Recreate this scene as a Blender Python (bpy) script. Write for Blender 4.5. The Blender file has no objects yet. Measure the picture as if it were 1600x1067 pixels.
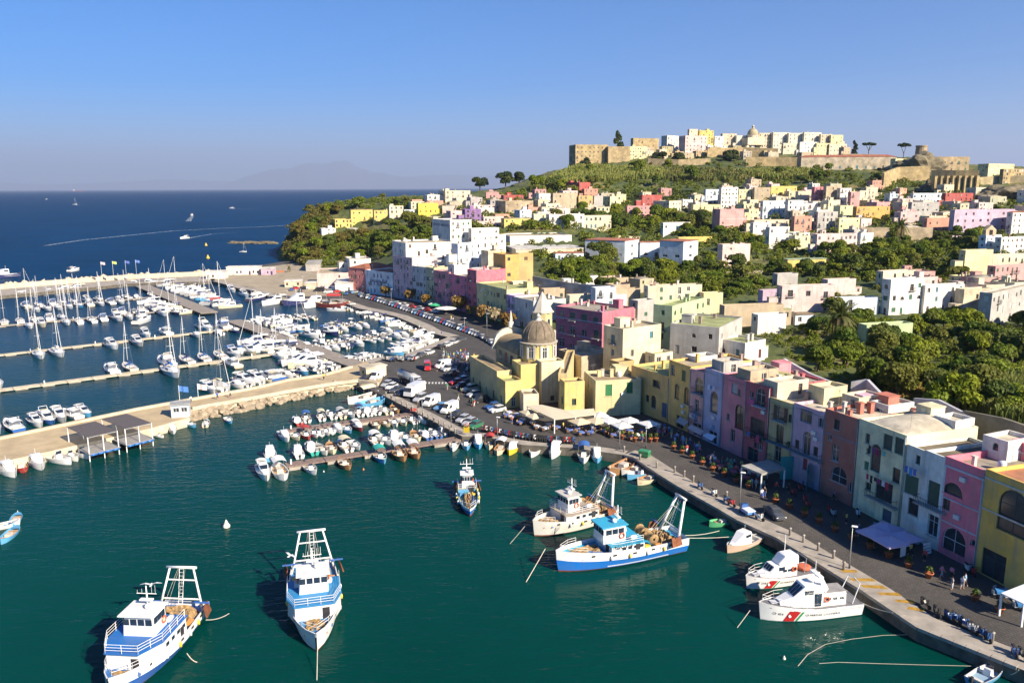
import bpy,bmesh,math,random
import numpy as np
from mathutils import Vector,Matrix
random.seed(7)
S=bpy.context.scene
COL=S.collection
PI=math.pi
# ---------------------------------------------------------------- camera, sky, sun, exposure
CAMH=50.0
FOC=1244.0
PITCH=math.atan(240.0/FOC)
ROLL=0.0044
F_=Vector((0,math.cos(PITCH),-math.sin(PITCH)))
U0=Vector((0,math.sin(PITCH),math.cos(PITCH)))
R0=Vector((1,0,0))
CR,CU=R0*math.cos(ROLL)-U0*math.sin(ROLL),U0*math.cos(ROLL)+R0*math.sin(ROLL)
cam_d=bpy.data.cameras.new('camera')
cam=bpy.data.objects.new('camera',cam_d)
COL.objects.link(cam)
M=Matrix((CR,CU,-F_)).transposed().to_4x4()
M.translation=(0,0,CAMH)
cam.matrix_world=M
cam_d.sensor_width=36
cam_d.lens=36*FOC/1600
cam_d.clip_start=1
cam_d.clip_end=200000
S.camera=cam
SUN_AZ=Vector((0.73,-0.683))
SUN_EL=math.radians(31)
w=bpy.data.worlds.new('World')
S.world=w
w.use_nodes=True
nt=w.node_tree
sky=nt.nodes.new('ShaderNodeTexSky')
sky.sky_type='NISHITA'
sky.sun_disc=False
sky.sun_elevation=SUN_EL
sky.sun_rotation=math.atan2(SUN_AZ.x,SUN_AZ.y)
sky.altitude=50
sky.air_density=0.7
sky.dust_density=0.7
sky.ozone_density=6.0
hs=nt.nodes.new('ShaderNodeHueSaturation')
hs.inputs['Hue'].default_value=0.503
hs.inputs['Saturation'].default_value=1.42
nt.links.new(sky.outputs[0],hs.inputs['Color'])
nt.links.new(hs.outputs[0],nt.nodes['Background'].inputs[0])
nt.nodes['Background'].inputs[1].default_value=0.079
sl=bpy.data.lights.new('sun','SUN')
sl.energy=4.6
sl.angle=math.radians(0.5)
sl.color=(1.0,0.87,0.68)
sun=bpy.data.objects.new('sun',sl)
COL.objects.link(sun)
sd=Vector((SUN_AZ.x*math.cos(SUN_EL),SUN_AZ.y*math.cos(SUN_EL),math.sin(SUN_EL)))
sun.rotation_euler=sd.to_track_quat('Z','Y').to_euler()
sun.location=(60,-40,120)
S.view_settings.view_transform='Standard'
S.view_settings.look='None'
S.view_settings.exposure=1.08
S.view_settings.gamma=1
S.view_settings.use_curve_mapping=False
S.render.engine='CYCLES'
S.cycles.max_bounces=5
S.cycles.diffuse_bounces=3
S.cycles.glossy_bounces=2
S.cycles.transmission_bounces=2
S.cycles.transparent_max_bounces=6
S.cycles.volume_bounces=0
S.cycles.caustics_reflective=False
S.cycles.caustics_refractive=False
S.cycles.use_denoising=True
# ---------------------------------------------------------------- pixel <-> place
def ray(px,py):
 return F_*FOC+CR*(px-800)+CU*(533.5-py)
def P(px,py,z=0.0):
 """the point at height z that the photograph shows at this pixel"""
 d=ray(px,py)
 t=(z-CAMH)/d.z
 return Vector((d.x*t,d.y*t,z))
def PY(px,py,y):
 d=ray(px,py)
 t=y/d.y
 return Vector((d.x*t,y,CAMH+d.z*t))
def proj(p):
 v=Vector(p)-Vector((0,0,CAMH))
 k=FOC/v.dot(F_)
 return 800+v.dot(CR)*k,533.5-v.dot(CU)*k
 # ---------------------------------------------------------------- materials
MATS={}
def new_mat(name):
 m=bpy.data.materials.new(name)
 m.use_nodes=True
 MATS[name]=m
 return m,m.node_tree,m.node_tree.nodes['Principled BSDF']
def node(nt,t,**kw):
 n=nt.nodes.new(t)
 for k,v in kw.items():
  if k in n.inputs:n.inputs[k].default_value=v
  else:setattr(n,k,v)
 return n
def ramp(nt,stops,interp='LINEAR'):
 n=nt.nodes.new('ShaderNodeValToRGB')
 n.color_ramp.interpolation=interp
 e=n.color_ramp.elements
 while len(e)<len(stops):e.new(0.5)
 for el,(p,c)in zip(e,stops):
  el.position=p
  el.color=(c,c,c,1)if isinstance(c,(int,float))else(*c,1)
 return n
def mix(nt,fac,a,b,blend='MIX'):
 n=nt.nodes.new('ShaderNodeMix')
 n.data_type='RGBA'
 n.blend_type=blend
 for sock,v in((n.inputs[0],fac),(n.inputs[6],a),(n.inputs[7],b)):
  if hasattr(v,'outputs')or hasattr(v,'is_linked'):
   nt.links.new(v.outputs[0]if hasattr(v,'outputs')else v,sock)
  elif sock==n.inputs[0]:sock.default_value=float(v)
  else:sock.default_value=(*v,1)if len(v)==3 else v
 return n.outputs[2]
def noise(nt,scale,detail=3,rough=0.55,vec=None,dist=0.0):
 n=node(nt,'ShaderNodeTexNoise',Scale=scale,Detail=detail,Roughness=rough,Distortion=dist)
 if vec is not None:nt.links.new(vec,n.inputs['Vector'])
 return n.outputs['Fac']
def coords(nt,scale=(1,1,1),kind='Object',rot=(0,0,0)):
 t=nt.nodes.new('ShaderNodeTexCoord')
 mp=nt.nodes.new('ShaderNodeMapping')
 mp.inputs['Scale'].default_value=scale
 mp.inputs['Rotation'].default_value=rot
 nt.links.new(t.outputs[kind],mp.inputs[0])
 return mp.outputs[0]
def wcoords(nt,scale=(1,1,1),rot=(0,0,0)):
 g=nt.nodes.new('ShaderNodeNewGeometry')
 mp=nt.nodes.new('ShaderNodeMapping')
 mp.inputs['Scale'].default_value=scale
 mp.inputs['Rotation'].default_value=rot
 nt.links.new(g.outputs['Position'],mp.inputs[0])
 return mp.outputs[0]
def bump(nt,h,bsdf,strength=0.3,dist=0.05):
 b=node(nt,'ShaderNodeBump',Strength=strength,Distance=dist)
 nt.links.new(h,b.inputs['Height'])
 nt.links.new(b.outputs[0],bsdf.inputs['Normal'])
 return b
def plain(name,col,rough=0.6,metal=0.0,var=0.25,scale=1.5):
 """one colour with worn, noisy variation"""
 m,t,b=new_mat(name)
 n=noise(t,scale,4,0.6,wcoords(t))
 r=ramp(t,[(0.25,1-var),(0.7,1+var*0.3)])
 t.links.new(n,r.inputs[0])
 t.links.new(mix(t,1.0,r,col,'MULTIPLY'),b.inputs['Base Color'])
 b.inputs['Roughness'].default_value=rough
 b.inputs['Metallic'].default_value=metal
 return m
def tinted(name,rough=0.5,dirt=0.35,streak=False,metal=0.0,coat=0.0,dscale=0.6,dirtcol=(0.16,0.14,0.12),blotch=0.0):
 """colour taken from the object, weathered by noise"""
 m,t,b=new_mat(name)
 oi=t.nodes.new('ShaderNodeObjectInfo')
 vec=wcoords(t)
 n1=noise(t,dscale,5,0.65,vec)
 r1=ramp(t,[(0.38,0.0),(0.75,1.0)])
 t.links.new(n1,r1.inputs[0])
 col=oi.outputs['Color']
 if blotch:
  nb=noise(t,0.22,4,0.7,vec)
  rb=ramp(t,[(0.40,1-blotch),(0.62,1+blotch*0.35)])
  t.links.new(nb,rb.inputs[0])
  col=mix(t,1.0,col,rb,'MULTIPLY')
 mm=t.nodes.new('ShaderNodeMath');mm.operation='MULTIPLY';mm.inputs[1].default_value=dirt
 t.links.new(r1.outputs[0],mm.inputs[0])
 col=mix(t,mm.outputs[0],col,dirtcol)
 if streak:
  n2=noise(t,1.0,4,0.6,wcoords(t,(1.6,1.6,0.09)))
  r2=ramp(t,[(0.5,0.0),(0.78,streak)])
  t.links.new(n2,r2.inputs[0])
  col=mix(t,r2.outputs[0],col,(0.26,0.24,0.21))
  n3=noise(t,9,3,0.6,vec)
  bump(t,n3,b,0.25,0.03)
 t.links.new(col,b.inputs['Base Color'])
 b.inputs['Roughness'].default_value=rough
 b.inputs['Metallic'].default_value=metal
 if coat:b.inputs['Coat Weight'].default_value=coat
 return m
tinted('plaster',0.9,0.30,0.6,blotch=0.2,dirtcol=(.3,.28,.25))
tinted('roofing',0.95,0.55,dscale=0.35,dirtcol=(0.13,0.115,0.08),blotch=0.3)
tinted('tuff',0.95,0.45,0.3,dscale=0.25,dirtcol=(0.17,0.14,0.09),blotch=0.35)
tinted('gelcoat',0.28,0.10,coat=0.3)
tinted('hullpaint',0.4,0.22,dscale=0.9,dirtcol=(0.2,0.16,0.12))
tinted('carpaint',0.25,0.08,coat=0.6)
tinted('cloth',0.9,0.12,dscale=1.5)
tinted('skin',0.7,0.05)
tinted('woodpaint',0.6,0.25)
plain('dark_glass',(0.045,0.052,0.06),0.12,var=0.5,scale=0.8)
plain('boat_glass',(0.02,0.035,0.06),0.06,var=0.3)
plain('iron',(0.04,0.04,0.045),0.6)
plain('galvanised',(0.42,0.43,0.44),0.45,0.6)
plain('whitemetal',(0.75,0.75,0.73),0.45,var=0.12)
plain('rubber',(0.02,0.02,0.02),0.8)
plain('teak',(0.23,0.12,0.055),0.65,var=0.45,scale=4)
plain('plank',(0.24,0.17,0.14),0.85,var=0.45,scale=3)
plain('greydeck',(0.30,0.29,0.28),0.8,var=0.3)
plain('terracotta',(0.50,0.16,0.06),0.85,var=0.3)
plain('nets',(0.34,0.22,0.10),0.95,var=0.7,scale=2.5)
plain('rope',(0.55,0.52,0.42),0.9)
plain('bark',(0.11,0.08,0.055),0.95,var=0.5)
plain('concrete',(0.36,0.32,0.27),0.92,var=0.4,scale=0.5)
plain('pale_stone',(0.58,0.50,0.36),0.95,var=0.35,scale=0.6)
plain('timberwalk',(0.27,0.235,0.20),0.9,var=0.35,scale=1.2)
plain('rust',(0.20,0.07,0.03),0.9,var=0.5)
plain('antifoul',(0.30,0.07,0.035),0.8,var=0.4)
# ---------------------------------------------------------------- mesh building
class MB:
 def __init__(s):s.v,s.f,s.m,s.mats,s.sm=[],[],[],[],[]
 def mi(s,mat):
  if mat not in s.mats:s.mats.append(mat)
  return s.mats.index(mat)
 def face(s,pts,mat,smooth=False):
  k=len(s.v);s.v+=[tuple(p)for p in pts]
  s.f.append(tuple(range(k,k+len(pts))));s.m.append(s.mi(mat));s.sm.append(smooth)
 def box(s,x0,x1,y0,y1,z0,z1,mat,bottom=True,taper=0.0,tx=None,ty=None):
  tx=taper if tx is None else tx;ty=taper if ty is None else ty
  k=len(s.v)
  s.v+=[(x0,y0,z0),(x1,y0,z0),(x1,y1,z0),(x0,y1,z0),
(x0+tx,y0+ty,z1),(x1-tx,y0+ty,z1),(x1-tx,y1-ty,z1),(x0+tx,y1-ty,z1)]
  fs=[(4,5,6,7),(0,1,5,4),(1,2,6,5),(2,3,7,6),(3,0,4,7)]+([(3,2,1,0)]if bottom else[])
  i=s.mi(mat)
  for f in fs:s.f.append(tuple(k+a for a in f));s.m.append(i);s.sm.append(False)
  return s
 def tube(s,a,b,r,mat,n=6,r2=None,caps=True):
  a,b=Vector(a),Vector(b);d=b-a
  if d.length<1e-6:return s
  q=d.to_track_quat('Z','Y');r2=r if r2 is None else r2
  k=len(s.v)
  for p,rr in((a,r),(b,r2)):
   for i in range(n):
    an=2*PI*i/n
    s.v.append(tuple(p+q@Vector((math.cos(an)*rr,math.sin(an)*rr,0))))
  m=s.mi(mat)
  for i in range(n):
   j=(i+1)%n
   s.f.append((k+i,k+j,k+n+j,k+n+i));s.m.append(m);s.sm.append(n>5)
  if caps:
   s.f.append(tuple(k+n+i for i in range(n)));s.m.append(m);s.sm.append(False)
   s.f.append(tuple(k+n-1-i for i in range(n)));s.m.append(m);s.sm.append(False)
  return s
 def path(s,pts,r,mat,n=5):
  for a,b in zip(pts[:-1],pts[1:]):s.tube(a,b,r,mat,n)
  return s
 def lathe(s,prof,mat,n=12,c=(0,0,0),smooth=True,arc=2*PI,a0=0.0):
  k=len(s.v);m=s.mi(mat);full=abs(arc-2*PI)<1e-6
  nn=n if full else n+1
  for r,z in prof:
   for i in range(nn):
    an=a0+arc*i/n
    s.v.append((c[0]+r*math.cos(an),c[1]+r*math.sin(an),c[2]+z))
  for q in range(len(prof)-1):
   for i in range(n):
    j=(i+1)%nn if full else i+1
    s.f.append((k+q*nn+i,k+q*nn+j,k+(q+1)*nn+j,k+(q+1)*nn+i));s.m.append(m);s.sm.append(smooth)
  return s
 def prism(s,poly,z0,z1,mat,top=True,side=None,bottom=False):
  """poly: counter-clockwise (x, y) outline"""
  n=len(poly);k=len(s.v)
  s.v+=[(p[0],p[1],z0)for p in poly]+[(p[0],p[1],z1)for p in poly]
  m=s.mi(mat);ms=s.mi(side or mat)
  for i in range(n):
   j=(i+1)%n
   s.f.append((k+i,k+j,k+n+j,k+n+i));s.m.append(ms);s.sm.append(False)
  if top:s.f.append(tuple(k+n+i for i in range(n)));s.m.append(m);s.sm.append(False)
  if bottom:s.f.append(tuple(k+n-1-i for i in range(n)));s.m.append(m);s.sm.append(False)
  return s
 def xprism(s,prof,y0,y1,mat,taper=0.0):
  """profile in (x, z), counter-clockwise seen from -Y, extruded along y"""
  n=len(prof);k=len(s.v)
  s.v+=[(x,y0,z)for x,z in prof]+[(x,y1,z)for x,z in prof]
  m=s.mi(mat)
  for i in range(n):
   j=(i+1)%n
   s.f.append((k+j,k+i,k+n+i,k+n+j));s.m.append(m);s.sm.append(False)
  s.f.append(tuple(k+i for i in range(n)));s.m.append(m);s.sm.append(False)
  s.f.append(tuple(k+n+n-1-i for i in range(n)));s.m.append(m);s.sm.append(False)
  return s
 def grid(s,rows,mat,smooth=True,close=False):
  """rows of points joined into quads"""
  k=len(s.v);n=len(rows[0]);m=s.mi(mat)
  for r in rows:s.v+=[tuple(p)for p in r]
  for a in range(len(rows)-1):
   for b in range(n-1+(1 if close else 0)):
    c=(b+1)%n
    s.f.append((k+a*n+b,k+a*n+c,k+(a+1)*n+c,k+(a+1)*n+b));s.m.append(m);s.sm.append(smooth)
  return s
 def mesh(s,name):
  me=bpy.data.meshes.new(name)
  me.from_pydata(s.v,[],s.f)
  for a in s.mats:me.materials.append(MATS[a])
  me.polygons.foreach_set('material_index',s.m)
  me.polygons.foreach_set('use_smooth',s.sm)
  me.update()
  return me
 def build(s,name,parent=None,color=None,loc=(0,0,0),rot=0.0):
  return put(name,s.mesh(name),parent,color,loc,rot)
def put(name,me,parent=None,color=None,loc=(0,0,0),rot=0.0):
 o=bpy.data.objects.new(name,me)
 COL.objects.link(o)
 if parent is not None:o.parent=parent
 if color is not None:o.color=(*color,1)
 o.location=loc
 if rot:o.rotation_euler=(0,0,rot)
 return o
def tag(o,label=None,cat=None,group=None,kind=None):
 if label:o['label']=label
 if cat:o['category']=cat
 if group:o['group']=group
 if kind:o['kind']=kind
 return o
def thing(name,label,cat,loc=(0,0,0),rot=0.0,group=None):
 o=put(name,None,None,None,loc,rot)
 o.empty_display_size=0.3
 return tag(o,label,cat,group)
KIDS={}
def kids(o):
 return[c for c in o.children]
def copy_tree(root,loc,rot,label,group=None,colors=None,scale=None,cat=None):
 def rec(o,par):
  c=o.copy();COL.objects.link(c)
  if par is not None:c.parent=par
  if colors:
   n=o.name.split('.')[0]
   if n in colors:c.color=(*colors[n],1)
  for k in TREE.get(o,()):rec(k,c)
  return c
 if root not in PROTO:
  PROTO.add(root)
  for o in[root]+list(root.children_recursive):TREE[o]=list(o.children)
  r=root
  if colors:
   for o in root.children_recursive:
    n=o.name.split('.')[0]
    if n in colors:o.color=(*colors[n],1)
 else:r=rec(root,None)
 r.location=loc;r.rotation_euler=(0,0,rot)
 if scale:r.scale=(scale,)*3 if isinstance(scale,(int,float))else scale
 r['label']=label
 if group:r['group']=group
 if cat:r['category']=cat
 return r
PROTO=set();TREE={}
ORD=['first','second','third','fourth','fifth','sixth','seventh','eighth','ninth','tenth','eleventh','twelfth','thirteenth',
'fourteenth','fifteenth','sixteenth','seventeenth','eighteenth','nineteenth','twentieth','twenty-first','twenty-second',
'twenty-third','twenty-fourth','twenty-fifth','twenty-sixth','twenty-seventh','twenty-eighth','twenty-ninth','thirtieth']+['thirty-%s'%x for x in('first','second','third','fourth','fifth','sixth','seventh','eighth','ninth')]+['fortieth']+['forty-%s'%x for x in('first','second','third','fourth','fifth','sixth','seventh','eighth','ninth')]+['fiftieth']
def lin(r,g,b):
 """sRGB 0-255 to linear"""
 return tuple(((c/255+0.055)/1.055)**2.4 if c>10 else c/255/12.92 for c in(r,g,b))
 # ---------------------------------------------------------------- terrain as height over (bearing, distance)
def zat(py,y):
 return CAMH-y*math.tan(PITCH-math.atan((533.5-py)/FOC))
COLS=[
(424,[(0,-6),(2000,-6)]),
(440,[(500,-5),(560,-4),(570,0.5),(585,3),(612,zat(396,612)),(640,4),(690,-6)]),
(455,[(470,-5),(530,-2),(560,3),(585,8),(615,zat(366,615)),(660,12),(730,-6)]),
(472,[(440,-4),(500,1.2),(530,3),(565,10),(600,20),(635,zat(341,635)),(700,18),(790,-6)]),
(492,[(420,-3),(480,1.3),(515,4),(550,11),(600,24),(650,zat(326,650)),(720,24),(830,-6)]),
(522,[(420,-3),(480,1.3),(505,4),(545,11),(590,24),(665,zat(314,665)),(760,26),(880,-6)]),
(560,[(400,-3),(440,1.2),(490,1.5),(525,5),(570,15),(600,26),(640,36),(690,zat(309,690)),(780,28),(900,-6)]),
(630,[(350,-3),(370,1.2),(400,4),(440,9),(500,20),(560,30),(620,zat(317,620)),(700,zat(306,700)),(800,30),(930,-6)]),
(700,[(305,-3),(328,1.2),(350,4),(420,zat(400,420)),(500,zat(350,500)),(580,zat(322,580)),(680,zat(303,680)),(800,36),(950,-6)]),
(770,[(260,-3),(285,1.2),(310,5),(360,zat(430,360)),(430,zat(388,430)),(500,zat(348,500)),(590,zat(315,590)),(700,zat(296,700)),(850,44),(1050,-6)]),
(850,[(195,-3),(225,1.0),(260,4),(300,8),(330,zat(438,330)),(380,zat(410,380)),(430,zat(380,430)),(500,zat(345,500)),(590,zat(311,590)),(680,zat(293,680)),(760,zat(276,760)),(850,66),(1100,0)]),
(920,[(170,-3),(200,1.0),(240,4),(290,8),(345,zat(435,345)),(395,zat(405,395)),(450,zat(375,450)),(530,zat(338,530)),(620,zat(303,620)),(700,zat(284,700)),(790,zat(264,790)),(860,zat(256,860)),(930,75),(1200,10)]),
(1000,[(150,-3),(175,1.0),(200,5),(240,7),(300,zat(468,300)),(370,zat(430,370)),(430,zat(400,430)),(500,zat(370,500)),(570,zat(340,570)),(650,zat(308,650)),(720,zat(285,720)),(790,zat(268,790)),(850,zat(253,850)),(900,zat(242,900)),(1000,88),(1300,20)]),
(1150,[(128,-3),(150,1.0),(162,5),(190,8),(270,zat(480,270)),(330,zat(440,330)),(390,zat(410,390)),(450,zat(380,450)),(550,zat(340,550)),(640,zat(310,640)),(730,zat(280,730)),(800,zat(264,800)),(850,zat(252,850)),(900,zat(240,900)),(1000,94),(1300,20)]),
(1300,[(108,-3),(130,1.0),(140,6),(169,8),(205,9),(260,zat(490,260)),(330,zat(440,330)),(400,zat(400,400)),(480,zat(360,480)),(580,zat(322,580)),(660,zat(297,660)),(740,zat(277,740)),(810,zat(259,810)),(860,zat(246,860)),(1000,88),(1300,20)]),
(1450,[(90,-3),(112,1.0),(121,6),(148,7.6),(170,zat(600,170)),(200,zat(560,200)),(250,zat(500,250)),(320,zat(450,320)),(400,zat(400,400)),(470,zat(360,470)),(560,zat(322,560)),(650,zat(293,650)),(740,zat(270,740)),(800,zat(258,800)),(900,80),(1250,20)]),
(1600,[(75,-3),(97,1.0),(106,6),(135,8.5),(165,zat(600,165)),(250,8.7),(320,10),(390,zat(400,390)),(470,zat(350,470)),(560,zat(312,560)),(640,zat(285,640)),(720,zat(273,720)),(800,68),(1100,20)]),
(1800,[(60,-3),(80,1.0),(90,6),(130,8.5),(250,9),(390,18),(470,30),(570,44),(660,52),(720,58),(1000,20)]),
(2300,[(40,-3),(60,1.0),(70,6),(130,8.5),(250,9),(390,18),(570,40),(720,45),(1000,10)]),
]
CU_=np.array([ray(px,450).x/ray(px,450).y for px,_ in COLS])
YS=np.concatenate([np.arange(40,300,3.0),np.arange(300,700,6.0),np.arange(700,1320,12.0)])
PROF=np.array([np.interp(YS,[a for a,_ in p],[b for _,b in p])for _,p in COLS])
def _raw(u,y):
 i=int(np.clip(np.searchsorted(CU_,u)-1,0,len(CU_)-2))
 f=float(np.clip((u-CU_[i])/(CU_[i+1]-CU_[i]),0,1))
 return PROF[i]*(1-f)+PROF[i+1]*f
US=np.linspace(CU_[0],CU_[-1],380)
ZG=np.array([_raw(u,None)for u in US]).T
kk=np.exp(-np.linspace(-2,2,13)**2);kk/=kk.sum()
_pad=np.pad(ZG,((0,0),(6,6)),mode='edge')
_sm=sum(kk[i]*_pad[:,i:i+ZG.shape[1]]for i in range(13))
_wt=np.clip((US-CU_[5])/(CU_[7]-CU_[5]),0,1)[None,:]*0.85+0.15
ZG=ZG*(1-_wt)+_sm*_wt
def hz(x,y):
 if y<41 or y>=YS[-1]:return-6.0
 fu=(x/y-US[0])/(US[1]-US[0])
 if fu<0:return-6.0
 fu=min(fu,len(US)-1.001);i=int(fu);fu-=i
 j=int(np.searchsorted(YS,y)-1);j=max(0,min(j,len(YS)-2));fy=(y-YS[j])/(YS[j+1]-YS[j])
 a=ZG[j,i]*(1-fu)+ZG[j,i+1]*fu;b=ZG[j+1,i]*(1-fu)+ZG[j+1,i+1]*fu
 return float(a*(1-fy)+b*fy)
def G(px,py,y0=60.0,y1=1250.0,step=2.0):
 """where the sight line of this pixel first meets the ground"""
 d=ray(px,py);d=d/d.y
 y=y0;prev=None
 while y<y1:
  z=CAMH+d.z*y
  h=max(hz(d.x*y,y),1.6 if y<520 else-6)
  if z<=h:
   if prev is not None and z<h:
    a,b=prev,y
    for _ in range(12):
     m_=(a+b)/2
     if CAMH+d.z*m_<=max(hz(d.x*m_,m_),1.6 if m_<520 else-6):b=m_
     else:a=m_
    y=b
   return Vector((d.x*y,y,CAMH+d.z*y))
  prev=y
  y+=step if y<400 else step*2
 return None
mb=MB()
rng=np.random.default_rng(3)
rows=[]
Z=ZG
jit=rng.normal(0,1,Z.shape)*np.clip((Z-6)/20,0,0.5)
Zj=Z+jit
for a,y in enumerate(YS):
 rows.append([(u*y,y,Zj[a,b])for b,u in enumerate(US)])
m,t,b=new_mat('hill_ground')
v=wcoords(t)
n1=noise(t,0.035,6,0.65,v);n2=noise(t,0.5,5,0.7,v)
r1=ramp(t,[(0.36,(0.035,0.06,0.012)),(0.54,(0.085,0.11,0.022)),(0.64,(0.20,0.17,0.05)),(0.76,(0.28,0.19,0.085))])
t.links.new(n1,r1.inputs[0])
r2=ramp(t,[(0.3,0.55),(0.7,1.15)])
t.links.new(n2,r2.inputs[0])
t.links.new(mix(t,1.0,r1,r2,'MULTIPLY'),b.inputs['Base Color'])
b.inputs['Roughness'].default_value=1
bump(t,n2,b,0.6,0.5)
mb.grid(rows,'hill_ground')
tag(mb.build('terrain'),kind='structure')
# ---------------------------------------------------------------- sea
m,t,b=new_mat('sea_water')
g=t.nodes.new('ShaderNodeNewGeometry')
sx=t.nodes.new('ShaderNodeSeparateXYZ');t.links.new(g.outputs['Position'],sx.inputs[0])
mr=node(t,'ShaderNodeMapRange');mr.inputs['From Min'].default_value=130;mr.inputs['From Max'].default_value=650
ad=node(t,'ShaderNodeMath',operation='MULTIPLY_ADD');ad.inputs[1].default_value=-0.55
t.links.new(sx.outputs['X'],ad.inputs[0]);t.links.new(sx.outputs['Y'],ad.inputs[2])
t.links.new(ad.outputs[0],mr.inputs['Value'])
patch=noise(t,0.012,5,0.6,wcoords(t,(1,0.6,1)))
rp=ramp(t,[(0.35,0.82),(0.68,1.14)]);t.links.new(patch,rp.inputs[0])
depth=ramp(t,[(0.0,(0.0004,0.042,0.035)),(0.22,(0.0005,0.037,0.042)),(0.5,(0.0006,0.030,0.064)),(1.0,(0.0003,0.030,0.088))])
t.links.new(mr.outputs[0],depth.inputs[0])
t.links.new(mix(t,1.0,depth,rp,'MULTIPLY'),b.inputs['Base Color'])
rr_=ramp(t,[(0.0,0.10),(1.0,0.5)]);t.links.new(mr.outputs[0],rr_.inputs[0]);t.links.new(rr_.outputs[0],b.inputs['Roughness'])
b.inputs['IOR'].default_value=1.33
b.inputs['Specular IOR Level'].default_value=0.1
wv=wcoords(t,(0.55,1.35,1),(0,0,math.radians(-12)))
na=noise(t,0.55,3,0.6,wv,0.4)
nb=noise(t,1.7,2,0.5,wcoords(t,(0.6,1.3,1),(0,0,math.radians(14))))
ma=node(t,'ShaderNodeMath',operation='MULTIPLY_ADD');ma.inputs[1].default_value=0.35
t.links.new(nb,ma.inputs[0]);t.links.new(na,ma.inputs[2])
bp_=bump(t,ma.outputs[0],b,0.5,0.4);rs_=ramp(t,[(0.0,0.45),(1.0,1.0)]);t.links.new(mr.outputs[0],rs_.inputs[0]);calm=ramp(t,[(0.36,0.35),(0.6,1.15)]);t.links.new(noise(t,0.018,4,0.6,wcoords(t,(1,1.9,1),(0,0,0.3))),calm.inputs[0]);cm_=node(t,'ShaderNodeMath',operation='MULTIPLY');t.links.new(rs_.outputs[0],cm_.inputs[0]);t.links.new(calm.outputs[0],cm_.inputs[1]);t.links.new(cm_.outputs[0],bp_.inputs['Strength'])
mb=MB()
ys=[-60,20,60,120,250,500,1000,2500,8000,98000]
xs=[-118000,-9000,-2000,-600,-200,-60,60,200,600,2000,9000,118000]
mb.grid([[(x,y,0)for x in xs]for y in ys],'sea_water',smooth=False)
tag(mb.build('sea'),kind='structure')
plain('far_mountain',(0.12,0.13,0.15),1.0,var=0.3,scale=0.002)
def mountain(pts,y,depth_):
 mb=MB()
 xs_,zs_=[],[]
 n=70
 px0,px1=pts[0][0],pts[-1][0]
 rr=random.Random(int(px0))
 top,front,back=[],[],[]
 for i in range(n+1):
  px=px0+(px1-px0)*i/n
  py=np.interp(px,[a for a,_ in pts],[c for _,c in pts])
  p=PY(px,py,y)
  z=p.z+rr.uniform(-0.04,0.04)*max(p.z,0)
  front.append((p.x*(1-depth_*0.5),y*(1-depth_*0.5),-20))
  top.append((p.x+rr.uniform(-60,60),y+rr.uniform(-150,150),z))
  back.append((p.x*(1+depth_),y*(1+depth_),-20))
 mid=[((a[0]+c[0])/2+rr.uniform(-90,90),(a[1]+c[1])/2,c[2]*rr.uniform(0.32,0.55))for a,c in zip(front,top)]
 mb.grid([front,mid,top,back],'far_mountain')
 return tag(mb.build('distant_mountain'),kind='structure')
mountain([(330,297),(375,279),(420,266),(455,262),(480,255),(505,257),(530,251),(545,254),(575,267),(640,278),(700,288),(760,296)],80000,0.10)
mountain([(-300,292),(-60,284),(80,288),(160,286),(260,280),(360,284),(470,272),(600,277),(690,273),(800,276),(950,290)],90000,0.06)
m,t,b=new_mat('haze_air')
t.nodes.remove(b)
pv=t.nodes.new('ShaderNodeVolumePrincipled')
pv.inputs['Color'].default_value=(0.62,0.74,1.0,1)
pv.inputs['Density'].default_value=3.0e-5
pv.inputs['Anisotropy'].default_value=0.1
t.links.new(pv.outputs[0],t.nodes['Material Output'].inputs['Volume'])
mb=MB();mb.box(-119000,119000,-80,99000,-31,3700,'haze_air')
HAZE=tag(mb.build('haze'),kind='stuff')
# ---------------------------------------------------------------- quays
QZ=1.6
def poly(pts,z):return[P(x,y,z).to_2d()for x,y in pts]
def ccw(p):
 a=sum(p[i][0]*p[(i+1)%len(p)][1]-p[(i+1)%len(p)][0]*p[i][1]for i in range(len(p)))
 return p if a>0 else p[::-1]
EDGE=[(1740,1104),(1589,1043),(1433,981),(1350,925),(1214,841),(1152,813),(1120,794),(1059,760),(1030,742),(990,715),(975,711),
(897,700),(815,695),(755,682),(722,682),(662,650),(622,630),(597,617)]
EDGE2=[(560,601),(566,566),(584,560),(600,557),(630,556),(650,547),(667,540),(690,531),(700,527),(670,519),(655,510),(620,495),
(595,489),(560,482),(525,469),(454,470),(441,470),(421,464),(400,455),(370,450),(350,444),(331,439)]
INLAND=[(322,430),(345,422),(410,414),(440,409),(500,405),(620,430),(760,462),(860,500),(1000,590),(1150,632),(1350,715),(1600,820),(1900,930)]
m,t,b=new_mat('cobbles')
v=wcoords(t,(1,1,1),(0,0,math.radians(-26)))
br=node(t,'ShaderNodeTexBrick')
br.inputs['Scale'].default_value=1.0;br.inputs['Brick Width'].default_value=0.46;br.inputs['Row Height'].default_value=0.24
br.inputs['Mortar Size'].default_value=0.03
br.inputs['Color1'].default_value=(0.066,0.060,0.055,1);br.inputs['Color2'].default_value=(0.094,0.084,0.075,1);br.inputs['Mortar'].default_value=(0.04,0.036,0.033,1)
t.links.new(v,br.inputs['Vector'])
n1=noise(t,0.13,5,0.65,wcoords(t));r1=ramp(t,[(0.3,0.7),(0.7,1.25)]);t.links.new(n1,r1.inputs[0])
t.links.new(mix(t,1.0,br.outputs['Color'],r1,'MULTIPLY'),b.inputs['Base Color'])
b.inputs['Roughness'].default_value=0.85
bump(t,br.outputs['Fac'],b,0.4,-0.03)
plain('asphalt',(0.062,0.058,0.055),0.9,var=0.4,scale=0.3)
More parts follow.
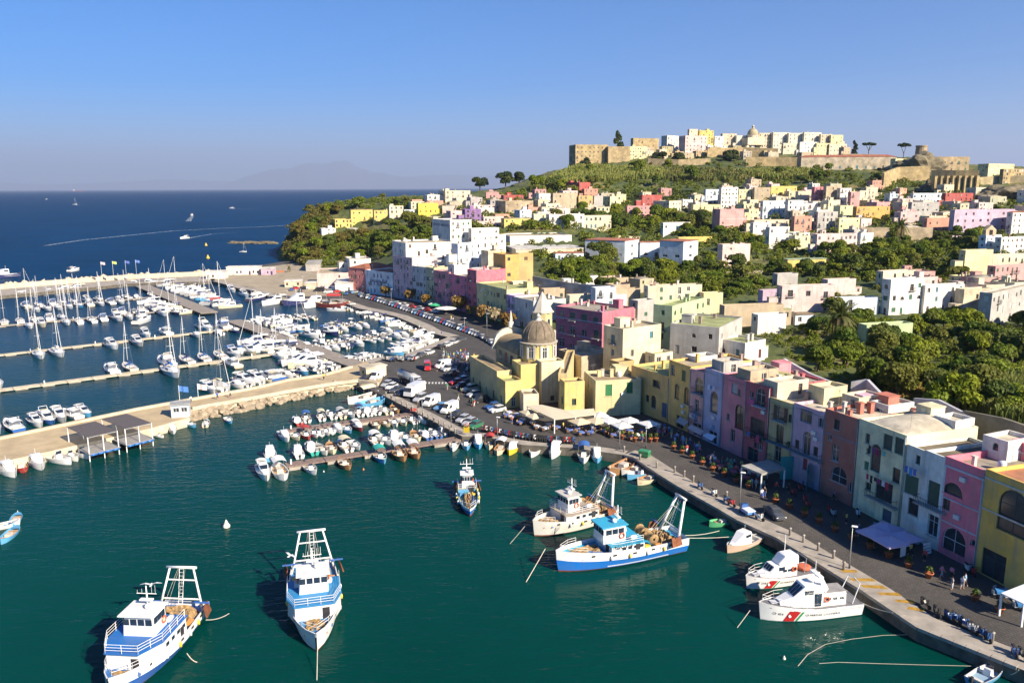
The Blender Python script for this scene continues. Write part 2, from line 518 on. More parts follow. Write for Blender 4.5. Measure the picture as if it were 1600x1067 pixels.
plain('quay_wall',(0.13,0.115,0.09),0.95,var=0.6,scale=0.8)
plain('dusty_ground',(0.36,0.30,0.21),0.95,var=0.35,scale=0.25)
pq=poly(EDGE+EDGE2+INLAND,QZ)
mb=MB();mb.prism(ccw(pq),-2,QZ,'cobbles',side='quay_wall')
tag(mb.build('quay'),kind='structure')
def strip(pts,w_,z,mat,name,z0=None,inward=1,kind='structure',thick=0.02):
 p=[P(x,y,QZ).to_2d()for x,y in pts]
 L,Rr=[],[]
 for i in range(len(p)):
  d=(p[min(i+1,len(p)-1)]-p[max(i-1,0)]).normalized()
  n=Vector((-d.y,d.x))*inward
  L.append(p[i]);Rr.append(p[i]+n*w_)
 mb=MB()
 for i in range(len(p)-1):
  q=ccw([L[i],L[i+1],Rr[i+1],Rr[i]])
  mb.prism(q,z0 if z0 is not None else z-thick,z,mat)
 return tag(mb.build(name),kind=kind)
strip(EDGE[:11],3.6,QZ+0.06,'concrete','pavement',inward=-1)
strip(EDGE[10:18],2.6,QZ+0.06,'concrete','pavement',inward=-1)
strip(EDGE2[1:9],3.2,QZ+0.06,'concrete','pavement',inward=-1)
strip(EDGE2[8:22],4.6,QZ+0.06,'concrete','pavement',inward=-1)
mb=MB();mb.prism(ccw(poly([(335,438),(345,424),(410,417),(470,411),(520,420),(548,446),(520,462),(455,463),(425,458),(400,451)],QZ+0.03)),QZ-0.2,QZ+0.03,'dusty_ground')
tag(mb.build('boatyard_ground'),kind='structure')
mb=MB();mb.prism(ccw(poly([(606,612),(580,590),(640,560),(705,530),(672,514),(626,489),(565,470),(560,460),(640,478),(735,508),(770,545),(735,560),(735,600),(800,656),(830,676),(770,676),(730,672),(670,640)],QZ+0.012)),QZ-0.2,QZ+0.012,'asphalt')
tag(mb.build('road'),kind='structure')
PZ=1.9
pier=poly([(-190,731),(0,685),(212,640),(400,606),(450,594),(506,586),(547,574),(572,564),(600,585),(592,600),(560,595),(525,599),(465,609),(400,621),(325,634),(299,640),(296,652),(240,668),(127,694),(0,722),(-190,768)],PZ)
plain('pier_paving',(0.46,0.36,0.22),0.95,var=0.3,scale=0.35)
mb=MB();mb.prism(ccw(pier),-2,PZ,'pier_paving',side='pale_stone')
PIER=tag(mb.build('pier'),kind='structure')
def wall_line(pts,z,h,wd,mat,name,kind='structure',parent=None):
 p=[P(x,y,z).to_2d()for x,y in pts]
 mb=MB()
 for i in range(len(p)-1):
  d=(p[i+1]-p[i]).normalized();n=Vector((-d.y,d.x))*wd
  a,b_=p[i],p[i+1]+d*0.01*i
  mb.prism(ccw([a,b_,b_+n,a+n]),z-0.3,z+h+0.002*i,mat)
 o=mb.build(name,parent)
 if kind and parent is None:tag(o,kind=kind)
 return o
wall_line([(-190,731),(0,685),(212,640),(400,606),(450,594),(506,586),(547,574)],PZ,0.45,-0.9,'pale_stone','pier_kerb')
wall_line([(592,600),(560,595),(525,599),(465,609),(400,621),(325,634),(300,639)],PZ,0.5,0.5,'pale_stone','pier_kerb')
def rockmesh(seed,name,mat):
 rr=random.Random(seed);bm=bmesh.new()
 bmesh.ops.create_icosphere(bm,subdivisions=1,radius=1)
 for vv in bm.verts:vv.co*=rr.uniform(0.72,1.15)
 me=bpy.data.meshes.new(name);bm.to_mesh(me);bm.free();me.materials.append(MATS[mat]);return me
plain('armour_stone',(0.37,0.30,0.21),0.95,var=0.45,scale=0.9)
RK=[rockmesh(i,'rock','armour_stone')for i in range(6)]
rk=[P(x,y,0.0)for x,y in[(302,656),(340,650),(400,638),(465,624),(525,612),(562,606)]]
rr=random.Random(5)
for i in range(190):
 k=rr.random()*(len(rk)-1);a=int(k)
 p=rk[a].lerp(rk[a+1],k-a)
 d=(rk[a+1]-rk[a]).normalized();n=Vector((-d.y,d.x,0))
 off=rr.uniform(-0.3,3.4)
 o=put('rock',RK[i%6],PIER,None,p+n*off+Vector((0,0,0.1+0.42*off)),rr.uniform(0,6))
 s_=rr.uniform(0.55,1.25);o.scale=(s_*rr.uniform(0.9,1.5),s_,s_*rr.uniform(0.6,0.9))
mb=MB()
sp=[P(x,y,z)for x,y,z in((560,600,1.7),(592,598,1.7),(600,617,1.4),(585,613,-0.4),(562,610,-0.4),(545,604,0.2))]
mb.face(sp,'dusty_ground');tag(mb.build('beach'),kind='structure')
bw=poly([(-260,470),(0,450),(200,435),(322,429),(345,424),(372,446),(331,439),(315,440),(200,443),(125,451),(0,462),(-260,486)],QZ)
mb=MB();mb.prism(ccw(bw),-2,QZ,'concrete',side='quay_wall')
BW=tag(mb.build('breakwater'),kind='structure')
wall_line([(-260,472),(0,451),(100,443),(200,435.5),(322,430)],QZ,2.3,-2.6,'pale_stone','breakwater_wall',parent=BW)
RK2=[rockmesh(20+i,'rock','pale_stone')for i in range(5)]
for i in range(120):
 px=rr.uniform(-40,325);p=P(px,np.interp(px,[-40,0,200,325],[453,450,434.5,428.5]),1.2)
 o=put('rock',RK2[i%5],BW,None,(p.x+rr.uniform(-1,1),p.y+rr.uniform(1.5,7),rr.uniform(0.2,2.6)),rr.uniform(0,6))
 s_=rr.uniform(1.0,2.1);o.scale=(s_,s_,s_*0.8)
def bar(a,b_,wd,z,th,mat,name,parent=None,kind=None):
 a,b_=Vector(a).to_2d(),Vector(b_).to_2d()
 d=(b_-a).normalized();n=Vector((-d.y,d.x))*wd/2
 mb=MB();mb.prism(ccw([a-n,b_-n,b_+n,a+n]),z-th,z,mat,bottom=True)
 o=mb.build(name,parent)
 if kind:tag(o,kind=kind)
 return o
PONT={}
def pontoon(key,a,b_,wd,mat,label,floats=True,z=0.55,seg=6.0):
 pa,pb=P(*a,z),P(*b_,z)
 L=(pb-pa).length;d=(pb-pa)/L
 root=thing('pontoon',label,'pontoon',(pa.x,pa.y,0),math.atan2(d.y,d.x),'floating pontoons')
 n=max(1,int(L/seg))
 mbd=MB();mbd.box(0.06,L/n-0.06,-wd/2,wd/2,z-0.25,z,mat)
 me=mbd.mesh('deck_panel')
 mf=MB();mf.box(0.4,min(L/n-0.4,3.2),-wd/2+0.1,wd/2-0.1,-0.3,z-0.26,'concrete')
 fe=mf.mesh('float')
 for i in range(n):
  put('deck_panel',me,root,None,(i*L/n,0,0))
  if floats:put('float',fe,root,None,(i*L/n,0,0))
 mp=MB();mp.tube((0,0,-0.4),(0,0,1.5),0.09,'galvanised',6);pe=mp.mesh('pile')
 mc=MB();mc.box(-0.14,0.14,-0.14,0.14,0,0.9,'whitemetal',taper=0.02);ce=mc.mesh('service_post')
 for i in range(0,n,3):
  put('service_post',ce,root,None,(i*L/n+1,0,z))
 PONT[key]=(pa,pb,wd)
 return root
pontoon('S1',(447,672),(657,644),2.2,'plank','brown plank pontoon nearer the pier with small boats on both sides',z=0.9)
pontoon('S2',(446,726),(724,683),2.4,'plank','brown plank pontoon along the open basin, small boats tied on both sides',z=0.9)
pontoon('W0',(38,482),(248,463),2.6,'concrete','grey marina pontoon running closest to the outer breakwater')
pontoon('W1',(-70,515),(266,485),2.6,'concrete','grey marina pontoon, second one in from the outer breakwater')
pontoon('W2',(-70,562),(377,512),2.6,'pale_stone','pale marina pontoon in the middle of the yacht basin')
pontoon('W3',(-70,618),(478,546),2.8,'pale_stone','pale marina pontoon nearest the stone pier')
pontoon('E1',(386,505),(492,493),2.4,'concrete','short pontoon off the wooden jetty, closest to the fishing boats')
pontoon('E2',(430,527),(562,506),2.4,'concrete','short pontoon off the wooden jetty, middle one of three')
pontoon('E3',(484,545),(628,518),2.4,'concrete','short pontoon off the wooden jetty, nearest to the square')
def jetty(a0,a1,wd,label):
 pa,pb=P(*a0,1.3),P(*a1,1.3)
 L=(pb-pa).length;d=(pb-pa)/L
 root=thing('wooden_jetty',label,'jetty',(pa.x,pa.y,0),math.atan2(d.y,d.x),'wooden jetties')
 n=int(L/2.5)
 mbd=MB();mbd.box(0.05,L/n-0.05,-wd/2,wd/2,1.1,1.3,'timberwalk');me=mbd.mesh('deck_panel')
 mp=MB();mp.tube((0,0,-1),(0,0,1.1),0.22,'concrete',6);pe=mp.mesh('pile')
 for i in range(n):
  put('deck_panel',me,root,None,(i*L/n,0,0))
  if i%2==0:
   for sg in(-1,1):put('pile',pe,root,None,(i*L/n,sg*(wd/2-.4),0))
 mb=MB();mb.box(0,L,-wd/2+0.2,wd/2-0.2,0.75,1.09,'quay_wall');mb.build('beam',root)
 return root
jetty((222,446),(327,488),7.0,'broad wooden jetty running out from the breakwater among the sailboats')
jetty((364,500),(560,570),6.0,'long grey wooden jetty from the square into the yacht basin')
# ---------------------------------------------------------------- houses
FOOT=[]
C_=dict(white=(.76,.72,.65),cream=(.68,.58,.41),yellow=(.70,.52,.13),paleyellow=(.72,.63,.34),ochre=(.52,.36,.13),pink=(.60,.30,.28),
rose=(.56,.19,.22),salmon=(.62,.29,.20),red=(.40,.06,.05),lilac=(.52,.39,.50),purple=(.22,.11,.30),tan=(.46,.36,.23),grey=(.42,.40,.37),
tuff=(.47,.35,.17),green=(.44,.54,.29),bluewhite=(.62,.68,.74),orange=(.64,.35,.09),brick=(.42,.14,.08),brown=(.22,.16,.10),
palepink=(.68,.50,.46),stone=(.50,.42,.30),moss=(.30,.33,.10),roofgrey=(.34,.30,.24),rooftan=(.46,.38,.25),roofpale=(.62,.55,.42),
roofred=(.36,.11,.06),rooflime=(.36,.40,.16),roofdark=(.16,.13,.09))
SHUT=[(.03,.12,.07),(.10,.05,.03),(.30,.30,.28),(.05,.16,.20),(.6,.58,.54)]
WM={}
def win_parts(w,h,arch,mull):
 k=(round(w,1),round(h,1),arch,mull)
 if k in WM:return WM[k]
 w,h=k[0],k[1]
 f,p=MB(),MB()
 e=0.09
 if arch:
  r=w/2;n=8;zc=h-r
  out=[(-r,0)]+[(-r*math.cos(PI*i/n),zc+r*math.sin(PI*i/n))for i in range(n+1)]+[(r,0)]
  inn=[(-(r-e),0)]+[(-(r-e)*math.cos(PI*i/n),zc+(r-e)*math.sin(PI*i/n))for i in range(n+1)]+[(r-e,0)]
  for i in range(len(out)-1):
   a,b,c,d=out[i],out[i+1],inn[i+1],inn[i]
   f.face([(a[0],-.05,a[1]),(d[0],-.05,d[1]),(c[0],-.05,c[1]),(b[0],-.05,b[1])],'woodpaint')
   f.face([(d[0],-.05,d[1]),(d[0],.02,d[1]),(c[0],.02,c[1]),(c[0],-.05,c[1])],'woodpaint')
  p.face([(x,0,z)for x,z in reversed(inn)][::-1],'dark_glass')
  if mull:
   f.box(-.03,.03,-.04,-.005,0,h-e,'woodpaint');f.box(-r+e,r-e,-.041,-.006,zc-.05,zc+.03,'woodpaint')
 else:
  f.box(-w/2,-w/2+e,-.05,.02,0,h,'woodpaint');f.box(w/2-e,w/2,-.05,.02,0,h,'woodpaint')
  f.box(-w/2+e,w/2-e,-.05,.02,0,e,'woodpaint');f.box(-w/2+e,w/2-e,-.05,.02,h-e,h,'woodpaint')
  if mull:
   f.box(-.04,.04,-.05,.01,e,h-e,'woodpaint')
   if h>1.9:f.box(-w/2+e,w/2-e,-.045,-.005,h*.68,h*.68+.07,'woodpaint')
  p.box(-w/2+e,w/2-e,-.005,.03,e,h-e,'dark_glass')
 WM[k]=(f.mesh('window'),p.mesh('pane'))
 return WM[k]
SH={}
def shutter_mesh(w,h):
 k=(round(w,1),round(h,1))
 if k not in SH:
  b=MB();w,h=k
  b.box(0,w,-.05,0,0,h,'woodpaint')
  n=int(h/.3)
  for i in range(n):b.box(.06,w-.06,-.065,-.05,.06+i*(h-.1)/n,.06+(i+.55)*(h-.1)/n,'woodpaint')
  SH[k]=b.mesh('shutter')
 return SH[k]
BALC={}
def balcony(par,x,z,w,d,fy,rz,col=(.35,.34,.33)):
 k=(round(w,1),round(d,1))
 if k not in BALC:
  a,r=MB(),MB();w_,d_=k
  a.box(-w_/2,w_/2,-d_,0.02,-.16,0,'plaster');a.box(-w_/2+.15,-w_/2+.3,-d_*.7,-.01,-.42,-.162,'plaster');a.box(w_/2-.3,w_/2-.15,-d_*.7,-.01,-.42,-.162,'plaster')
  r.box(-w_/2+.04,w_/2-.04,-d_+.03,-d_+.07,.95,1.0,'iron');r.box(-w_/2+.03,-w_/2+.07,-d_+.08,0,.95,1.0,'iron');r.box(w_/2-.07,w_/2-.03,-d_+.08,0,.95,1.0,'iron')
  n=max(4,int(w_/.3))
  for i in range(n+1):
   xx=-w_/2+.05+(w_-.1)*i/n
   r.box(xx-.016,xx+.016,-d_+.035,-d_+.065,0,.95,'iron')
  for s in(-1,1):
   for q in(.3,.6):r.box(s*(w_/2-.05)-.016,s*(w_/2-.05)+.016,-d_*q-.016,-d_*q+.016,0,.95,'iron')
  BALC[k]=(a.mesh('balcony'),r.mesh('railing'))
 a,r=BALC[k]
 o=put('balcony',a,par,col,fy(x,z),rz)
 put('railing',r,o,col)
 return o
def face_wall(mb,O,ux,nrm,W,zb,H,holes,mat,rev=0.28,revmat=None):
 """a wall face with real openings: holes = (x0, x1, z0, z1, arch)"""
 ux,nrm=Vector((*ux,0)),Vector((*nrm,0));O=Vector(O)
 pt=lambda x,z,d=0.0:O+ux*x+Vector((0,0,z))-nrm*d
 xs=sorted({0.0,W}|{round(v,3)for h in holes for v in h[:2]})
 zs=sorted({zb,H}|{round(v,3)for h in holes for v in h[2:4]})
 for i in range(len(xs)-1):
  for j in range(len(zs)-1):
   cx,cz=(xs[i]+xs[i+1])/2,(zs[j]+zs[j+1])/2
   if any(h[0]<cx<h[1]and h[2]<cz<h[3]for h in holes):continue
   mb.face([pt(xs[i],zs[j]),pt(xs[i+1],zs[j]),pt(xs[i+1],zs[j+1]),pt(xs[i],zs[j+1])],mat)
 rm=revmat or mat
 for x0,x1,z0,z1,arch in holes:
  if arch:
   r=(x1-x0)/2;xc=(x0+x1)/2;zc=z1-r;n=8
   arc=[(xc-r*math.cos(PI*i/n),zc+r*math.sin(PI*i/n))for i in range(n+1)]
   for i in range(n):
    a,b=arc[i],arc[i+1]
    mb.face([pt(a[0],a[1]),pt(b[0],b[1]),pt(b[0],z1),pt(a[0],z1)],mat)
    mb.face([pt(a[0],a[1]),pt(a[0],a[1],rev),pt(b[0],b[1],rev),pt(b[0],b[1])],rm)
   loop=[((x0,z0),(x1,z0)),((x1,z0),(x1,zc)),((x0,zc),(x0,z0))]
  else:
   loop=[((x0,z0),(x1,z0)),((x1,z0),(x1,z1)),((x1,z1),(x0,z1)),((x0,z1),(x0,z0))]
  for a,b in loop:
   mb.face([pt(*a),pt(*b),pt(b[0],b[1],rev),pt(a[0],a[1],rev)],rm)
RB=random.Random(11)
def auto_windows(W,H,rr,skip=0.25,ww=1.0,wh=1.5,fl=3.3,col=3.0,door=True,arch=0.08,base=0.0):
 nf=max(1,int((H-base+0.6)/fl));nc=max(1,int(W/col))if W>1.8 else 0;skip=min(.92,skip+.12)
 out=[]
 for f in range(nf):
  for c in range(nc):
   if rr.random()<skip:continue
   x=W*(c+.5)/nc+rr.uniform(-.15,.15);z=base+(H-base-.4)*f/nf+.95
   w,h=ww*rr.choice((.85,1,1,1.15)),wh*rr.choice((.8,1,1,1.1))
   if f==0 and door and rr.random()<.4:z,h,w=base+.05,2.2,1.1
   elif rr.random()<.15:z,h=z-.85,2.2
   ar=rr.random()<arch
   if z+h>H-.65:h=H-.65-z
   if h<.5 or w>W-.3:continue
   x=min(max(x,w/2+.15),W-w/2-.15)
   out.append((x,z,w,h,ar))
 return out
def no_overlap(ws):
 keep=[]
 for a in ws:
  if all(abs(a[0]-b[0])>(a[2]+b[2])/2+.05 or a[1]>b[1]+b[3]+.05 or b[1]>a[1]+a[3]+.05 for b in keep):keep.append(a)
 return keep
def house(C,th,wR,wL,h,col,label,cat='house',roof='flat',rc=None,winR='auto',winL='auto',near=False,group=None,mat='plaster',sh=0.35,clutter=1,fc=None,name='house',
base=3.0,seed=None,wargs=None,parapet=0.55,trim=None):
 """C ground corner; local x runs along the face nearest the viewer, local y runs back"""
 rr=random.Random(seed if seed is not None else int(C[0]*13+C[1]*7))
 root=thing(name,label,cat,C,th,group)
 wargs=dict(wargs or{})
 if not near and wargs.get('skip',1)not in(0,)and clutter:
  for k_,lo,hi,df in(('ww',.8,1.3,1.0),('wh',.8,1.25,1.5),('col',.85,1.35,3.0),('arch',.5,4,.08)):wargs[k_]=wargs.get(k_,df)*rr.uniform(lo,hi)
 FOOT.append((C[0],C[1],math.cos(th),math.sin(th),wR,wL))
 fR=auto_windows(wR,h,rr,**wargs)if winR=='auto' else(winR or[])
 fL=auto_windows(wL,h,rr,**wargs)if winL=='auto' else(winL or[])
 fR,fL=no_overlap(fR),no_overlap(fL)
 mb=MB()
 holes=lambda ws:[(x-w/2,x+w/2,z,z+hh,ar)for x,z,w,hh,ar,*_ in ws]
 face_wall(mb,(0,0,0),(1,0),(0,-1),wR,-base,h,holes(fR),mat)
 face_wall(mb,(0,wL,0),(0,-1),(-1,0),wL,-base,h,holes(fL),mat)
 mb.face([(wR,0,-base),(wR,wL,-base),(wR,wL,h),(wR,0,h)],mat)
 mb.face([(wR,wL,-base),(0,wL,-base),(0,wL,h),(wR,wL,h)],mat)
 rc=rc or rr.choice(((.36,.32,.25),(.46,.38,.26),(.55,.49,.38),(.30,.27,.21)))
 hr=h-parapet if roof in('flat','vault')else h
 if roof in('flat','vault'):
  t_=0.25
  o=[(0,0),(wR,0),(wR,wL),(0,wL)];i_=[(t_,t_),(wR-t_,t_),(wR-t_,wL-t_),(t_,wL-t_)]
  for a in range(4):
   b=(a+1)%4
   mb.face([(*o[a],h),(*o[b],h),(*i_[b],h),(*i_[a],h)],mat)
   mb.face([(*i_[a],h),(*i_[b],h),(*i_[b],hr),(*i_[a],hr)],mat)
 wl=mb.build('wall',root,col)
 rb=MB()
 if roof in('flat','vault'):
  rb.face([(.25,.25,hr),(wR-.25,.25,hr),(wR-.25,wL-.25,hr),(.25,wL-.25,hr)],'roofing')
  if roof=='vault' and min(wR,wL)>3.5:
   n,m_=10,8;hv=min(1.4,min(wR,wL)*.16)
   rb.grid([[(.3+(wR-.6)*a/n,.3+(wL-.6)*b/m_,hr+.02+hv*(math.sin(PI*a/n)*math.sin(PI*b/m_))**.6)for a in range(n+1)]for b in range(m_+1)],'roofing')
 elif roof=='red':
  e=.3;rh=min(wR,wL)*.16;s=min(wR,wL)*.45
  A=[(-e,-e,h),(wR+e,-e,h),(wR+e,wL+e,h),(-e,wL+e,h)]
  if wR>=wL:r1,r2=(s,wL/2,h+rh),(wR-s,wL/2,h+rh)
  else:r1,r2=(wR/2,s,h+rh),(wR/2,wL-s,h+rh)
  if wR>=wL:
   fs=[[A[0],A[1],r2,r1],[A[1],A[2],r2],[A[2],A[3],r1,r2],[A[3],A[0],r1]]
  else:
   fs=[[A[0],A[1],r1],[A[1],A[2],r2,r1],[A[2],A[3],r2],[A[3],A[0],r1,r2]]
  for f in fs:rb.face(f,'roofing')
  rb.face([(p[0],p[1],h-.01)for p in reversed(A)],'roofing')
 elif roof=='slab':
  rb.box(-.25,wR+.25,-.25,wL+.25,h,h+.3,'roofing')
 elif roof=='barrel':
  n=12
  rb.grid([[(wR*.5-wR*.5*math.cos(PI*a/n),y,h+wR*.42*math.sin(PI*a/n))for a in range(n+1)]for y in(0,wL)][::-1],'roofing')
  for y in(0,wL):rb.face([(wR*.5-wR*.5*math.cos(PI*a/n),y,h+wR*.42*math.sin(PI*a/n))for a in range(n+1)],'plaster')
 rf=None
 if rb.f:rf=rb.build('roof',root,rc)
 else:rf=root
 frame_c=fc or rr.choice(((.62,.60,.56),(.5,.45,.38),(.2,.14,.1),(.12,.2,.14),(.66,.65,.62)))
 shc=rr.choice(SHUT)
 for face,ws in(('R',fR),('L',fL)):
  fy=(lambda x,z:(x,0,z))if face=='R' else(lambda x,z:(0,wL-x,z))
  ins=(0,.24)if face=='R' else(.24,0)
  rz=0 if face=='R' else-PI/2
  for wv in ws:
   x,z,w,hh,ar=wv[:5];o_=wv[5]if len(wv)>5 else{}
   kind='door' if(z<.3 and hh>1.9)else 'window'
   fm,pm=win_parts(w,hh,ar,o_.get('mull',w>.8))
   L=fy(x,z)
   wo=put(kind,fm,root,o_.get('fc',frame_c),(L[0]+ins[0],L[1]+ins[1],L[2]),rz)
   pc=put('pane',pm,wo)
   if near and kind=='window' and not o_.get('balc'):
    k_=('sill',round(w,1))
    if k_ not in SH:b=MB();b.box(-k_[1]/2-.12,k_[1]/2+.12,-.36,-.24,-.12,-.002,'plaster');SH[k_]=b.mesh('sill')
    put('sill',SH[k_],wo,(.5,.48,.44)if rr.random()<.5 else col)
   if o_.get('closed')or(not o_ and rr.random()<(sh*.6 if near else.4)and not ar):
    put('shutter',shutter_mesh(w-.1,hh-.1),wo,o_.get('sc',shc),(-(w-.1)/2,-.06,.05))
   elif o_.get('open')or(not o_ and near and rr.random()<sh and not ar):
    for s in(0,1):
     put('shutter',shutter_mesh(w/2,hh),root,o_.get('sc',shc),((fy(x-w if s==0 else x+w/2,z)[0],fy(x-w if s==0 else x+w/2,z)[1],z))if face=='R' else(-.0,wL-(x-w if s==0 else x+w/2),z),rz)
   if o_.get('balc'):
    balcony(root,x,z,o_['balc'],o_.get('bd',.95),fy,rz,o_.get('bc',(.42,.41,.40)))
   elif not o_ and hh>1.9 and z>2.0 and w<2 and rr.random()<.7:balcony(root,x,z,w+.9,.8,fy,rz)
 if not near and clutter and roof in('flat','vault')and wR>5 and rr.random()<.5:
  a_,c_,hh=rr.uniform(2.5,4.5),wL*rr.uniform(.4,.8),h*rr.uniform(.4,.7);b=MB();x0=wR+.004 if rr.random()<.5 else-a_-.004;y0=rr.uniform(0,wL-c_)
  ws=[(a_*.5,max(.1,hh*.3),1.0,min(1.6,hh*.5),rr.random()<.3)];face_wall(b,(x0,y0,0),(1,0),(0,-1),a_,-base,hh,[(x-w/2,x+w/2,z,z+q,ar)for x,z,w,q,ar in ws],mat)
  b.face([(x0,y0+c_,-base),(x0,y0,-base),(x0,y0,hh),(x0,y0+c_,hh)],mat);b.face([(x0+a_,y0,-base),(x0+a_,y0+c_,-base),(x0+a_,y0+c_,hh),(x0+a_,y0,hh)],mat);b.face([(x0+a_,y0+c_,-base),(x0,y0+c_,-base),(x0,y0+c_,hh),(x0+a_,y0+c_,hh)],mat)
  wg=put('wing',b.mesh('wing'),root,col);b=MB();b.box(x0-.1,x0+a_+.1,y0-.1,y0+c_,hh+.002,hh+.18,'roofing');put('terrace',b.mesh('terrace'),wg,rc)
  for x,z,w,q,ar in ws:fm,pm=win_parts(w,q,ar,True);wo=put('window',fm,wg,frame_c,(x0+x,y0+.24,z));put('pane',pm,wo)
 if clutter and roof in('flat','vault')and min(wR,wL)>3.5:
  for _ in range(rr.choice((1,1,2,3))*clutter):
   b=MB();x,y=rr.uniform(.8,wR-.8),rr.uniform(.8,wL-.8);s=rr.uniform(.22,.4);hh=rr.uniform(.9,1.8)
   b.box(-s,s,-s,s,0,hh,'plaster');b.box(-s-.08,s+.08,-s-.08,s+.08,hh,hh+.15,'roofing')
   put('chimney',b.mesh('chimney'),rf,rr.choice((col,(.6,.55,.48),(.35,.25,.2))),(x,y,hr))
  if rr.random()<.55*clutter and min(wR,wL)>5:
   b=MB();a_,c_,hh=rr.uniform(2,3.2),rr.uniform(2,3),rr.uniform(1.8,2.4)
   b.box(0,a_,0,c_,0,hh,'plaster',bottom=False);b.box(-.1,a_+.1,-.1,c_+.1,hh,hh+.14,'roofing');b.box(a_*.3,a_*.3+.8,-.03,-.001,0,1.8,'woodpaint')
   put('stair_hut',b.mesh('stair_hut'),rf,tuple(min(1,c*1.05)for c in col),(rr.uniform(.5,wR-a_-.4),wL-c_-rr.uniform(.4,1),hr))
  if near or rr.random()<.35:
   for _ in range(2 if near else 1):
    b=MB();hh=rr.uniform(2,3.6)
    b.tube((0,0,0),(0,0,hh),.025,'galvanised',4)
    for q in(hh-.1,hh-.35):b.tube((-.7,0,q),(.7,0,q),.015,'galvanised',3)
    for q in range(-3,4):b.tube((q*.2,-.25,hh-.1),(q*.2,.25,hh-.1),.01,'galvanised',3)
    put('antenna',b.mesh('antenna'),rf,None,(rr.uniform(.6,wR-.6),rr.uniform(.6,wL-.6),hr),rr.uniform(0,3))
  if near and rr.random()<.6:
   b=MB();b.lathe([(0,0),(.5,0),(.55,.1),(.55,1.0),(.4,1.2),(0,1.25)],'gelcoat',10)
   put('water_tank',b.mesh('water_tank'),rf,(.75,.75,.75),(rr.uniform(1,wR-1),rr.uniform(1.2,wL-1),hr))
 if near and wR>4 and winR:
  for _ in range(rr.choice((2,3,4))):
   x,z=rr.uniform(.8,wR-.8),rr.uniform(2.6,h-2)
   if all(abs(x-q[0])>q[2]/2+.6 or z>q[1]+q[3]+.2 or z+.7<q[1]for q in fR):
    if 'ac' not in SH:b=MB();b.box(-.42,.42,-.34,-.02,0,.6,'gelcoat');b.lathe([(0,0),(.22,0)],'rubber',10,(0,0,0));SH['ac']=b.mesh('air_conditioner')
    put('air_conditioner',SH['ac'],root,(.66,.66,.64),(x,0,z))
  b=MB();b.tube((0,0,0),(0,0,h-.2),.06,'galvanised',6);put('drainpipe',b.mesh('drainpipe'),root,None,(wR-.12,-.09,0))
 if trim:
  for z0,z1,d_,tc in trim:
   b=MB();b.box(-.02,wR+.02,-d_,-.003,z0,z1,'plaster')
   put('cornice',b.mesh('cornice'),root,tc)
 return root
def hgt(C,py):
 h=8.0
 for _ in range(6):
  y=proj(C+Vector((0,0,h)))[1];y2=proj(C+Vector((0,0,h+.1)))[1]
  h+=(py-y)/((y2-y)/.1)
 return h
def reach(C,d,px,mx=60.0):
 a,b=0.0,mx
 x0=proj(C)[0];s=1 if px>x0 else-1
 if s*(proj(C+d*mx)[0]-px)<0:return mx
 for _ in range(30):
  m_=(a+b)/2
  if s*(proj(C+d*m_)[0]-px)<0:a=m_
  else:b=m_
 return b
def H(xl,xc,xr,yb,yt,col,label,th=24,d=None,y=None,mx=40,**kw):
 C=PY(xc,yb,y)if y else G(xc,yb)
 if C is None:C=PY(xc,yb,700)
 t_=math.radians(th)
 r,l=Vector((math.cos(t_),math.sin(t_),0)),Vector((-math.sin(t_),math.cos(t_),0))
 wR=reach(C,r,xr,mx)
 wL=d or(max(3.5,reach(C,l,xl,26))if xl<xc-1 else 8.0)
 h=max(2.2,hgt(C,yt))
 kw.setdefault('base',4.0)
 return house(C,t_,wR,wL,h,C_.get(col,col),label,**kw)
 # ---------------------------------------------------------------- the row of houses on the quay
def rowline(pts):return[P(x,y,QZ+0.01)for x,y in pts]
def along(line,s):
 L=[(b-a).length for a,b in zip(line[:-1],line[1:])]
 for i,l in enumerate(L):
  if s<=l or i==len(L)-1:return line[i].lerp(line[i+1],s/l)
  s-=l
def bound(line,px,py):
 """distance along the row whose eaves are seen at this pixel, and the height of the eaves there"""
 tot=sum((b-a).length for a,b in zip(line[:-1],line[1:]))
 a,b=-0.0,tot
 def f(s):
  q=along(line,s);h=hgt(q,py)
  return proj(q+Vector((0,0,h)))[0]-px,h
 for _ in range(40):
  m_=(a+b)/2
  if f(m_)[0]<0:a=m_
  else:b=m_
 return a,f(a)[1]
def rowhouse(line,l,r,col,label,wins=(),depth=13,crop=None,hadd=0.0,**kw):
 s0,h0=bound(line,*l);s1,h1=bound(line,*r)
 A,B=along(line,s0),along(line,s1-0.02)
 d=(B-A);W=d.length;d.normalize()
 n=Vector((d.y,-d.x,0))
 ws=[]
 for q in wins:
  X,Y,w_,h_=q[:4];ar=len(q)>4 and q[4];o_=q[5]if len(q)>5 else{'mull':w_>.8}
  px,py=(crop[0]+X/crop[2],crop[1]+Y/crop[2])if crop else(X,Y)
  rd=ray(px,py);t=n.dot(A-Vector((0,0,CAMH)))/n.dot(rd)
  p=Vector((0,0,CAMH))+rd*t
  x=(p-A).dot(d);z=p.z-A.z
  if z<.6 and h_>1.9:z=.06
  x=min(max(x,w_/2+.12),W-w_/2-.12)
  if w_<W-.2 and z>0:ws.append((x,z,w_,h_,bool(ar),o_))
 hh=(h0+h1)/2+hadd
 cq=C_.get(col,col);col=tuple(min(.85,q*1.34)for q in cq)
 ws=[q for q in ws if q[1]+q[3]<hh-.3]
 kw.setdefault('winR',ws if wins else 'auto')
 return house(A,math.atan2(d.y,d.x),W,depth,hh,C_.get(col,col),label,near=True,winL=None,base=2.0,parapet=kw.pop('parapet',.5),**kw),A,d,n,W,hh
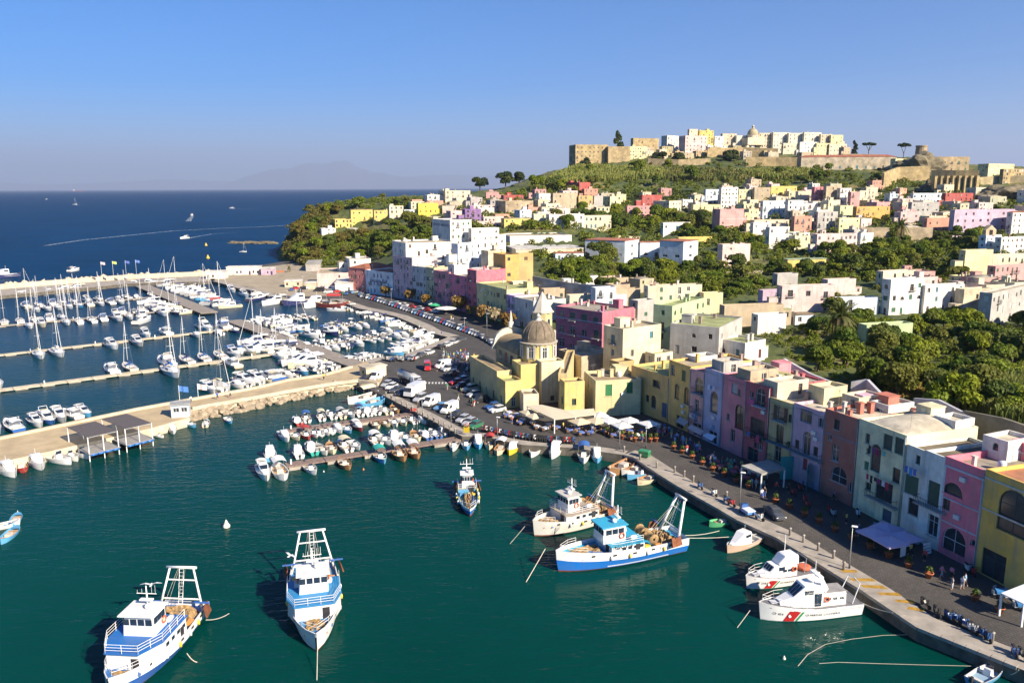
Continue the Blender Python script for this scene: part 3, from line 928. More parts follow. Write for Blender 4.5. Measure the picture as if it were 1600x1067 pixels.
FR=rowline([(985,638),(1046,662),(1102,688),(1166,718),(1241,750),(1343,797),(1417,836),(1478,868),(1541,900),(1700,985),(1900,1090)])
cA,cB,cC,cD=(1000,540,5.333),(1200,580,5.333),(1300,640,5.333),(1300,800,5.333)
ROW={}
def rh(key,*a,**k):ROW[key]=rowhouse(FR,*a,**k)
WHT=(.66,.66,.66);GRN=(.02,.10,.06);BRN=(.09,.045,.03)
rh('R0',(976,573),(1046,586),(.58,.36,.11),'low weathered yellow building with blue shop doors beside the church',depth=16,rc=C_['rooflime'],clutter=2,
wins=[(60,470,1.2,1.6),(135,350,2.6,1.6),(200,600,1.6,3.2,0,{'fc':(.03,.08,.2),'closed':1,'sc':(.03,.09,.22)}),(262,640,1.6,3.4,0,{'fc':(.03,.08,.2),'closed':1,'sc':(.03,.09,.22)}),(110,520,1.6,2.8,1)],crop=cA)
rh('R1',(1046,558),(1080,577),(.60,.37,.10),'tall ochre yellow house with a slim mast on its roof, next to the pink house with a white arch',rc=C_['rooftan'],depth=15,
wins=[(272,245,1.3,2.2,1,{'fc':WHT}),(362,295,1.3,2.2,0,{'closed':1,'sc':GRN}),(305,445,1.6,3.2,1),(385,490,1.7,3.6,1),(330,690,2.4,2.6,0)],crop=cA)
rh('R2',(1080,576),(1102,583),'pink','narrow pink house with a white arched window and iron balconies',rc=C_['roofgrey'],
wins=[(490,398,2.7,3.2,1,{'fc':WHT,'mull':1,'balc':3.2}),(470,555,1.3,2.6,0,{'balc':2.6,'mull':1}),(465,640,1.0,1.2),(470,790,2.6,2.6,0)],crop=cA)
rh('R3',(1102,574),(1131,583),(.42,.38,.50),'lilac house with a yellow arched niche above a pale green ground floor',rc=C_['rooftan'],
wins=[(618,330,2.4,2.8,1,{'fc':C_['yellow'],'mull':1,'balc':3.4}),(612,560,2.3,4.2,1,{'fc':(.45,.42,.52),'mull':0}),(655,575,1.0,1.3,0,{'fc':WHT,'mull':0}),(612,690,.6,.6,0,{'mull':0}),(600,850,2.6,2.4)],crop=cA)
rh('R4',(1131,585),(1167,594),'rose','wide rose pink house with a pointed loggia opening and shuttered top window',rc=C_['rooflime'],roof='vault',
wins=[(785,400,1.6,1.8,0,{'open':0,'closed':1,'sc':(.4,.42,.42)}),(826,418,.9,1.2),(822,695,2.4,4.6,1,{'fc':BRN,'mull':1}),(734,622,.9,1.3),(770,800,1.2,2.4),(755,920,2.4,3.2)],crop=cA)
rh('R5',(1167,594),(1204,607),(.38,.085,.10),'dark red house with rounded top, stacked arched balconies and pink laundry',rc=C_['roofgrey'],roof='vault',
wins=[(932,435,.9,1.1,0,{'fc':WHT,'mull':0}),(1000,500,2.3,3.2,1,{'fc':WHT,'mull':1,'balc':3.2,'bc':(.6,.62,.64)}),(978,620,3.6,2.8,1,{'fc':WHT,'mull':1,'balc':4.2}),(975,745,3.6,3.0,0,{'fc':(.1,.1,.1),'mull':1,'balc':4.6,'bc':(.12,.2,.16)}),
(945,347,.7,.8,0,{'fc':WHT,'mull':0}),(1043,468,.6,.8,0,{'fc':WHT,'mull':0}),(962,855,.9,1.6),(1002,870,1.0,1.6,0,{'fc':WHT,'mull':1}),(935,965,2.6,2.6)],crop=cA,trim=[(3.9,4.1,.08,(.38,.09,.10))])
rh('R6',(1204,619),(1241,633),(.46,.36,.16),'stained yellow stone house with brown shutters and a blue balcony',rc=C_['roofpale'],clutter=2,
wins=[(1168,625,1.6,2.5,0,{'open':1,'sc':BRN,'balc':2.8}),(1250,640,.9,1.4,0,{'fc':BRN,'mull':0}),(1160,815,1.7,3.2,0,{'fc':BRN,'mull':1,'balc':5.0,'bc':(.10,.19,.30)}),(1236,838,.7,.9,0,{'mull':0}),(1143,965,1.5,2.8,0,{'balc':3.4}),(1235,1000,.9,.9,1),(1232,1085,1.6,2.2,1)],crop=cA)
rh('R7',(1241,628),(1290,646),(.50,.33,.40),'pale mauve pink house with a long balcony above teal workshop doors',rc=C_['roofpale'],clutter=2,
wins=[(1380,640,2.6,2.1,0,{'fc':(.3,.32,.32),'mull':1,'sc':BRN}),(1507,685,1.3,1.6,0,{'fc':(.5,.5,.52),'mull':1}),(1382,905,1.7,3.9,1,{'fc':WHT,'mull':1,'balc':7.4,'bd':1.1,'bc':(.32,.33,.36)}),(1306,860,.9,1.6,0,{'fc':BRN}),(1460,920,1.0,1.6,0,{'fc':BRN}),(1372,1035,.9,2.0,0,{'closed':1,'sc':(.4,.03,.04)}),(1345,1180,2.7,3.3,1)],crop=cA)
rh('R8',(1290,637),(1343,656),(.35,.11,.075),'brick red house with a mauve top storey and a big white framed arch',rc=C_['roofpale'],clutter=2,trim=None,
wins=[(570,485,1.1,1.6,0,{'fc':(.07,.07,.06),'mull':1}),(517,572,.7,.9,0,{'mull':0,'fc':WHT}),(556,748,1.4,2.7,0,{'fc':WHT,'mull':1}),(672,785,3.6,4.0,1,{'fc':WHT,'mull':1}),(585,925,3.2,2.6,1,{'fc':WHT,'mull':1}),(690,1015,1.0,1.6,0,{'fc':WHT}),(560,1100,4.2,3.4),(685,1120,1.2,2.8)],crop=cB)
rh('R9',(1343,656),(1418,678),(.62,.58,.36),'large pale green peeling house with green shutters and much laundry',rc=C_['roofpale'],roof='vault',clutter=1,
wins=[(902,620,2.4,4.0,0,{'fc':WHT,'mull':1}),(826,600,.9,1.5,0,{'fc':(.3,.3,.28),'mull':0}),(992,655,1.7,2.3,0,{'closed':1,'sc':(.02,.06,.05)}),(1085,690,1.6,2.4,0,{'closed':1,'sc':(.02,.06,.05)}),(832,690,.7,.9,0,{'mull':0}),(886,835,2.0,4.2,1,{'fc':(.3,.3,.27),'mull':0}),(818,820,.9,1.3,0,{'closed':1,'sc':(.02,.15,.09)}),
(970,900,2.0,2.6,0,{'fc':BRN,'mull':0,'balc':8.6,'bd':1.1}),(1062,930,1.4,2.2,0,{'fc':BRN,'mull':0}),(832,990,1.1,1.2),(958,1080,3.2,3.0,0,{'fc':(.03,.08,.06),'mull':1,'balc':5.6}),(1036,1072,1.2,1.3),(900,1232,2.8,3.6),(985,1255,1.7,1.9,0,{'closed':1,'sc':(.05,.09,.16)}),(1050,1190,.8,.9,0,{'mull':0})],crop=cB)
rh('R10',(1418,694),(1446,704),(.55,.54,.47),'narrow grey house with a half-moon window above green shutters',rc=C_['roofdark'],roof='vault',clutter=1,depth=11,
wins=[(650,440,1.7,3.4,0,{'fc':WHT,'mull':1,'balc':2.6}),(712,455,.8,1.3),(665,600,3.2,1.9,1,{'fc':(.4,.42,.4),'mull':1}),(636,698,2.4,2.8,0,{'closed':1,'sc':(.02,.09,.06)}),(708,712,1.1,2.2,0,{'closed':1,'sc':(.02,.09,.06)}),(670,880,1.8,2.4,0,{'fc':BRN}),(690,1030,3.4,2.8)],crop=cC)
rh('R10b',(1446,704),(1478,714),(.57,.58,.54),'weathered white house with a tall green door on its iron balcony',rc=C_['roofdark'],depth=11,
wins=[(826,505,1.2,2.5),(845,680,3.6,2.3,1,{'fc':(.5,.52,.5),'mull':1}),(835,805,1.9,3.5,0,{'closed':1,'sc':(.015,.07,.05),'balc':4.6,'bd':1.1}),(835,1055,1.7,3.0,0,{'fc':(.5,.52,.52),'mull':1})],crop=cC)
rh('R11',(1478,712),(1541,736),(.62,.15,.20),'vivid pink house with white corner strips and cornices',rc=C_['roofgrey'],parapet=.9,clutter=1,
wins=[(995,555,1.4,2.3,0,{'fc':(.05,.05,.05)}),(1120,665,2.5,3.9,1,{'fc':(.06,.05,.05),'mull':1,'balc':5.6,'bd':1.2,'bc':(.35,.36,.4)}),(1220,645,1.9,2.3,0,{'fc':(.06,.06,.06),'mull':1}),(1002,712,3.0,1.7,1,{'fc':(.07,.07,.07),'mull':0}),(1165,925,3.3,5.0,1,{'fc':(.12,.12,.12),'mull':1}),(948,832,1.1,1.7,0,{'fc':(.1,.1,.1)}),
(1005,1190,3.6,3.4,1,{'fc':WHT,'mull':1}),(1165,1320,1.7,3.6,0,{'fc':WHT,'mull':0}),(1065,1030,.8,.8,1,{'fc':WHT,'mull':0}),(1172,1130,.8,.8,1,{'fc':WHT,'mull':0})],crop=cC)
rh('R12',(1541,731),(1668,782),(.66,.38,.07),'bright yellow corner house with a huge white framed arch and dark green shopfront',rc=C_['terracotta']if 'terracotta' in C_ else(.5,.2,.1),clutter=3,
wins=[(1383,695,1.7,2.5,0,{'fc':WHT,'mull':1}),(1530,810,4.4,5.2,1,{'fc':WHT,'mull':1,'balc':8.5,'bd':1.3,'bc':(.3,.3,.3)}),(1490,1040,4.2,5.6,1,{'fc':(.03,.05,.05),'mull':1}),(1355,962,.9,1.6,0,{'mull':0}),(1470,1220,1.6,2.8,0,{'closed':1,'sc':(.06,.1,.14)}),(1330,1400,3.4,3.6,0,{'fc':(.015,.06,.045),'mull':1}),(1480,1450,3.4,3.8,0,{'fc':(.015,.06,.045),'mull':1})],crop=cC)
def band(key,z0,z1,x0,x1,d_,col,nm='cornice'):
 r,A,d,n,W,hh=ROW[key]
 b=MB();b.box(x0*W+.01,x1*W-.01,-d_,-.004,z0,z1,'plaster');put(nm,b.mesh(nm),r,col)
hh=ROW['R11'][5]
for z0,z1 in((hh-1.35,hh-1.1),(hh*.58,hh*.58+.14),(hh*.34,hh*.34+.16)):band('R11',z0,z1,0,1,.14,(.62,.60,.64))
band('R11',.1,hh-1.4,0,.05,.05,(.62,.60,.64),'pilaster');band('R11',.1,hh-1.4,.94,1,.05,(.62,.60,.64),'pilaster')
hh=ROW['R12'][5]
for z0,z1 in((hh-1.2,hh-.95),(hh*.62,hh*.62+.2)):band('R12',z0,z1,0,1,.12,(.66,.60,.5))
band('R8',ROW['R8'][5]-4.0,ROW['R8'][5]-3.75,0,1,.08,(.33,.2,.27))
for k,c in(('R7',(.45,.33,.38)),('R6',(.4,.34,.2)),('R4',(.55,.25,.27)),('R3',(.5,.5,.52))):band(k,ROW[k][5]-.9,ROW[k][5]-.75,0,1,.1,c)
def swing_door(key,X,Y,w_,h_,col,crop,ang):
 r,A,d,n,W,hh=ROW[key]
 px,py=crop[0]+X/crop[2],crop[1]+Y/crop[2]
 rd=ray(px,py);t=n.dot(A-Vector((0,0,CAMH)))/n.dot(rd);p=Vector((0,0,CAMH))+rd*t
 put('door',shutter_mesh(w_,h_),r,col,((p-A).dot(d),-.06,.1),ang)
swing_door('R7',1270,1150,2.2,4.0,(.01,.30,.27),cA,-1.9)
swing_door('R7',1400,1200,2.2,4.0,(.01,.30,.27),cA,-.9)
FL=rowline([(530,452),(544,455),(575,458),(613,464),(644,470),(700,481),(745,493),(792,508),(830,519),(872,532)])
def fh(*a,**k):
 k.setdefault('fc',(.55,.54,.52));return rowhouse(FL,*a,**k)
k_=0
WA=dict(fl=2.9,col=2.6,skip=.12,ww=.95,wh=1.6)
fh((545,417),(571,421),(.50,.16,.14),'red house with brick roof at the far end of the harbour row',roof='red',rc=C_['roofred'],wargs=WA,depth=18)
ita=fh((571,421),(614,427),(.62,.66,.72),'pale blue white building with painted lettering and arched top windows',roof='flat',rc=C_['roofred'],depth=14,wargs=dict(fl=3.4,col=2.5,skip=.1,ww=1.1,wh=1.8,arch=.5))
fh((614,398),(644,404),(.48,.34,.36),'tall faded pink house right of the lettered white building',rc=C_['roofpale'],wargs=WA)
fh((644,415),(666,418),(.42,.42,.40),'grey house with balconies between the faded pink and olive houses',rc=C_['roofpale'],wargs=WA)
fh((666,416),(678,420),(.40,.38,.22),'narrow olive house in the far harbour row',rc=C_['roofpale'],wargs=WA)
fh((678,421),(702,426),(.55,.20,.22),'coral pink house with a large arched window, hung with laundry',rc=C_['roofpale'],wargs=dict(fl=3.2,col=2.8,skip=.1,arch=.35,ww=1.2,wh=1.8))
fh((702,427),(730,433),(.50,.13,.20),'deep pink house with a dark balcony, behind the white market parasol',rc=C_['roofpale'],wargs=WA)
fh((730,419),(745,424),(.46,.10,.14),'crimson narrow house next to the long olive yellow block',rc=C_['white'],wargs=WA)
fh((745,437),(792,457),(.52,.45,.20),'long olive yellow block with a mossy roof in the far row',rc=C_['rooflime'],wargs=dict(fl=3.6,col=2.6,skip=.15,ww=.95,wh=1.6),depth=13)
fh((792,459),(804,463),(.50,.32,.48),'narrow lilac house beside the long olive yellow block',rc=C_['roofgrey'],wargs=WA)
fh((804,464),(834,470),(.48,.47,.42),'grey blue house behind the church bell tower',rc=C_['roofgrey'],wargs=WA)
def lettering(txt,par,size,x,z,mat,name='lettering',ext=.02,rot=(PI/2,0,0),y=-.03,shear=0.0,sx=1.0):
 cu=bpy.data.curves.new(name,'FONT');cu.body=txt;cu.size=size;cu.extrude=ext;cu.align_x='CENTER';cu.shear=shear
 cu.resolution_u=2
 tmp=bpy.data.objects.new('tmp',cu);COL.objects.link(tmp)
 dg=bpy.context.evaluated_depsgraph_get();me=bpy.data.meshes.new_from_object(tmp.evaluated_get(dg))
 bpy.data.objects.remove(tmp);me.name=name
 me.materials.clear();me.materials.append(MATS[mat])
 o=put(name,me,par,None,(x,y,z));o.rotation_euler=rot;o.scale=(sx,1,1)
 return o
plain('ink_blue',(.05,.07,.16),.7,var=.2);plain('ink_red',(.45,.02,.02),.5,var=.1);plain('ink_green',(.02,.28,.08),.5,var=.1);plain('ink_black',(.03,.03,.035),.6,var=.2);plain('ink_white',(.75,.75,.75),.5,var=.05)
lettering('Fanalda Ball',ita[0],2.5,ita[4]*.47,ita[5]*.52,'ink_blue',shear=.2,ext=.04,y=-.05,sx=1.15)
# ---------------------------------------------------------------- houses on the slopes, from the promontory to the right edge
WV=dict(fl=3.0,col=2.8,skip=.2)
def V(*a,**k):
 k.setdefault('wargs',WV);return H(*a,**k)
V(520,524,551,356,343,'yellow','low yellow annex at the seaward end of the promontory houses')
V(546,549,583,352,328,'yellow','long yellow villa with a dark roof edge on the promontory',roof='slab',rc=C_['brown'])
V(583,585,612,349,329,'yellow','yellow house joined to the right of the long yellow promontory villa')
V(606,609,631,348,322,'cream','cream house between the yellow promontory houses and the small bluish one')
V(630,632,648,342,328,'bluewhite','small bluish white house on the promontory below the trees')
V(651,654,685,342,318,(.76,.58,.06),'bright lemon yellow house with red windows on the promontory',fc=(.4,.05,.04))
V(642,644,660,322,312,'salmon','small salmon house above the lemon yellow one on the ridge')
V(662,668,700,319,305,'white','low white house on the ridge against the sea')
V(686,696,735,317,298,'cream','large cream house highest on the promontory ridge against the sea',th=20)
V(722,727,752,349,327,'purple','dark purple house with verandas behind the white institute',fc=(.1,.06,.12))
V(730,735,781,335,321,'palepink','pale lilac pink house behind the purple one')
V(752,756,787,356,339,'palepink','small pink white house with arched red shutters right of the purple one',fc=(.3,.06,.05))
V(771,774,796,347,335,'salmon','small apricot house among terraces behind the institute')
V(783,788,829,357,342,'yellow','yellow house with a flat roof above the long white school',roof='slab',rc=C_['roofgrey'])
V(774,790,833,334,314,'tan','rough unplastered stone house with pale yellow end wall',mat='tuff')
V(783,787,818,314,305,'red','low house with red rooms on the upper terrace left of the hill',th=12)
V(500,503,525,369,357,'white','low white house under the yellow promontory annex')
V(540,543,561,369,357,'grey','grey flat house under the long yellow villa')
V(657,659,672,359,349,'salmon','tiny salmon house on the green slope left of the institute')
I=V(676,704,737,386,344,'white','tall white institute building with its name lettered on the shaded side',th=30,clutter=0,winL=[(x,3.6,.5,2.4,False)for x in(1.6,4.2,5.6,7.0,8.4,9.8)],y=400)
V(735,737,780,388,357,'white','white wing joined to the right of the institute',th=30,y=398)
V(766,797,893,394,369,'white','long white classroom building with a row of square windows',th=14,wargs=dict(fl=8,col=4,ww=2.4,wh=1.8,skip=0,door=False),clutter=0,y=430)
V(784,806,912,404,390,'cream','low hall with a pale barrel vault roof in front of the classrooms',th=12,roof='slab',rc=(.62,.60,.55),clutter=0,y=400)
V(866,868,912,407,396,'bluewhite','small white building with a red roof under the vaulted hall',th=14,roof='red',rc=C_['roofred'],y=385)
V(614,635,712,421,380,'white','broad white block rising behind the faded pink harbour house',th=24,y=352,clutter=2)
V(706,716,752,423,381,'bluewhite','blue white house in front of the institute',th=40,y=345)
V(752,763,790,425,392,'cream','cream house with a stained wall below the institute wing',th=30,y=340,mat='tuff')
V(700,710,733,430,414,'white','white rooftop rooms above the coral and deep pink harbour houses',th=30,y=322)
V(735,746,778,443,421,'white','white rooftop wing behind the crimson harbour house',th=25,y=312,clutter=0)
V(771,790,811,436,398,'orange','tall orange house with a blank sunlit wall behind the olive yellow block',th=28,y=312,wargs=dict(skip=.7))
V(809,811,833,437,396,'ochre','ochre orange tower house beside the blank orange one',th=20,y=318,wargs=dict(skip=.8))
V(540,547,580,424,405,'white','white top floor house behind the brick roofed red harbour house',th=20,y=400)
V(490,496,545,449,427,'palepink','low dusty pink shed at the end of the harbour row',th=10,clutter=0,wargs=dict(skip=.6))
V(520,524,552,457,443,'white','white cafe pavilion in front of the dusty pink shed',th=8,roof='slab',rc=C_['white'],clutter=0)
V(534,540,562,443,428,'cream','small cream annex between the pink shed and the red house',th=15,clutter=0)
V(474,478,500,424,413,'grey','grey concrete open shed under the promontory trees',th=10,roof='slab',rc=C_['grey'],clutter=0)
for i,(a,b,l)in enumerate([(408,428,'white hut with violet panels at the root of the breakwater'),(322,352,'low white bathing kiosk with arched openings at the breakwater root'),(354,406,'long white bathing cabin row with violet doors by the sea'),(445,470,'beige site office in the boatyard'),(476,492,'small pale boat shed in the boatyard')]):
 V(a-1,a,b,[430,436,430,449,452][i],[420,425,418,440,443][i],['lilac','white','white','cream','cream'][i],l,th=6,d=7,clutter=0,roof='slab',rc=C_['white'],wargs=dict(col=2.2,skip=.1,fl=4),fc=C_['purple']if i in(0,2)else None)
V(914,976,998,404,377,'bluewhite','left block of the big white school with a brown roof',th=58,roof='slab',rc=C_['brick'],clutter=0,y=395,wargs=dict(fl=4.2,col=4.5,ww=2.4,wh=1.3,skip=.15))
V(996,1000,1034,402,379,'bluewhite','recessed middle of the white school with a spiral stair',th=8,roof='slab',rc=C_['brick'],clutter=0,y=408,wargs=dict(fl=4.2,col=4,ww=2.2,wh=1.3,skip=.2))
V(1030,1067,1090,406,378,'bluewhite','right block of the white school with paired windows',th=50,roof='slab',rc=C_['brick'],clutter=0,y=385,wargs=dict(fl=4.2,col=4.5,ww=2.4,wh=1.3,skip=.1))
V(1056,1060,1112,385,371,'yellow','yellow bungalow behind the right school block',th=14,rc=C_['rooflime'])
V(853,858,913,355,335,'white','white two storey villa with a stone base above the long classroom building',th=12)
V(910,913,955,357,337,'cream','cream house joined to the white villa above the classrooms',th=16)
V(1032,1036,1078,369,348,'white','white cubic house with arches in the trees behind the school',th=18)
V(838,842,863,321,303,'white','white house with terraces under the hill, left of the grey windowed one')
V(860,864,902,327,302,'tan','greyish cream house with a row of windows under the hill')
V(884,905,922,306,285,'red','dark red cube house on the upper terraces',th=40,wargs=dict(skip=.8))
V(902,904,926,327,306,'ochre','ochre yellow house in a row under the hill, below the dark red cube',th=15)
V(924,928,942,327,306,'grey','grey shaded house between the two yellow ones under the hill')
V(940,953,970,327,307,'paleyellow','pale yellow corner house ending the terrace row under the hill',th=32)
V(977,980,1018,336,322,'pink','low pink house below the vivid red one',th=12)
V(998,1003,1034,332,305,'red','vivid red stepped house above the low pink one',th=18,wargs=dict(skip=.4))
V(1020,1045,1064,338,314,'cream','cream square house with green windows right of the vivid red one',th=40)
V(1080,1083,1125,338,320,'paleyellow','pale yellow house with arched windows behind the spruce',th=12,wargs=dict(arch=.8,fl=3,col=3,skip=.1))
V(1099,1102,1125,319,296,'bluewhite','blue white tall house with many windows left of the white arcaded one',th=14)
V(1122,1126,1152,326,293,'white','white stacked house with arcades and stairs under the hill',th=18,wargs=dict(arch=.6,fl=3,col=2.6,skip=.1))
V(1112,1124,1161,361,327,'pink','big salmon pink block with white bands beside the spruce',th=22,wargs=dict(skip=.65),trim=[(3.5,3.75,.06,(.7,.5,.48)),(7,7.25,.06,(.7,.5,.48))])
V(1120,1128,1171,416,382,'palepink','pale pink stepped house with a small awning among orchards',th=20,wargs=dict(skip=.55))
V(1171,1176,1203,375,348,'white','low white farmhouse with arches left of the white tall one',th=12)
V(1196,1201,1232,388,355,'white','white tall farmhouse with a blank end wall in the orchards',th=20,wargs=dict(skip=.6))
V(1172,1178,1232,362,344,'cream','long cream house behind the white farmhouses',th=10)
V(1226,1230,1290,421,406,'yellow','yellow cottage with a pale green roof in the orchard',th=12,roof='slab',rc=(.35,.45,.30),clutter=0)
V(1150,1154,1178,317,296,'paleyellow','pale yellow house with a dark red attic in the packed row',th=10)
V(1176,1178,1203,317,293,'tan','tan house left of the golden yellow one in the packed row',th=10)
V(1201,1204,1244,315,291,'yellow','golden yellow house standing highest in the packed row',th=12)
V(1187,1191,1228,342,314,'bluewhite','white house with bright blue shutters in the packed row',th=12,fc=(.05,.2,.5))
V(1226,1230,1254,343,313,'white','white house with blue doors right of the blue shuttered one',th=14,fc=(.05,.2,.5))
V(1243,1246,1271,324,299,'cream','cream narrow house between the golden and the rose houses',th=14)
V(1268,1271,1289,326,292,'rose','slim rose house in the packed row',th=14)
V(1286,1289,1310,327,291,'tan','slim tan house right of the slim rose one',th=14)
V(1308,1311,1328,327,294,'white','slim white house near the end of the packed row',th=14)
V(1325,1328,1342,329,300,'pink','slim pink house at the end of the packed row',th=14)
V(1340,1342,1366,318,298,'cream','cream terraced house above the orange balcony house',th=14)
V(1333,1337,1389,347,323,'orange','orange house with a glazed balcony front',th=16,fc=(.6,.55,.45))
V(1237,1240,1267,368,338,'salmon','brown pink house with a yellow ground floor',th=14)
V(1271,1276,1307,366,331,'grey','grey white tall house with a glazed loggia',th=16)
V(1305,1310,1342,366,341,'paleyellow','pale cream cube house right of the glazed loggia',th=18)
V(1269,1275,1337,400,366,'palepink','modern pale pink house with diagonal white balconies',th=16,rc=(.3,.36,.2))
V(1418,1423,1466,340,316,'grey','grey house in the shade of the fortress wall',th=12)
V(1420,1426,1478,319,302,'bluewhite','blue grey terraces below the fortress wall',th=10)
V(1470,1476,1519,322,302,'red','red and white house under the buttressed wall',th=14)
V(1443,1447,1489,364,341,'salmon','coral red cottage with red windows by the orchard wall',th=12,fc=(.4,.05,.05))
V(1482,1488,1584,371,328,'lilac','long lilac palace with dark pink windows',th=14,fc=(.35,.05,.12),wargs=dict(fl=3.6,col=4.5,skip=.3))
V(1570,1579,1625,366,332,'white','white house with a red roof at the right edge',th=20,roof='red',rc=C_['roofred'])
V(1552,1562,1625,400,371,'white','white house with a red roof edge right of the old chapel',th=18,rc=C_['roofred'])
V(1500,1505,1548,432,391,'paleyellow','pale yellow cube house at the right edge above the orchard',th=14,wargs=dict(skip=.6))
V(1544,1549,1640,428,398,'cream','long cream house joined to the pale yellow cube at the right edge',th=14)
V(1545,1552,1640,452,416,'pink','rose pink terraced house at the right edge',th=22)
V(1375,1388,1440,493,437,'white','large white apartment house with a glazed bay above the gardens',th=22,clutter=2,wargs=dict(fl=3.4,col=3.4,skip=.25,ww=1.2))
V(1372,1378,1428,452,424,'cream','cream upper house with a pinkish roof edge behind the white apartments',th=20,rc=C_['brick'])
V(1438,1442,1503,490,446,'white','white terraced house right of the glazed bay apartments',th=14,clutter=2)
V(1498,1503,1545,492,452,'cream','stained cream house at the right of the white terraced row',th=18,mat='tuff')
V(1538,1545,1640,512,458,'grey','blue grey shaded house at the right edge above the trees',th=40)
V(1216,1220,1302,488,447,'palepink','ornate beige pink house with a carved parapet and brown shutters',th=10,rc=C_['roofpale'],wargs=dict(fl=4.5,col=5,skip=0,ww=1.6,wh=2.2),parapet=.9)
V(1187,1191,1222,478,454,'lilac','lilac terrace house left of the ornate beige one',th=10)
V(1210,1214,1246,448,428,'grey','small grey upper house with a white awning, above the ornate house',th=16)
V(1286,1292,1336,462,437,'palepink','light pink upper house with a chimney, right of the ornate house',th=16,wargs=dict(skip=.6))
V(1296,1302,1372,492,466,'bluewhite','low blue white house in the shade behind the big palm',th=8)
V(1236,1242,1272,508,492,'bluewhite','little blue cottage with a brown roof near the big palm',th=12,roof='red',rc=C_['brown'],clutter=0)
V(1348,1352,1424,540,508,'green','flat roofed garden house with a green terrace among trees',th=14,rc=C_['rooflime'],clutter=0,winR=None,winL=None)
V(1005,1012,1096,474,447,'cream','cream house with a bright red flat roof at the edge of the orchard',th=12,rc=(.42,.04,.04),y=258)
V(1096,1099,1129,478,458,'paleyellow','small pale yellow house with a green door',th=10,fc=C_['green'],y=258,clutter=0)
V(1019,1048,1100,556,478,'green','tall pale green house with green shutters behind the quay row',th=52,rc=C_['rooflime'],y=205,fc=(.03,.12,.06),clutter=1)
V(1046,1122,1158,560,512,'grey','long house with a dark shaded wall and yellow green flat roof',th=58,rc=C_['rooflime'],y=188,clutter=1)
V(1120,1163,1195,565,536,'white','white house with a green roof and one red shutter',th=38,rc=C_['rooflime'],y=186,fc=(.4,.03,.03),clutter=1,wargs=dict(skip=.4,col=4))
V(1098,1101,1158,527,503,'white','white house with a rounded parapet under green terraces',th=14,rc=C_['rooflime'],y=212,wargs=dict(skip=.7))
V(1126,1131,1223,505,478,'tan','tan flat house with a wide mossy roof',th=10,rc=C_['rooflime'],y=232,wargs=dict(skip=.7))
V(1180,1184,1228,508,492,'white','white low house under the mossy roof beside the garden',th=14,y=222,clutter=0,wargs=dict(skip=.6))
V(942,972,1031,590,514,(.66,.60,.40),'pale yellow house with a diagonal shadow on its sunny end wall',th=34,y=186,rc=C_['rooftan'],clutter=2,wargs=dict(skip=.6,col=4))
V(1016,1022,1050,592,553,'cream','shaded cream house behind the low yellow shops',th=30,y=186,rc=C_['rooflime'])
V(860,868,940,545,478,(.50,.13,.19),'broad magenta pink house with white framed windows behind the church dome',th=-46,d=14,y=226,rc=C_['roofgrey'],clutter=2,wargs=dict(fl=4,col=3.6,skip=-.1,ww=1.5,wh=2.4,arch=0),fc=(.68,.66,.68),trim=[(9.3,9.6,.12,(.5,.45,.55)),(4.8,5.0,.1,(.55,.45,.5))])
V(935,938,948,552,487,'lilac','narrow lilac side house right of the broad magenta one',th=10,y=215)
V(934,940,992,520,484,'pink','sunlit pink terrace house behind the pale yellow house',th=8,y=232,wargs=dict(skip=.7))
V(798,802,850,475,441,'cream','high blank cream terrace wall house behind the olive yellow block',th=12,y=300,wargs=dict(skip=.9))
V(846,850,882,470,452,'tan','tan rooftop house behind the church spire',th=20,y=280)
V(884,890,926,482,462,'cream','cream roof terrace house left of the white stair tower',th=14,y=262)
V(924,930,962,485,450,'bluewhite','white blue rooftop house with chimneys',th=20,y=258)
V(958,962,1000,482,452,'tan','tan shaded house left of the red flat roof',th=16,y=262)
V(990,996,1022,500,470,'grey','grey shaded back house behind the tall pale green one',th=30,y=240)
for a in[(1160,1172,1216,600,580,'tan','tan domed roof room behind the dark red quay house',138),(1208,1214,1262,622,598,'cream','cream rooftop room with a blank wall behind the yellow stone quay house',132),
(1272,1286,1322,640,607,'paleyellow','sunlit cream rooftop room behind the mauve pink quay house',128),(1322,1340,1378,650,622,'cream','cream rooftop terrace room with beams behind the brick red quay house',124),
(1376,1386,1426,664,634,'white','white roof room behind the large pale green quay house',120),(1478,1490,1520,690,658,'white','white roof room in the shade behind the narrow grey quay house',110),(1120,1130,1160,588,566,'grey','grey rooftop room behind the lilac quay house',146),(1080,1086,1120,580,558,'white','white rooftop parapet house behind the ochre quay house',160),(1560,1572,1612,720,690,'white','white shuttered roof room behind the bright yellow corner house',100)]:
 V(*a[:7],th=24,y=a[7],base=9,wargs=dict(skip=.6),roof='vault' if a[7]%4==0 else 'flat',rc=C_['roofpale'])
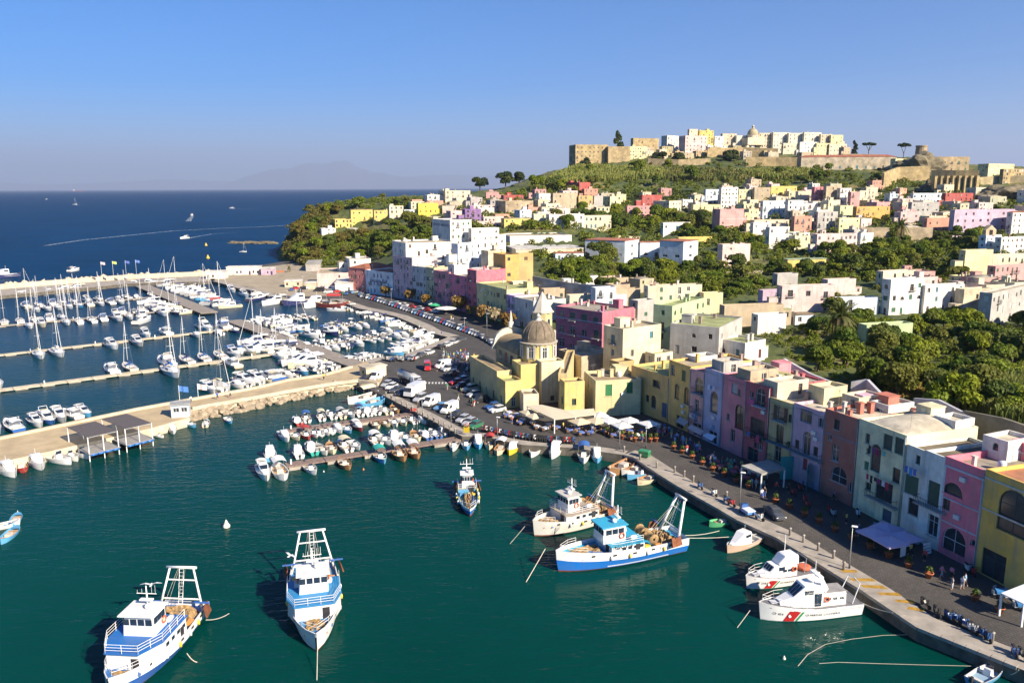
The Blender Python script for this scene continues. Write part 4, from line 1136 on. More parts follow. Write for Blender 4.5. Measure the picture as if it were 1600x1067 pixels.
def gwall(pts,h,th_,col,label,mat='tuff',y=None,cat='wall',base=2.0):
 q=[PY(a,b,c)if c else G(a,b)for a,b,c in pts]
 root=thing('garden_wall',label,cat,(0,0,0))
 for i in range(len(q)-1):
  d=(q[i+1]-q[i]).to_2d();n=Vector((-d.y,d.x)).normalized()*th_
  mb=MB();a,b=q[i],q[i+1]
  k=[a.to_2d(),b.to_2d(),b.to_2d()+n,a.to_2d()+n]
  mb.face([(*k[0],a.z-base),(*k[1],b.z-base),(*k[1],b.z+h),(*k[0],a.z+h)],mat)
  mb.face([(*k[2],b.z-base),(*k[3],a.z-base),(*k[3],a.z+h),(*k[2],b.z+h)],mat)
  mb.face([(*k[0],a.z+h),(*k[1],b.z+h),(*k[2],b.z+h),(*k[3],a.z+h)],mat)
  for p,z in((0,a.z),(1,b.z)):mb.face([(*k[p],z-base),(*k[3-p],z-base),(*k[3-p],z+h),(*k[p],z+h)],mat)
  mb.build('wall_panel',root,col)
 return root
gwall([(832,452,296),(880,462,286),(908,466,278),(960,470,268)],5,.5,(.40,.38,.36),'long grey retaining wall in front of the trees behind the church')
gwall([(1345,379,None),(1456,379,None)],8,.5,C_['tan'],'tall tan garden wall with a palm in front')
gwall([(1222,588,152),(1262,612,146),(1300,628,141)],3.6,.5,(.52,.52,.54),'pale weathered garden wall behind the middle of the quay row','plaster')
gwall([(1328,622,140),(1352,618,139),(1372,640,133),(1392,650,130)],3,.5,(.5,.5,.52),'curved weathered garden wall behind the brick red quay house','plaster')
gwall([(1424,660,128),(1462,664,124),(1512,692,116)],4.2,.5,(.52,.52,.56),'bluish weathered garden wall under the reeds','plaster')
gwall([(1500,690,118),(1560,705,110),(1640,735,103)],5,.5,(.22,.20,.14),'dark mossy retaining wall behind the pink and yellow quay houses')
0 and gwall([(1344,552,186),(1424,556,184),(1464,576,176)],2.2,.4,C_['grey'],'low grey wall round the garden house with green terrace')
gwall([(1135,430,345),(1192,428,345)],1.5,.4,C_['stone'],'low pale lane wall among the orchards')
gwall([(960,372,None),(1000,374,None)],1.6,.4,C_['stone'],'low stone wall in front of the school')
# ---------------------------------------------------------------- the fortress hill
CW=dict(fl=4.2,col=4.0,ww=1.3,wh=1.7,skip=0,door=False,arch=0)
V(897,899,950,261,226,'tuff','large tuff stone palace with rows of small windows at the hill edge',mat='tuff',th=12,wargs=CW,clutter=0,rc=C_['rooftan'],d=24,y=850)
V(946,950,984,262,229,(.44,.33,.17),'ivy covered right wing of the tuff stone palace',mat='tuff',th=10,wargs=dict(skip=.9),clutter=0,d=20,y=850)
V(976,980,1010,250,229,'paleyellow','pale yellow low house right of the palace',th=14,y=868)
V(985,989,1029,243,216,'tuff','brown ruined stone house behind the pale yellow one',mat='tuff',th=16,y=895,wargs=dict(skip=.3,fl=4.2,col=4),clutter=0)
V(1033,1042,1060,231,212,(.66,.62,.55),'white cube house alone on the skyline left of the pink tower house',th=30,y=925)
V(1060,1070,1104,242,212,'palepink','pink tower house on the skyline of the fortified town',th=18,y=900,wargs=dict(fl=3.6,col=3.4,skip=.15))
V(1074,1077,1090,214,202,'cream','small cream belvedere on top of the pink tower house',th=12,y=905)
V(1088,1092,1114,236,204,'yellow','yellow slim house right of the pink tower house',th=14,y=908)
V(1112,1116,1130,236,213,'white','white slim house with dark balconies in the fortified town',th=14,y=912)
for i,(a,b,t_,c,l)in enumerate([(1127,1150,209,'cream','cream house starting the white skyline row'),(1149,1168,212,'white','low white house left of the domed church in the skyline row'),(1184,1208,208,'cream','cream house right of the domed church in the skyline row'),
(1206,1232,207,'white','long white house in the middle of the skyline row'),(1230,1256,208,'white','white house with two rows of dark windows in the skyline row'),(1254,1282,207,'white','tall bluish white house in the skyline row'),(1280,1299,210,'cream','cream house second from the end of the skyline row'),(1296,1316,211,'paleyellow','sunlit pale yellow house ending the skyline row')]):
 V(a-2,a+1,b,236,t_,{'white':(.70,.63,.50),'cream':(.62,.52,.36)}.get(c,c),l,th=10,y=930-i*3,wargs=dict(fl=3.6,col=3.2,skip=.12))
for i,(a,b,t_,c,l)in enumerate([(1222,1250,224,'cream','cream lower house under the middle of the skyline row'),(1248,1276,222,'white','white lower house with awnings under the skyline row'),(1274,1296,224,'paleyellow','yellowish lower house under the skyline row'),(1294,1322,225,'cream','cream lower house at the end under the skyline row')]):
 V(a-2,a+1,b,244,t_,c,l,th=10,y=893,wargs=dict(fl=3.6,col=3.2,skip=.25))
def dome_church(px,yb,y,r,hd,drum,col,dcol,label,base=8):
 c=PY(px,yb,y)
 root=thing('church',label,'church',c,.2)
 b=MB();b.box(-r*1.7,r*1.7,-r*1.5,r*1.9,-base,0,'plaster');b.build('nave',root,col)
 b=MB();b.lathe([(r,0),(r,drum),(r*1.08,drum),(r*1.08,drum+.3)],'plaster',16,smooth=False);dr=b.build('drum',root,col)
 for k in range(6):
  a=k*PI/3+.3
  p=MB();p.box(-.35,.35,-.06,.1,0,1.2,'dark_glass');put('window',p.mesh('window'),dr,None,(math.sin(a)*r,-math.cos(a)*r,drum*.25),a)
 b=MB();b.lathe([(r*math.cos(q*PI/16),drum+.3+hd*math.sin(q*PI/16))for q in range(8)]+[(0.3,drum+.3+hd)],'roofing',20);b.build('dome',root,dcol)
 b=MB();b.lathe([(r*.22,0),(r*.22,hd*.3),(r*.27,hd*.32),(0,hd*.55)],'plaster',10,(0,0,drum+.2+hd));b.build('lantern',root,col)
 return root
dome_church(1176,216,925,6.2,7.0,3.4,C_['cream'],(.42,.36,.22),'church with a yellow brown dome on the skyline of the fortified town')
dome_church(1543,322,590,5.2,6.2,3.6,C_['white'],(.55,.55,.55),'white church with a ribbed pale dome and lantern right of the fortress',base=9)
V(1551,1556,1580,330,301,'palepink','pale pink block beside the white domed church',th=12,y=585,wargs=dict(skip=.6))
gwall([(1105,246,None),(1160,244,None),(1215,246,None)],9,2,C_['tuff'],'high tuff rampart under the skyline row, left part',base=8)
gwall([(1012,257,None),(1060,259,None),(1110,257,None)],6,2,(.38,.29,.16),'weathered rampart below the pink tower house',base=8)
gwall([(1165,260,None),(1212,260,None),(1250,261,None)],9,2,C_['tuff'],'buttressed tuff rampart above the reeds in the middle of the hill',base=8)
gwall([(1316,247,None),(1345,247,None),(1385,248,None)],4,2,(.36,.28,.17),'low rampart right of the skyline houses',base=8)
V(1245,1251,1400,266,246,'stone','long stone barracks with a red tiled roof on the fortress hill',mat='tuff',th=-4,d=14,mx=120,roof='red',rc=C_['roofred'],wargs=dict(fl=9,col=8,ww=1.8,wh=2.6,skip=0,door=False),clutter=0)
V(1390,1398,1415,268,248,'paleyellow','pale yellow gable end house joined to the long barracks',th=35,clutter=0)
t=thing('watch_tower','round ruined watch tower on the rock of the fortress','tower',PY(1439,242,G(1439,262).y))
b=MB();b.lathe([(6,-10),(5.2,0),(4.9,7),(5.3,7.2),(5.3,8.4),(4.6,8.4),(4.6,7.4),(0,7.4)],'tuff',16,smooth=False);b.build('wall',t,(.36,.27,.16))
V(1455,1459,1513,269,245,(.40,.30,.17),'square brown stone fortress block with four windows on the hill',mat='tuff',th=10,wargs=dict(fl=6,col=6,ww=1.6,wh=2.2,skip=.1,door=False),clutter=0,d=20)
V(1526,1543,1583,276,256,'paleyellow','sunlit yellow fortress house at the right of the hill',th=26,clutter=0)
V(1560,1566,1625,288,264,'tuff','stone house at the right end of the fortress',mat='tuff',th=16)
gwall([(1380,294,None),(1404,284,None),(1452,282,None)],12,2,C_['tuff'],'sunlit yellow rampart bastion below the watch tower',base=6)
bw_=gwall([(1452,302,None),(1490,303,None),(1526,303,None)],17,2,(.50,.38,.18),'tall yellow rampart with buttresses below the square fortress block',base=6)
for i in range(8):
 c=G(1458+i*9.3,303);b=MB();b.box(-1.0,1.0,-2.6,0,-6,13,'tuff',ty=.0);bb=b.build('buttress',bw_,(.50,.38,.18),c)
gwall([(1526,290,None),(1560,287,None),(1640,287,None)],6,2,(.50,.40,.22),'yellow lower rampart at the right edge of the hill',base=8)
def crag(px,py,y,r,h,label,seed):
 rr=random.Random(seed);bm=bmesh.new();bmesh.ops.create_icosphere(bm,subdivisions=4,radius=1)
 from mathutils import noise as NZ
 for v in bm.verts:
  n=v.co.copy();k=1+.35*NZ.noise(n*1.6+Vector((seed,0,0)))+.2*NZ.noise(n*4+Vector((0,seed,0)))+.08*NZ.noise(n*9)
  v.co=Vector((n.x*r*k,n.y*r*.7*k,n.z*h*k))
 me=bpy.data.meshes.new('crag');bm.to_mesh(me);bm.free();me.materials.append(MATS['tuff'])
 o=put('crag',me,None,(.17,.14,.08),PY(px,py,G(px,py+3).y if G(px,py+3)else y));return tag(o,label,'rock')
crag(1438,268,780,22,15,'dark craggy tuff rock carrying the round watch tower',3)
crag(1575,308,640,20,8,'scrubby brown rock face below the right end of the fortress',5)
crag(1470,296,690,16,8,'brown rock outcrop left of the buttressed rampart',8)
V(1530,1538,1562,398,368,'bluewhite','old chapel block with a small bell gable at the right edge',th=30)
t=thing('bell_gable','stone bell gable with an arch on the old chapel','bell tower',PY(1548,369,G(1538,398).y+2),.3)
b=MB();b.box(-3.2,-1.1,0,2,0,3,'plaster');b.box(1.1,3.2,0,2,0,3,'plaster');b.face([(-3.3,0,3),(3.3,0,3),(0,0,5.4)],'plaster');b.face([(3.3,2,3),(-3.3,2,3),(0,2,5.4)],'plaster');b.face([(-3.3,0,3),(0,0,5.4),(0,2,5.4),(-3.3,2,3)],'roofing');b.face([(3.3,0,3),(3.3,2,3),(0,2,5.4),(0,0,5.4)],'roofing');b.face([(-3.3,0,3),(-3.3,2,3),(3.3,2,3),(3.3,0,3)],'plaster')
b.build('wall',t,C_['tan'])
lettering('ISTITUTO NAUTICO',I,2.0,-.06,6.0,'ink_blue',rot=(PI/2,0,-PI/2),y=0)
for o in I.children:
 if o.name.startswith('lettering'):
  wl_=max(v.co.y for c in I.children if c.name.startswith('wall')for v in c.data.vertices);ht=max(v.co.z for c in I.children if c.name.startswith('wall')for v in c.data.vertices)
  o.location=(-.06,wl_*.5,ht-3.4)
  # ---------------------------------------------------------------- the church on the quay
D=PY(841,561,184);D.z=0
A_,B_=P(735,600,QZ),P(790,637,QZ)
ca=(B_-A_).to_2d().normalized();cth=math.atan2(ca.y,ca.x)
YEL=(.70,.52,.17);YEL2=(.66,.50,.22)
ch=thing('church','yellow harbour church with a brown stone dome, barrel nave and pointed bell tower','church',(D.x,D.y,QZ),cth)
R_=4.1
zt=lambda py,y:PY(800,py,y).z-QZ
z_d0,z_d1,z_dome=zt(561,182),zt(535,182),zt(500,184)
b=MB();b.lathe([(R_,z_d0-5),(R_,z_d1-.5),(R_+.12,z_d1-.5),(R_+.12,z_d1-.32),(R_,z_d1-.32)],'plaster',24,smooth=False);dr=b.build('drum',ch,YEL)
b=MB();b.lathe([(R_-.05,z_d1-.32),(R_+.45,z_d1-.2),(R_+.5,z_d1),(R_-.3,z_d1+.1)],'plaster',24,smooth=False);b.build('cornice',ch,(.52,.46,.36))
for k in range(28):
 a=2*PI*k/28;b=MB();b.box(-.09,.09,-.1,.25,0,.3,'plaster');put('dentil',b.mesh('dentil')if k==0 else DM,dr,(.5,.44,.34),(math.sin(a)*(R_+.18),-math.cos(a)*(R_+.18),z_d1-.62),a)
 if k==0:DM=bpy.data.meshes['dentil']
m,t_,bb_=new_mat('dome_stone')
v_=wcoords(t_);n1=noise(t_,.9,6,.7,v_);r1=ramp(t_,[(.3,(.10,.08,.055)),(.6,(.21,.165,.115)),(.75,(.33,.30,.26))]);t_.links.new(n1,r1.inputs[0]);t_.links.new(r1.outputs[0],bb_.inputs['Base Color']);bb_.inputs['Roughness'].default_value=.95;bump(t_,noise(t_,6,4,.6,v_),bb_,.5,.06)
hd=z_dome-z_d1
b=MB();b.lathe([(R_-.15,z_d1+.05),(R_-.2,z_d1+hd*.18)]+[((R_-.2)*math.cos(q*PI/18),z_d1+hd*.18+hd*.82*math.sin(q*PI/18))for q in range(1,9)]+[(.25,z_dome)],'dome_stone',28);dm=b.build('dome',ch)
for k in range(12):
 a=2*PI*k/12;b=MB();pts=[((R_-.16)*math.cos(q*PI/18),z_d1+hd*.18+hd*.82*math.sin(q*PI/18))for q in range(0,9)]
 for p,q in zip(pts[:-1],pts[1:]):b.tube((p[0],0,p[1]),(q[0],0,q[1]),.09,'dome_stone',4,caps=False)
 put('rib',b.mesh('rib')if k==0 else RM,dm,None,(0,0,0),a)
 if k==0:RM=bpy.data.meshes['rib']
b=MB();b.lathe([(.9,0),(.9,.4),(.55,.5),(.55,1.2),(.7,1.25),(0,1.9)],'plaster',10,(0,0,z_dome-.35));b.build('lantern',ch,(.6,.58,.52))
fm,pm=win_parts(1.2,2.6,False,True)
for k in range(8):
 a=-cth+2*PI*k/8-.45
 wo=put('window',fm,dr,(.66,.64,.58),(math.sin(a)*(R_+.02),-math.cos(a)*(R_+.02),z_d0+.5),a);put('pane',pm,wo)
 b=MB();b.box(-1.05,-.62,-.09,.02,-.2,3.0,'plaster');b.box(.62,1.05,-.09,.02,-.2,3.0,'plaster');put('surround',b.mesh('surround'),wo,(.66,.63,.55),(0,0,0),0)
NW,NL=8.5,17.0
b=MB();nz=z_d1-3.6
n=12
b.box(-NL,-2.6,-NW/2,NW/2,0,nz,'plaster');nv=b.build('nave',ch,YEL2)
b=MB();b.grid([[(x,-NW/2*math.cos(PI*q/n)*1.02,nz+2.7*math.sin(PI*q/n))for q in range(n+1)]for x in(-2.6,-NL+.4)],'roofing');b.face([(-2.6,-NW/2*math.cos(PI*q/n),nz+2.7*math.sin(PI*q/n))for q in range(n+1)],'plaster');put('roof',b.mesh('roof'),ch,(.34,.25,.14))
b=MB();pr=[(-NW/2-1.2,nz-1)]+[(-NW/2*1.1*math.cos(PI*q/n),nz+.6+3.6*math.sin(PI*q/n))for q in range(n+1)]+[(NW/2+1.2,nz-1)]
for x0,x1 in((-NL-.6,-NL+.35),):
 k0=[(x0,y,z)for y,z in pr];k1=[(x1,y,z)for y,z in pr]
 b.face(k1,'plaster');b.face(k0[::-1],'plaster')
 for i in range(len(pr)-1):b.face([k0[i],k0[i+1],k1[i+1],k1[i]],'plaster')
gb=b.build('gable',ch,(.66,.60,.46))
b=MB();b.lathe([(.9,0),(.7,1.4),(.35,1.6),(.42,2.2),(.2,3.6),(0,4.4)],'plaster',8,(-NL-.1,0,nz+4.1));b.build('pinnacle',ch,(.68,.62,.48))
fm,pm=win_parts(1.6,2.4,False,True)
for x in(-13.5,-9.8,-6.2):
 wo=put('window',fm,nv,(.2,.18,.15),(x,-NW/2-.02,nz-3.2),0);put('pane',pm,wo)
T_=PY(847,520,196);zb0,zb1,zb2=PY(847,520,196).z,PY(847,487,196).z,PY(846,456,196).z
bt=thing('bell_tower','slim yellow and white bell tower with a pale pointed spire behind the church dome','bell tower',(T_.x,T_.y,QZ),cth+.3)
h1=zb1-QZ;s_=2.45
b=MB();b.box(-s_,s_,-s_,s_,0,h1-4.6,'plaster');b.build('tower_base',bt,(.50,.46,.38))
b=MB();b.prism([(s_*1.08*math.cos(PI/8+k*PI/4),s_*1.08*math.sin(PI/8+k*PI/4))for k in range(8)],h1-4.6,h1,'plaster');bf=b.build('belfry',bt,(.68,.55,.24))
fm,pm=win_parts(1.0,2.2,True,False)
for k in range(8):
 a=k*PI/4+PI/2+PI/8*0
 wo=put('window',fm,bf,(.7,.68,.64),(math.sin(k*PI/4)*s_*1.0,-math.cos(k*PI/4)*s_*1.0,h1-3.6),k*PI/4);put('pane',pm,wo)
b=MB();b.lathe([(s_*1.2,h1-.1),(s_*1.2,h1+.25),(s_*1.08,h1+.3),(s_*.62,h1+(zb2-zb1)*.5),(.12,zb2-QZ),(0,zb2-QZ)],'plaster',8,smooth=False);b.build('spire',bt,(.60,.54,.44))
def K(xl,xc,xr,yb,yt,col,label,**k):
 k.setdefault('wargs',dict(fl=3.6,col=4.5,skip=.35));k.setdefault('rc',(.30,.23,.14));k.setdefault('clutter',0)
 return V(xl,xc,xr,yb,yt,col,label,**k)
deg=math.degrees(cth)+90
K(735,777,800,628,580,YEL2,'long low yellow church wing along the square with small dark windows',th=deg,y=P(777,628,QZ).y,wargs=dict(fl=5,col=4.2,skip=.1,ww=.8,wh=1.4),rc=(.34,.25,.14))
K(777,790,816,638,596,YEL,'weathered corner house of the church wing with a grey stained side',th=deg,y=P(790,638,QZ).y,rc=C_['rooflime'],wargs=dict(fl=4,col=4,skip=.3,ww=1.2,wh=1.8),fc=(.7,.7,.68))
K(800,814,842,634,570,YEL,'taller bright yellow block in front of the church drum',th=deg-2,y=176,wargs=dict(fl=9,col=6,skip=0,ww=1.3,wh=2),fc=(.7,.7,.68))
K(840,846,881,634,566,(.68,.60,.38),'cream yellow block with two small green windows under the dome',th=20,y=176,wargs=dict(fl=12,col=3.4,skip=0,ww=.9,wh=1.2),fc=(.1,.16,.1))
K(866,872,886,634,583,YEL2,'narrow yellow shaded house front with a balcony right of the cream block',th=-8,y=171)
K(874,882,913,641,597,YEL,'small bright yellow house with one green window',th=14,y=166,wargs=dict(fl=8,col=5,skip=0),fc=(.03,.14,.06))
K(812,818,842,640,616,(.68,.62,.44),'small pale yellow lean-to at the foot of the church',th=10,y=168,wargs=dict(skip=.8))
mh=K(912,930,1001,651,595,(.72,.62,.32),'broad pale yellow cube house with two green shuttered windows beside the restaurant',th=10,y=P(930,651,QZ).y,rc=(.36,.27,.17),clutter=2,winL=[(4,5,1,2,False)],
winR=[(2.9,4.4,1.5,2.6,False,{'closed':1,'sc':(.012,.16,.05)}),(7.6,4.8,1.4,2.5,False,{'closed':1,'sc':(.012,.16,.05)})],near=True)
K(872,908,964,606,557,'stone','tan stone house with roof terrace between the church and the cube house',th=30,y=192,rc=C_['rooftan'],clutter=2,mat='tuff')
K(955,966,990,615,566,'ochre','shaded ochre house behind the broad pale yellow cube house',th=30,y=176)
rh_=random.Random(31)
def infill(box,n,hs,ws,cols,place,y0=60,sep=2.0):
 k=0
 for _ in range(n*14):
  if k>=n:break
  px,py=rh_.uniform(box[0],box[1]),rh_.uniform(box[2],box[3]);g=G(px,py,y0)
  if g is None:continue
  w_,d_,h_=rh_.uniform(*ws),rh_.uniform(5.5,9),rh_.uniform(*hs);th=math.radians(rh_.uniform(6,34))
  ok=True
  for f in FOOT:
   for a,b in((0,0),(w_,0),(w_,d_),(0,d_),(w_/2,d_/2)):
    x,y=g.x+a*math.cos(th)-b*math.sin(th)-f[0],g.y+a*math.sin(th)+b*math.cos(th)-f[1]
    u,v=x*f[2]+y*f[3],-x*f[3]+y*f[2]
    if-sep<u<f[4]+sep and-sep<v<f[5]+sep:ok=False;break
   if not ok:break
  if not ok:continue
  c=rh_.choice(cols);house(g,th,w_,d_,h_,tuple(q*rh_.uniform(.92,1.05)for q in C_[c]),'%s %s %s'%({'palepink':'pale pink','paleyellow':'pale yellow','bluewhite':'bluish white'}.get(c,c),'one storey house' if h_<4.4 else 'two storey house' if h_<7 else 'three storey house',place),base=4.0,wargs=dict(fl=3.0,col=2.8,skip=.25),group='houses filling the slopes',roof='vault' if rh_.random()<.3 else 'flat');k+=1
PAL=['cream','white','palepink','cream','tan','paleyellow','white','stone','pink','grey','bluewhite','cream','salmon']
infill((1125,1400,296,345),34,(5,9),(7,12),PAL,'in the packed row under the fortress')
infill((1400,1610,305,372),26,(4.5,8.5),(7,13),PAL,'below the fortress walls at the right')
infill((830,1100,308,345),20,(4,7),(7,12),PAL,'on the terraces under the hill')
infill((640,850,310,362),24,(3.5,7),(7,12),PAL,'between the promontory and the school')
infill((1150,1350,345,395),16,(4,7),(7,12),PAL,'in the middle of the slope')
infill((1420,1600,440,492),8,(5,8),(8,12),PAL,'above the right hand gardens')
infill((870,1000,450,490),7,(4,6),(6,9),['cream','tan','white'],'behind the magenta pink house')
infill((990,1330,225,250),24,(6,10),(9,14),['cream','tan','stone','paleyellow','white','tuff'],'packed on the fortress hill',y0=800)
for i in range(9):
 o=crag(366+i*7.5,379.5,690,5.5,1.6,'low dark rock of the spit outside the breakwater',40+i);o.location=P(366+i*7.5,379.5+(i%3)*.5,.3);o['group']='rocks of the spit'
gwall([(372,433,470),(410,431,472),(444,430,470)],2.6,.3,(.60,.16,.05),'orange building site fence at the boatyard','cloth',cat='fence')
# ---------------------------------------------------------------- trees and undergrowth
def leafmat(name,trans=0.35,warm=(.16,.15,.03)):
 m,t,b=new_mat(name)
 oi=t.nodes.new('ShaderNodeObjectInfo')
 n=noise(t,.55,3,.6,wcoords(t));r=ramp(t,[(.3,.55),(.7,1.5)]);t.links.new(n,r.inputs[0])
 n2=noise(t,.16,2,.5,wcoords(t));r2=ramp(t,[(.42,0),(.72,.55)]);t.links.new(n2,r2.inputs[0])
 c=mix(t,r2.outputs[0],oi.outputs['Color'],warm)
 c=mix(t,1.0,c,r,'MULTIPLY')
 t.links.new(c,b.inputs['Base Color']);b.inputs['Roughness'].default_value=.65;b.inputs['Specular IOR Level'].default_value=.25
 tr=t.nodes.new('ShaderNodeBsdfTranslucent');t.links.new(c,tr.inputs[0])
 ms=t.nodes.new('ShaderNodeMixShader');ms.inputs[0].default_value=trans
 t.links.new(b.outputs[0],ms.inputs[1]);t.links.new(tr.outputs[0],ms.inputs[2]);t.links.new(ms.outputs[0],t.nodes['Material Output'].inputs[0])
leafmat('leaves');leafmat('leaves_dry',.3,(.30,.22,.06))
NR=np.random.default_rng(12)
def leaf_quads(cen,rad,n,size,flat=1.0,up=0.3):
 """n leaf clumps spread through ellipsoid lobes: returns (4n, 3) vertices"""
 k=len(cen);idx=NR.integers(0,k,n)
 d=NR.normal(size=(n,3));d/=np.linalg.norm(d,axis=1)[:,None]
 d[:,2]=np.where(d[:,2]<-.35,-d[:,2],d[:,2])
 rr_=(NR.uniform(.35,1,n)**.4)[:,None]
 p=cen[idx]+d*rad[idx]*rr_
 nrm=d*.8+NR.normal(size=(n,3))*.55+np.array([0,0,up]);nrm/=np.linalg.norm(nrm,axis=1)[:,None]
 a=np.cross(nrm,NR.normal(size=(n,3)));a/=np.linalg.norm(a,axis=1)[:,None]+1e-9
 b=np.cross(nrm,a)
 s=(size*NR.uniform(.6,1.4,n))[:,None]
 return np.stack([p-a*s-b*s*.7,p+a*s*.8-b*s,p+a*s+b*s*.7,p-a*s*.7+b*s],1).reshape(-1,3)
def np_mesh(name,v,mat):
 n=len(v)//4;me=bpy.data.meshes.new(name)
 me.vertices.add(len(v));me.vertices.foreach_set('co',v.astype(np.float32).ravel())
 me.loops.add(len(v));me.loops.foreach_set('vertex_index',np.arange(len(v),dtype=np.int32))
 me.polygons.add(n);me.polygons.foreach_set('loop_start',np.arange(0,len(v),4,dtype=np.int32))
 me.materials.append(MATS[mat]);me.update(calc_edges=True);return me
def tree_kind(shape,seed,n=900,leaf=.13,mat='leaves'):
 """unit crown (radius about 1, base at 0) and its trunk with limbs"""
 rr=random.Random(seed)
 if shape=='round':cen=[(rr.uniform(-.5,.5),rr.uniform(-.5,.5),rr.uniform(.7,1.5))for _ in range(9)];rad=[(rr.uniform(.38,.62),)*2+(rr.uniform(.3,.5),)for _ in cen]
 elif shape=='wide':cen=[(rr.uniform(-.7,.7),rr.uniform(-.7,.7),rr.uniform(.45,.9))for _ in range(10)];rad=[(rr.uniform(.3,.5),)*2+(rr.uniform(.22,.38),)for _ in cen]
 elif shape=='tall':cen=[(rr.uniform(-.3,.3),rr.uniform(-.3,.3),.6+i*.28)for i in range(8)];rad=[(.55-.05*i,)*2+(.35,)for i in range(8)]
 elif shape=='umbrella':cen=[(.75*math.cos(i*.9),.75*math.sin(i*.9),1.9+rr.uniform(-.1,.1))for i in range(7)]+[(0,0,2.05)];rad=[(.42,.42,.22)]*8
 cr=np_mesh('crown',leaf_quads(np.array(cen),np.array(rad),n,leaf),mat)
 b=MB();zt_=1.7 if shape=='umbrella' else.9
 b.tube((0,0,-.4),(rr.uniform(-.06,.06),0,zt_*.6),.09,'bark',6,.06)
 for i in range(4):
  c=cen[i*len(cen)//4];b.tube((0,0,zt_*.5),(c[0]*.8,c[1]*.8,c[2]),.05,'bark',4,.02,caps=False)
 return cr,b.mesh('trunk')
KND={}
for sh_,ns in(('round',4),('wide',3),('tall',2),('umbrella',1)):
 KND[sh_]=[tree_kind(sh_,40+i*3+len(sh_),2900 if sh_ in('round','wide')else 1500,.062)for i in range(ns)]
DRY=[tree_kind('round',90+i,800,.12,'leaves_dry')for i in range(2)]
GREENS=[(.080,.130,.012),(.115,.170,.012),(.155,.205,.013),(.20,.235,.014),(.082,.118,.02),(.15,.165,.026)]
rv=random.Random(21)
def tree(p,r,shape,label,group,col=None,name='tree',sz=1.0,kinds=None):
 cr,tk=rv.choice(kinds or KND[shape])
 t=thing(name,label,'tree',p,rv.uniform(0,6.28),group);t.scale=(r,r,r*sz)
 put('crown',cr,t,col or rv.choice(GREENS));put('trunk',tk,t)
 return t
def inside(pt,poly_):
 x,y=pt;c=False;j=len(poly_)-1
 for i in range(len(poly_)):
  xi,yi=poly_[i];xj,yj=poly_[j]
  if(yi>y)!=(yj>y)and x<(xj-xi)*(y-yi)/(yj-yi)+xi:c=not c
  j=i
 return c
PALM=G(1311,529);PALM2=G(1404,399)
FT=np.array(FOOT)
def free(x,y,mg):
 dx,dy=x-FT[:,0],y-FT[:,1]
 a=dx*FT[:,2]+dy*FT[:,3];b=-dx*FT[:,3]+dy*FT[:,2]
 return not np.any((a>-mg)&(a<FT[:,4]+mg)&(b>-mg)&(b<FT[:,5]+mg))
def scatter(poly_,n,mg=1.0,sep=0,y0=60,tries=12):
 xs=[a for a,_ in poly_];ys_=[b for _,b in poly_];out=[]
 for _ in range(n*tries):
  if len(out)>=n:break
  px,py=rv.uniform(min(xs),max(xs)),rv.uniform(min(ys_),max(ys_))
  if not inside((px,py),poly_):continue
  g=G(px,py,y0)
  if g is None or not free(g.x,g.y,mg):continue
  if sep and((g-PALM).length<8 or(g-PALM2).length<7 or(g.to_2d()-PALM.to_2d()*.955).length<8):continue
  if sep and any((g-q).length<sep for q in out):continue
  out.append(g)
 return out
V1=[(1240,520),(1300,500),(1350,500),(1430,505),(1660,500),(1680,700),(1520,668),(1400,628),(1310,600),(1230,560),(1185,520)]
V2=[(838,420),(900,412),(985,416),(1100,416),(1240,428),(1185,452),(1140,470),(1010,452),(960,464),(900,458),(866,442)]
V3=[(1180,420),(1230,425),(1290,425),(1275,402),(1340,398),(1380,372),(1450,378),(1545,372),(1500,440),(1430,430),(1340,440),(1300,436),(1240,432)]
V4=[(800,352),(850,338),(960,333),(1035,338),(1100,345),(1125,362),(1240,390),(1280,400),(1160,398),(1112,372),(960,362),(850,360)]
V5=[(826,298),(860,283),(900,264),(1000,263),(1200,268),(1380,270),(1390,290),(1250,290),(1100,294),(1060,312),(970,302),(900,315)]
V6=[(446,397),(466,345),(500,323),(560,313),(690,309),(640,326),(540,327),(520,342),(498,358),(530,374),(600,362),(668,348),(682,372),(620,397),(560,414),(500,420),(470,410)]
for poly_,n,r0,r1,grp,lab in((V1,86,2.6,4.4,'trees of the grove behind the quay row',['dense dark green broadleaf tree in the grove behind the quay houses','bright green orchard tree in the grove behind the quay houses']),
(V2,52,2.8,4.8,'trees of the orchard below the school',['dark round tree in the orchard between the school and the harbour roofs','light green bush tree in the orchard below the white school']),
(V3,50,3.0,5.0,'trees of the right orchard',['low citrus tree in the orchard below the tan garden wall','round green tree in the orchard below the tan garden wall']),
(V4,38,3.8,6.4,'trees among the middle houses',['dark tree between the white villas and the school','green tree between the white villas and the school']),
(V5,26,4.0,7.0,'trees on the fortress slope',['dark tree among the reeds on the fortress slope','bushy tree on the fortress slope']),
(V6,44,3.2,6.2,'trees on the promontory',['bushy tree on the wooded promontory','olive green tree on the wooded promontory'])):
 for i,g in enumerate(scatter(poly_,n,r0*.8,r0*.95)):
  c=None;k=i%2
  if poly_ is V6 and rv.random()<.3:c=rv.choice([(.16,.13,.025),(.12,.12,.03)])
  tree(g,rv.uniform(r0,r1),rv.choice(['round','round','round','wide','wide']),lab[k],grp,c if c else GREENS[(0,1,4)[i%3]if k==0 else(2,3,5)[i%3]],sz=rv.uniform(.85,1.15),name='broadleaf_tree')
tree(G(940,408),6.0,'round','big light green tree in front of the left school block',None,(.08,.115,.02),'broadleaf_tree')
tree(PY(966,262,862),10,'tall','ivy and trees covering the palace wing',None,(.03,.06,.012),'broadleaf_tree',sz=1.3)
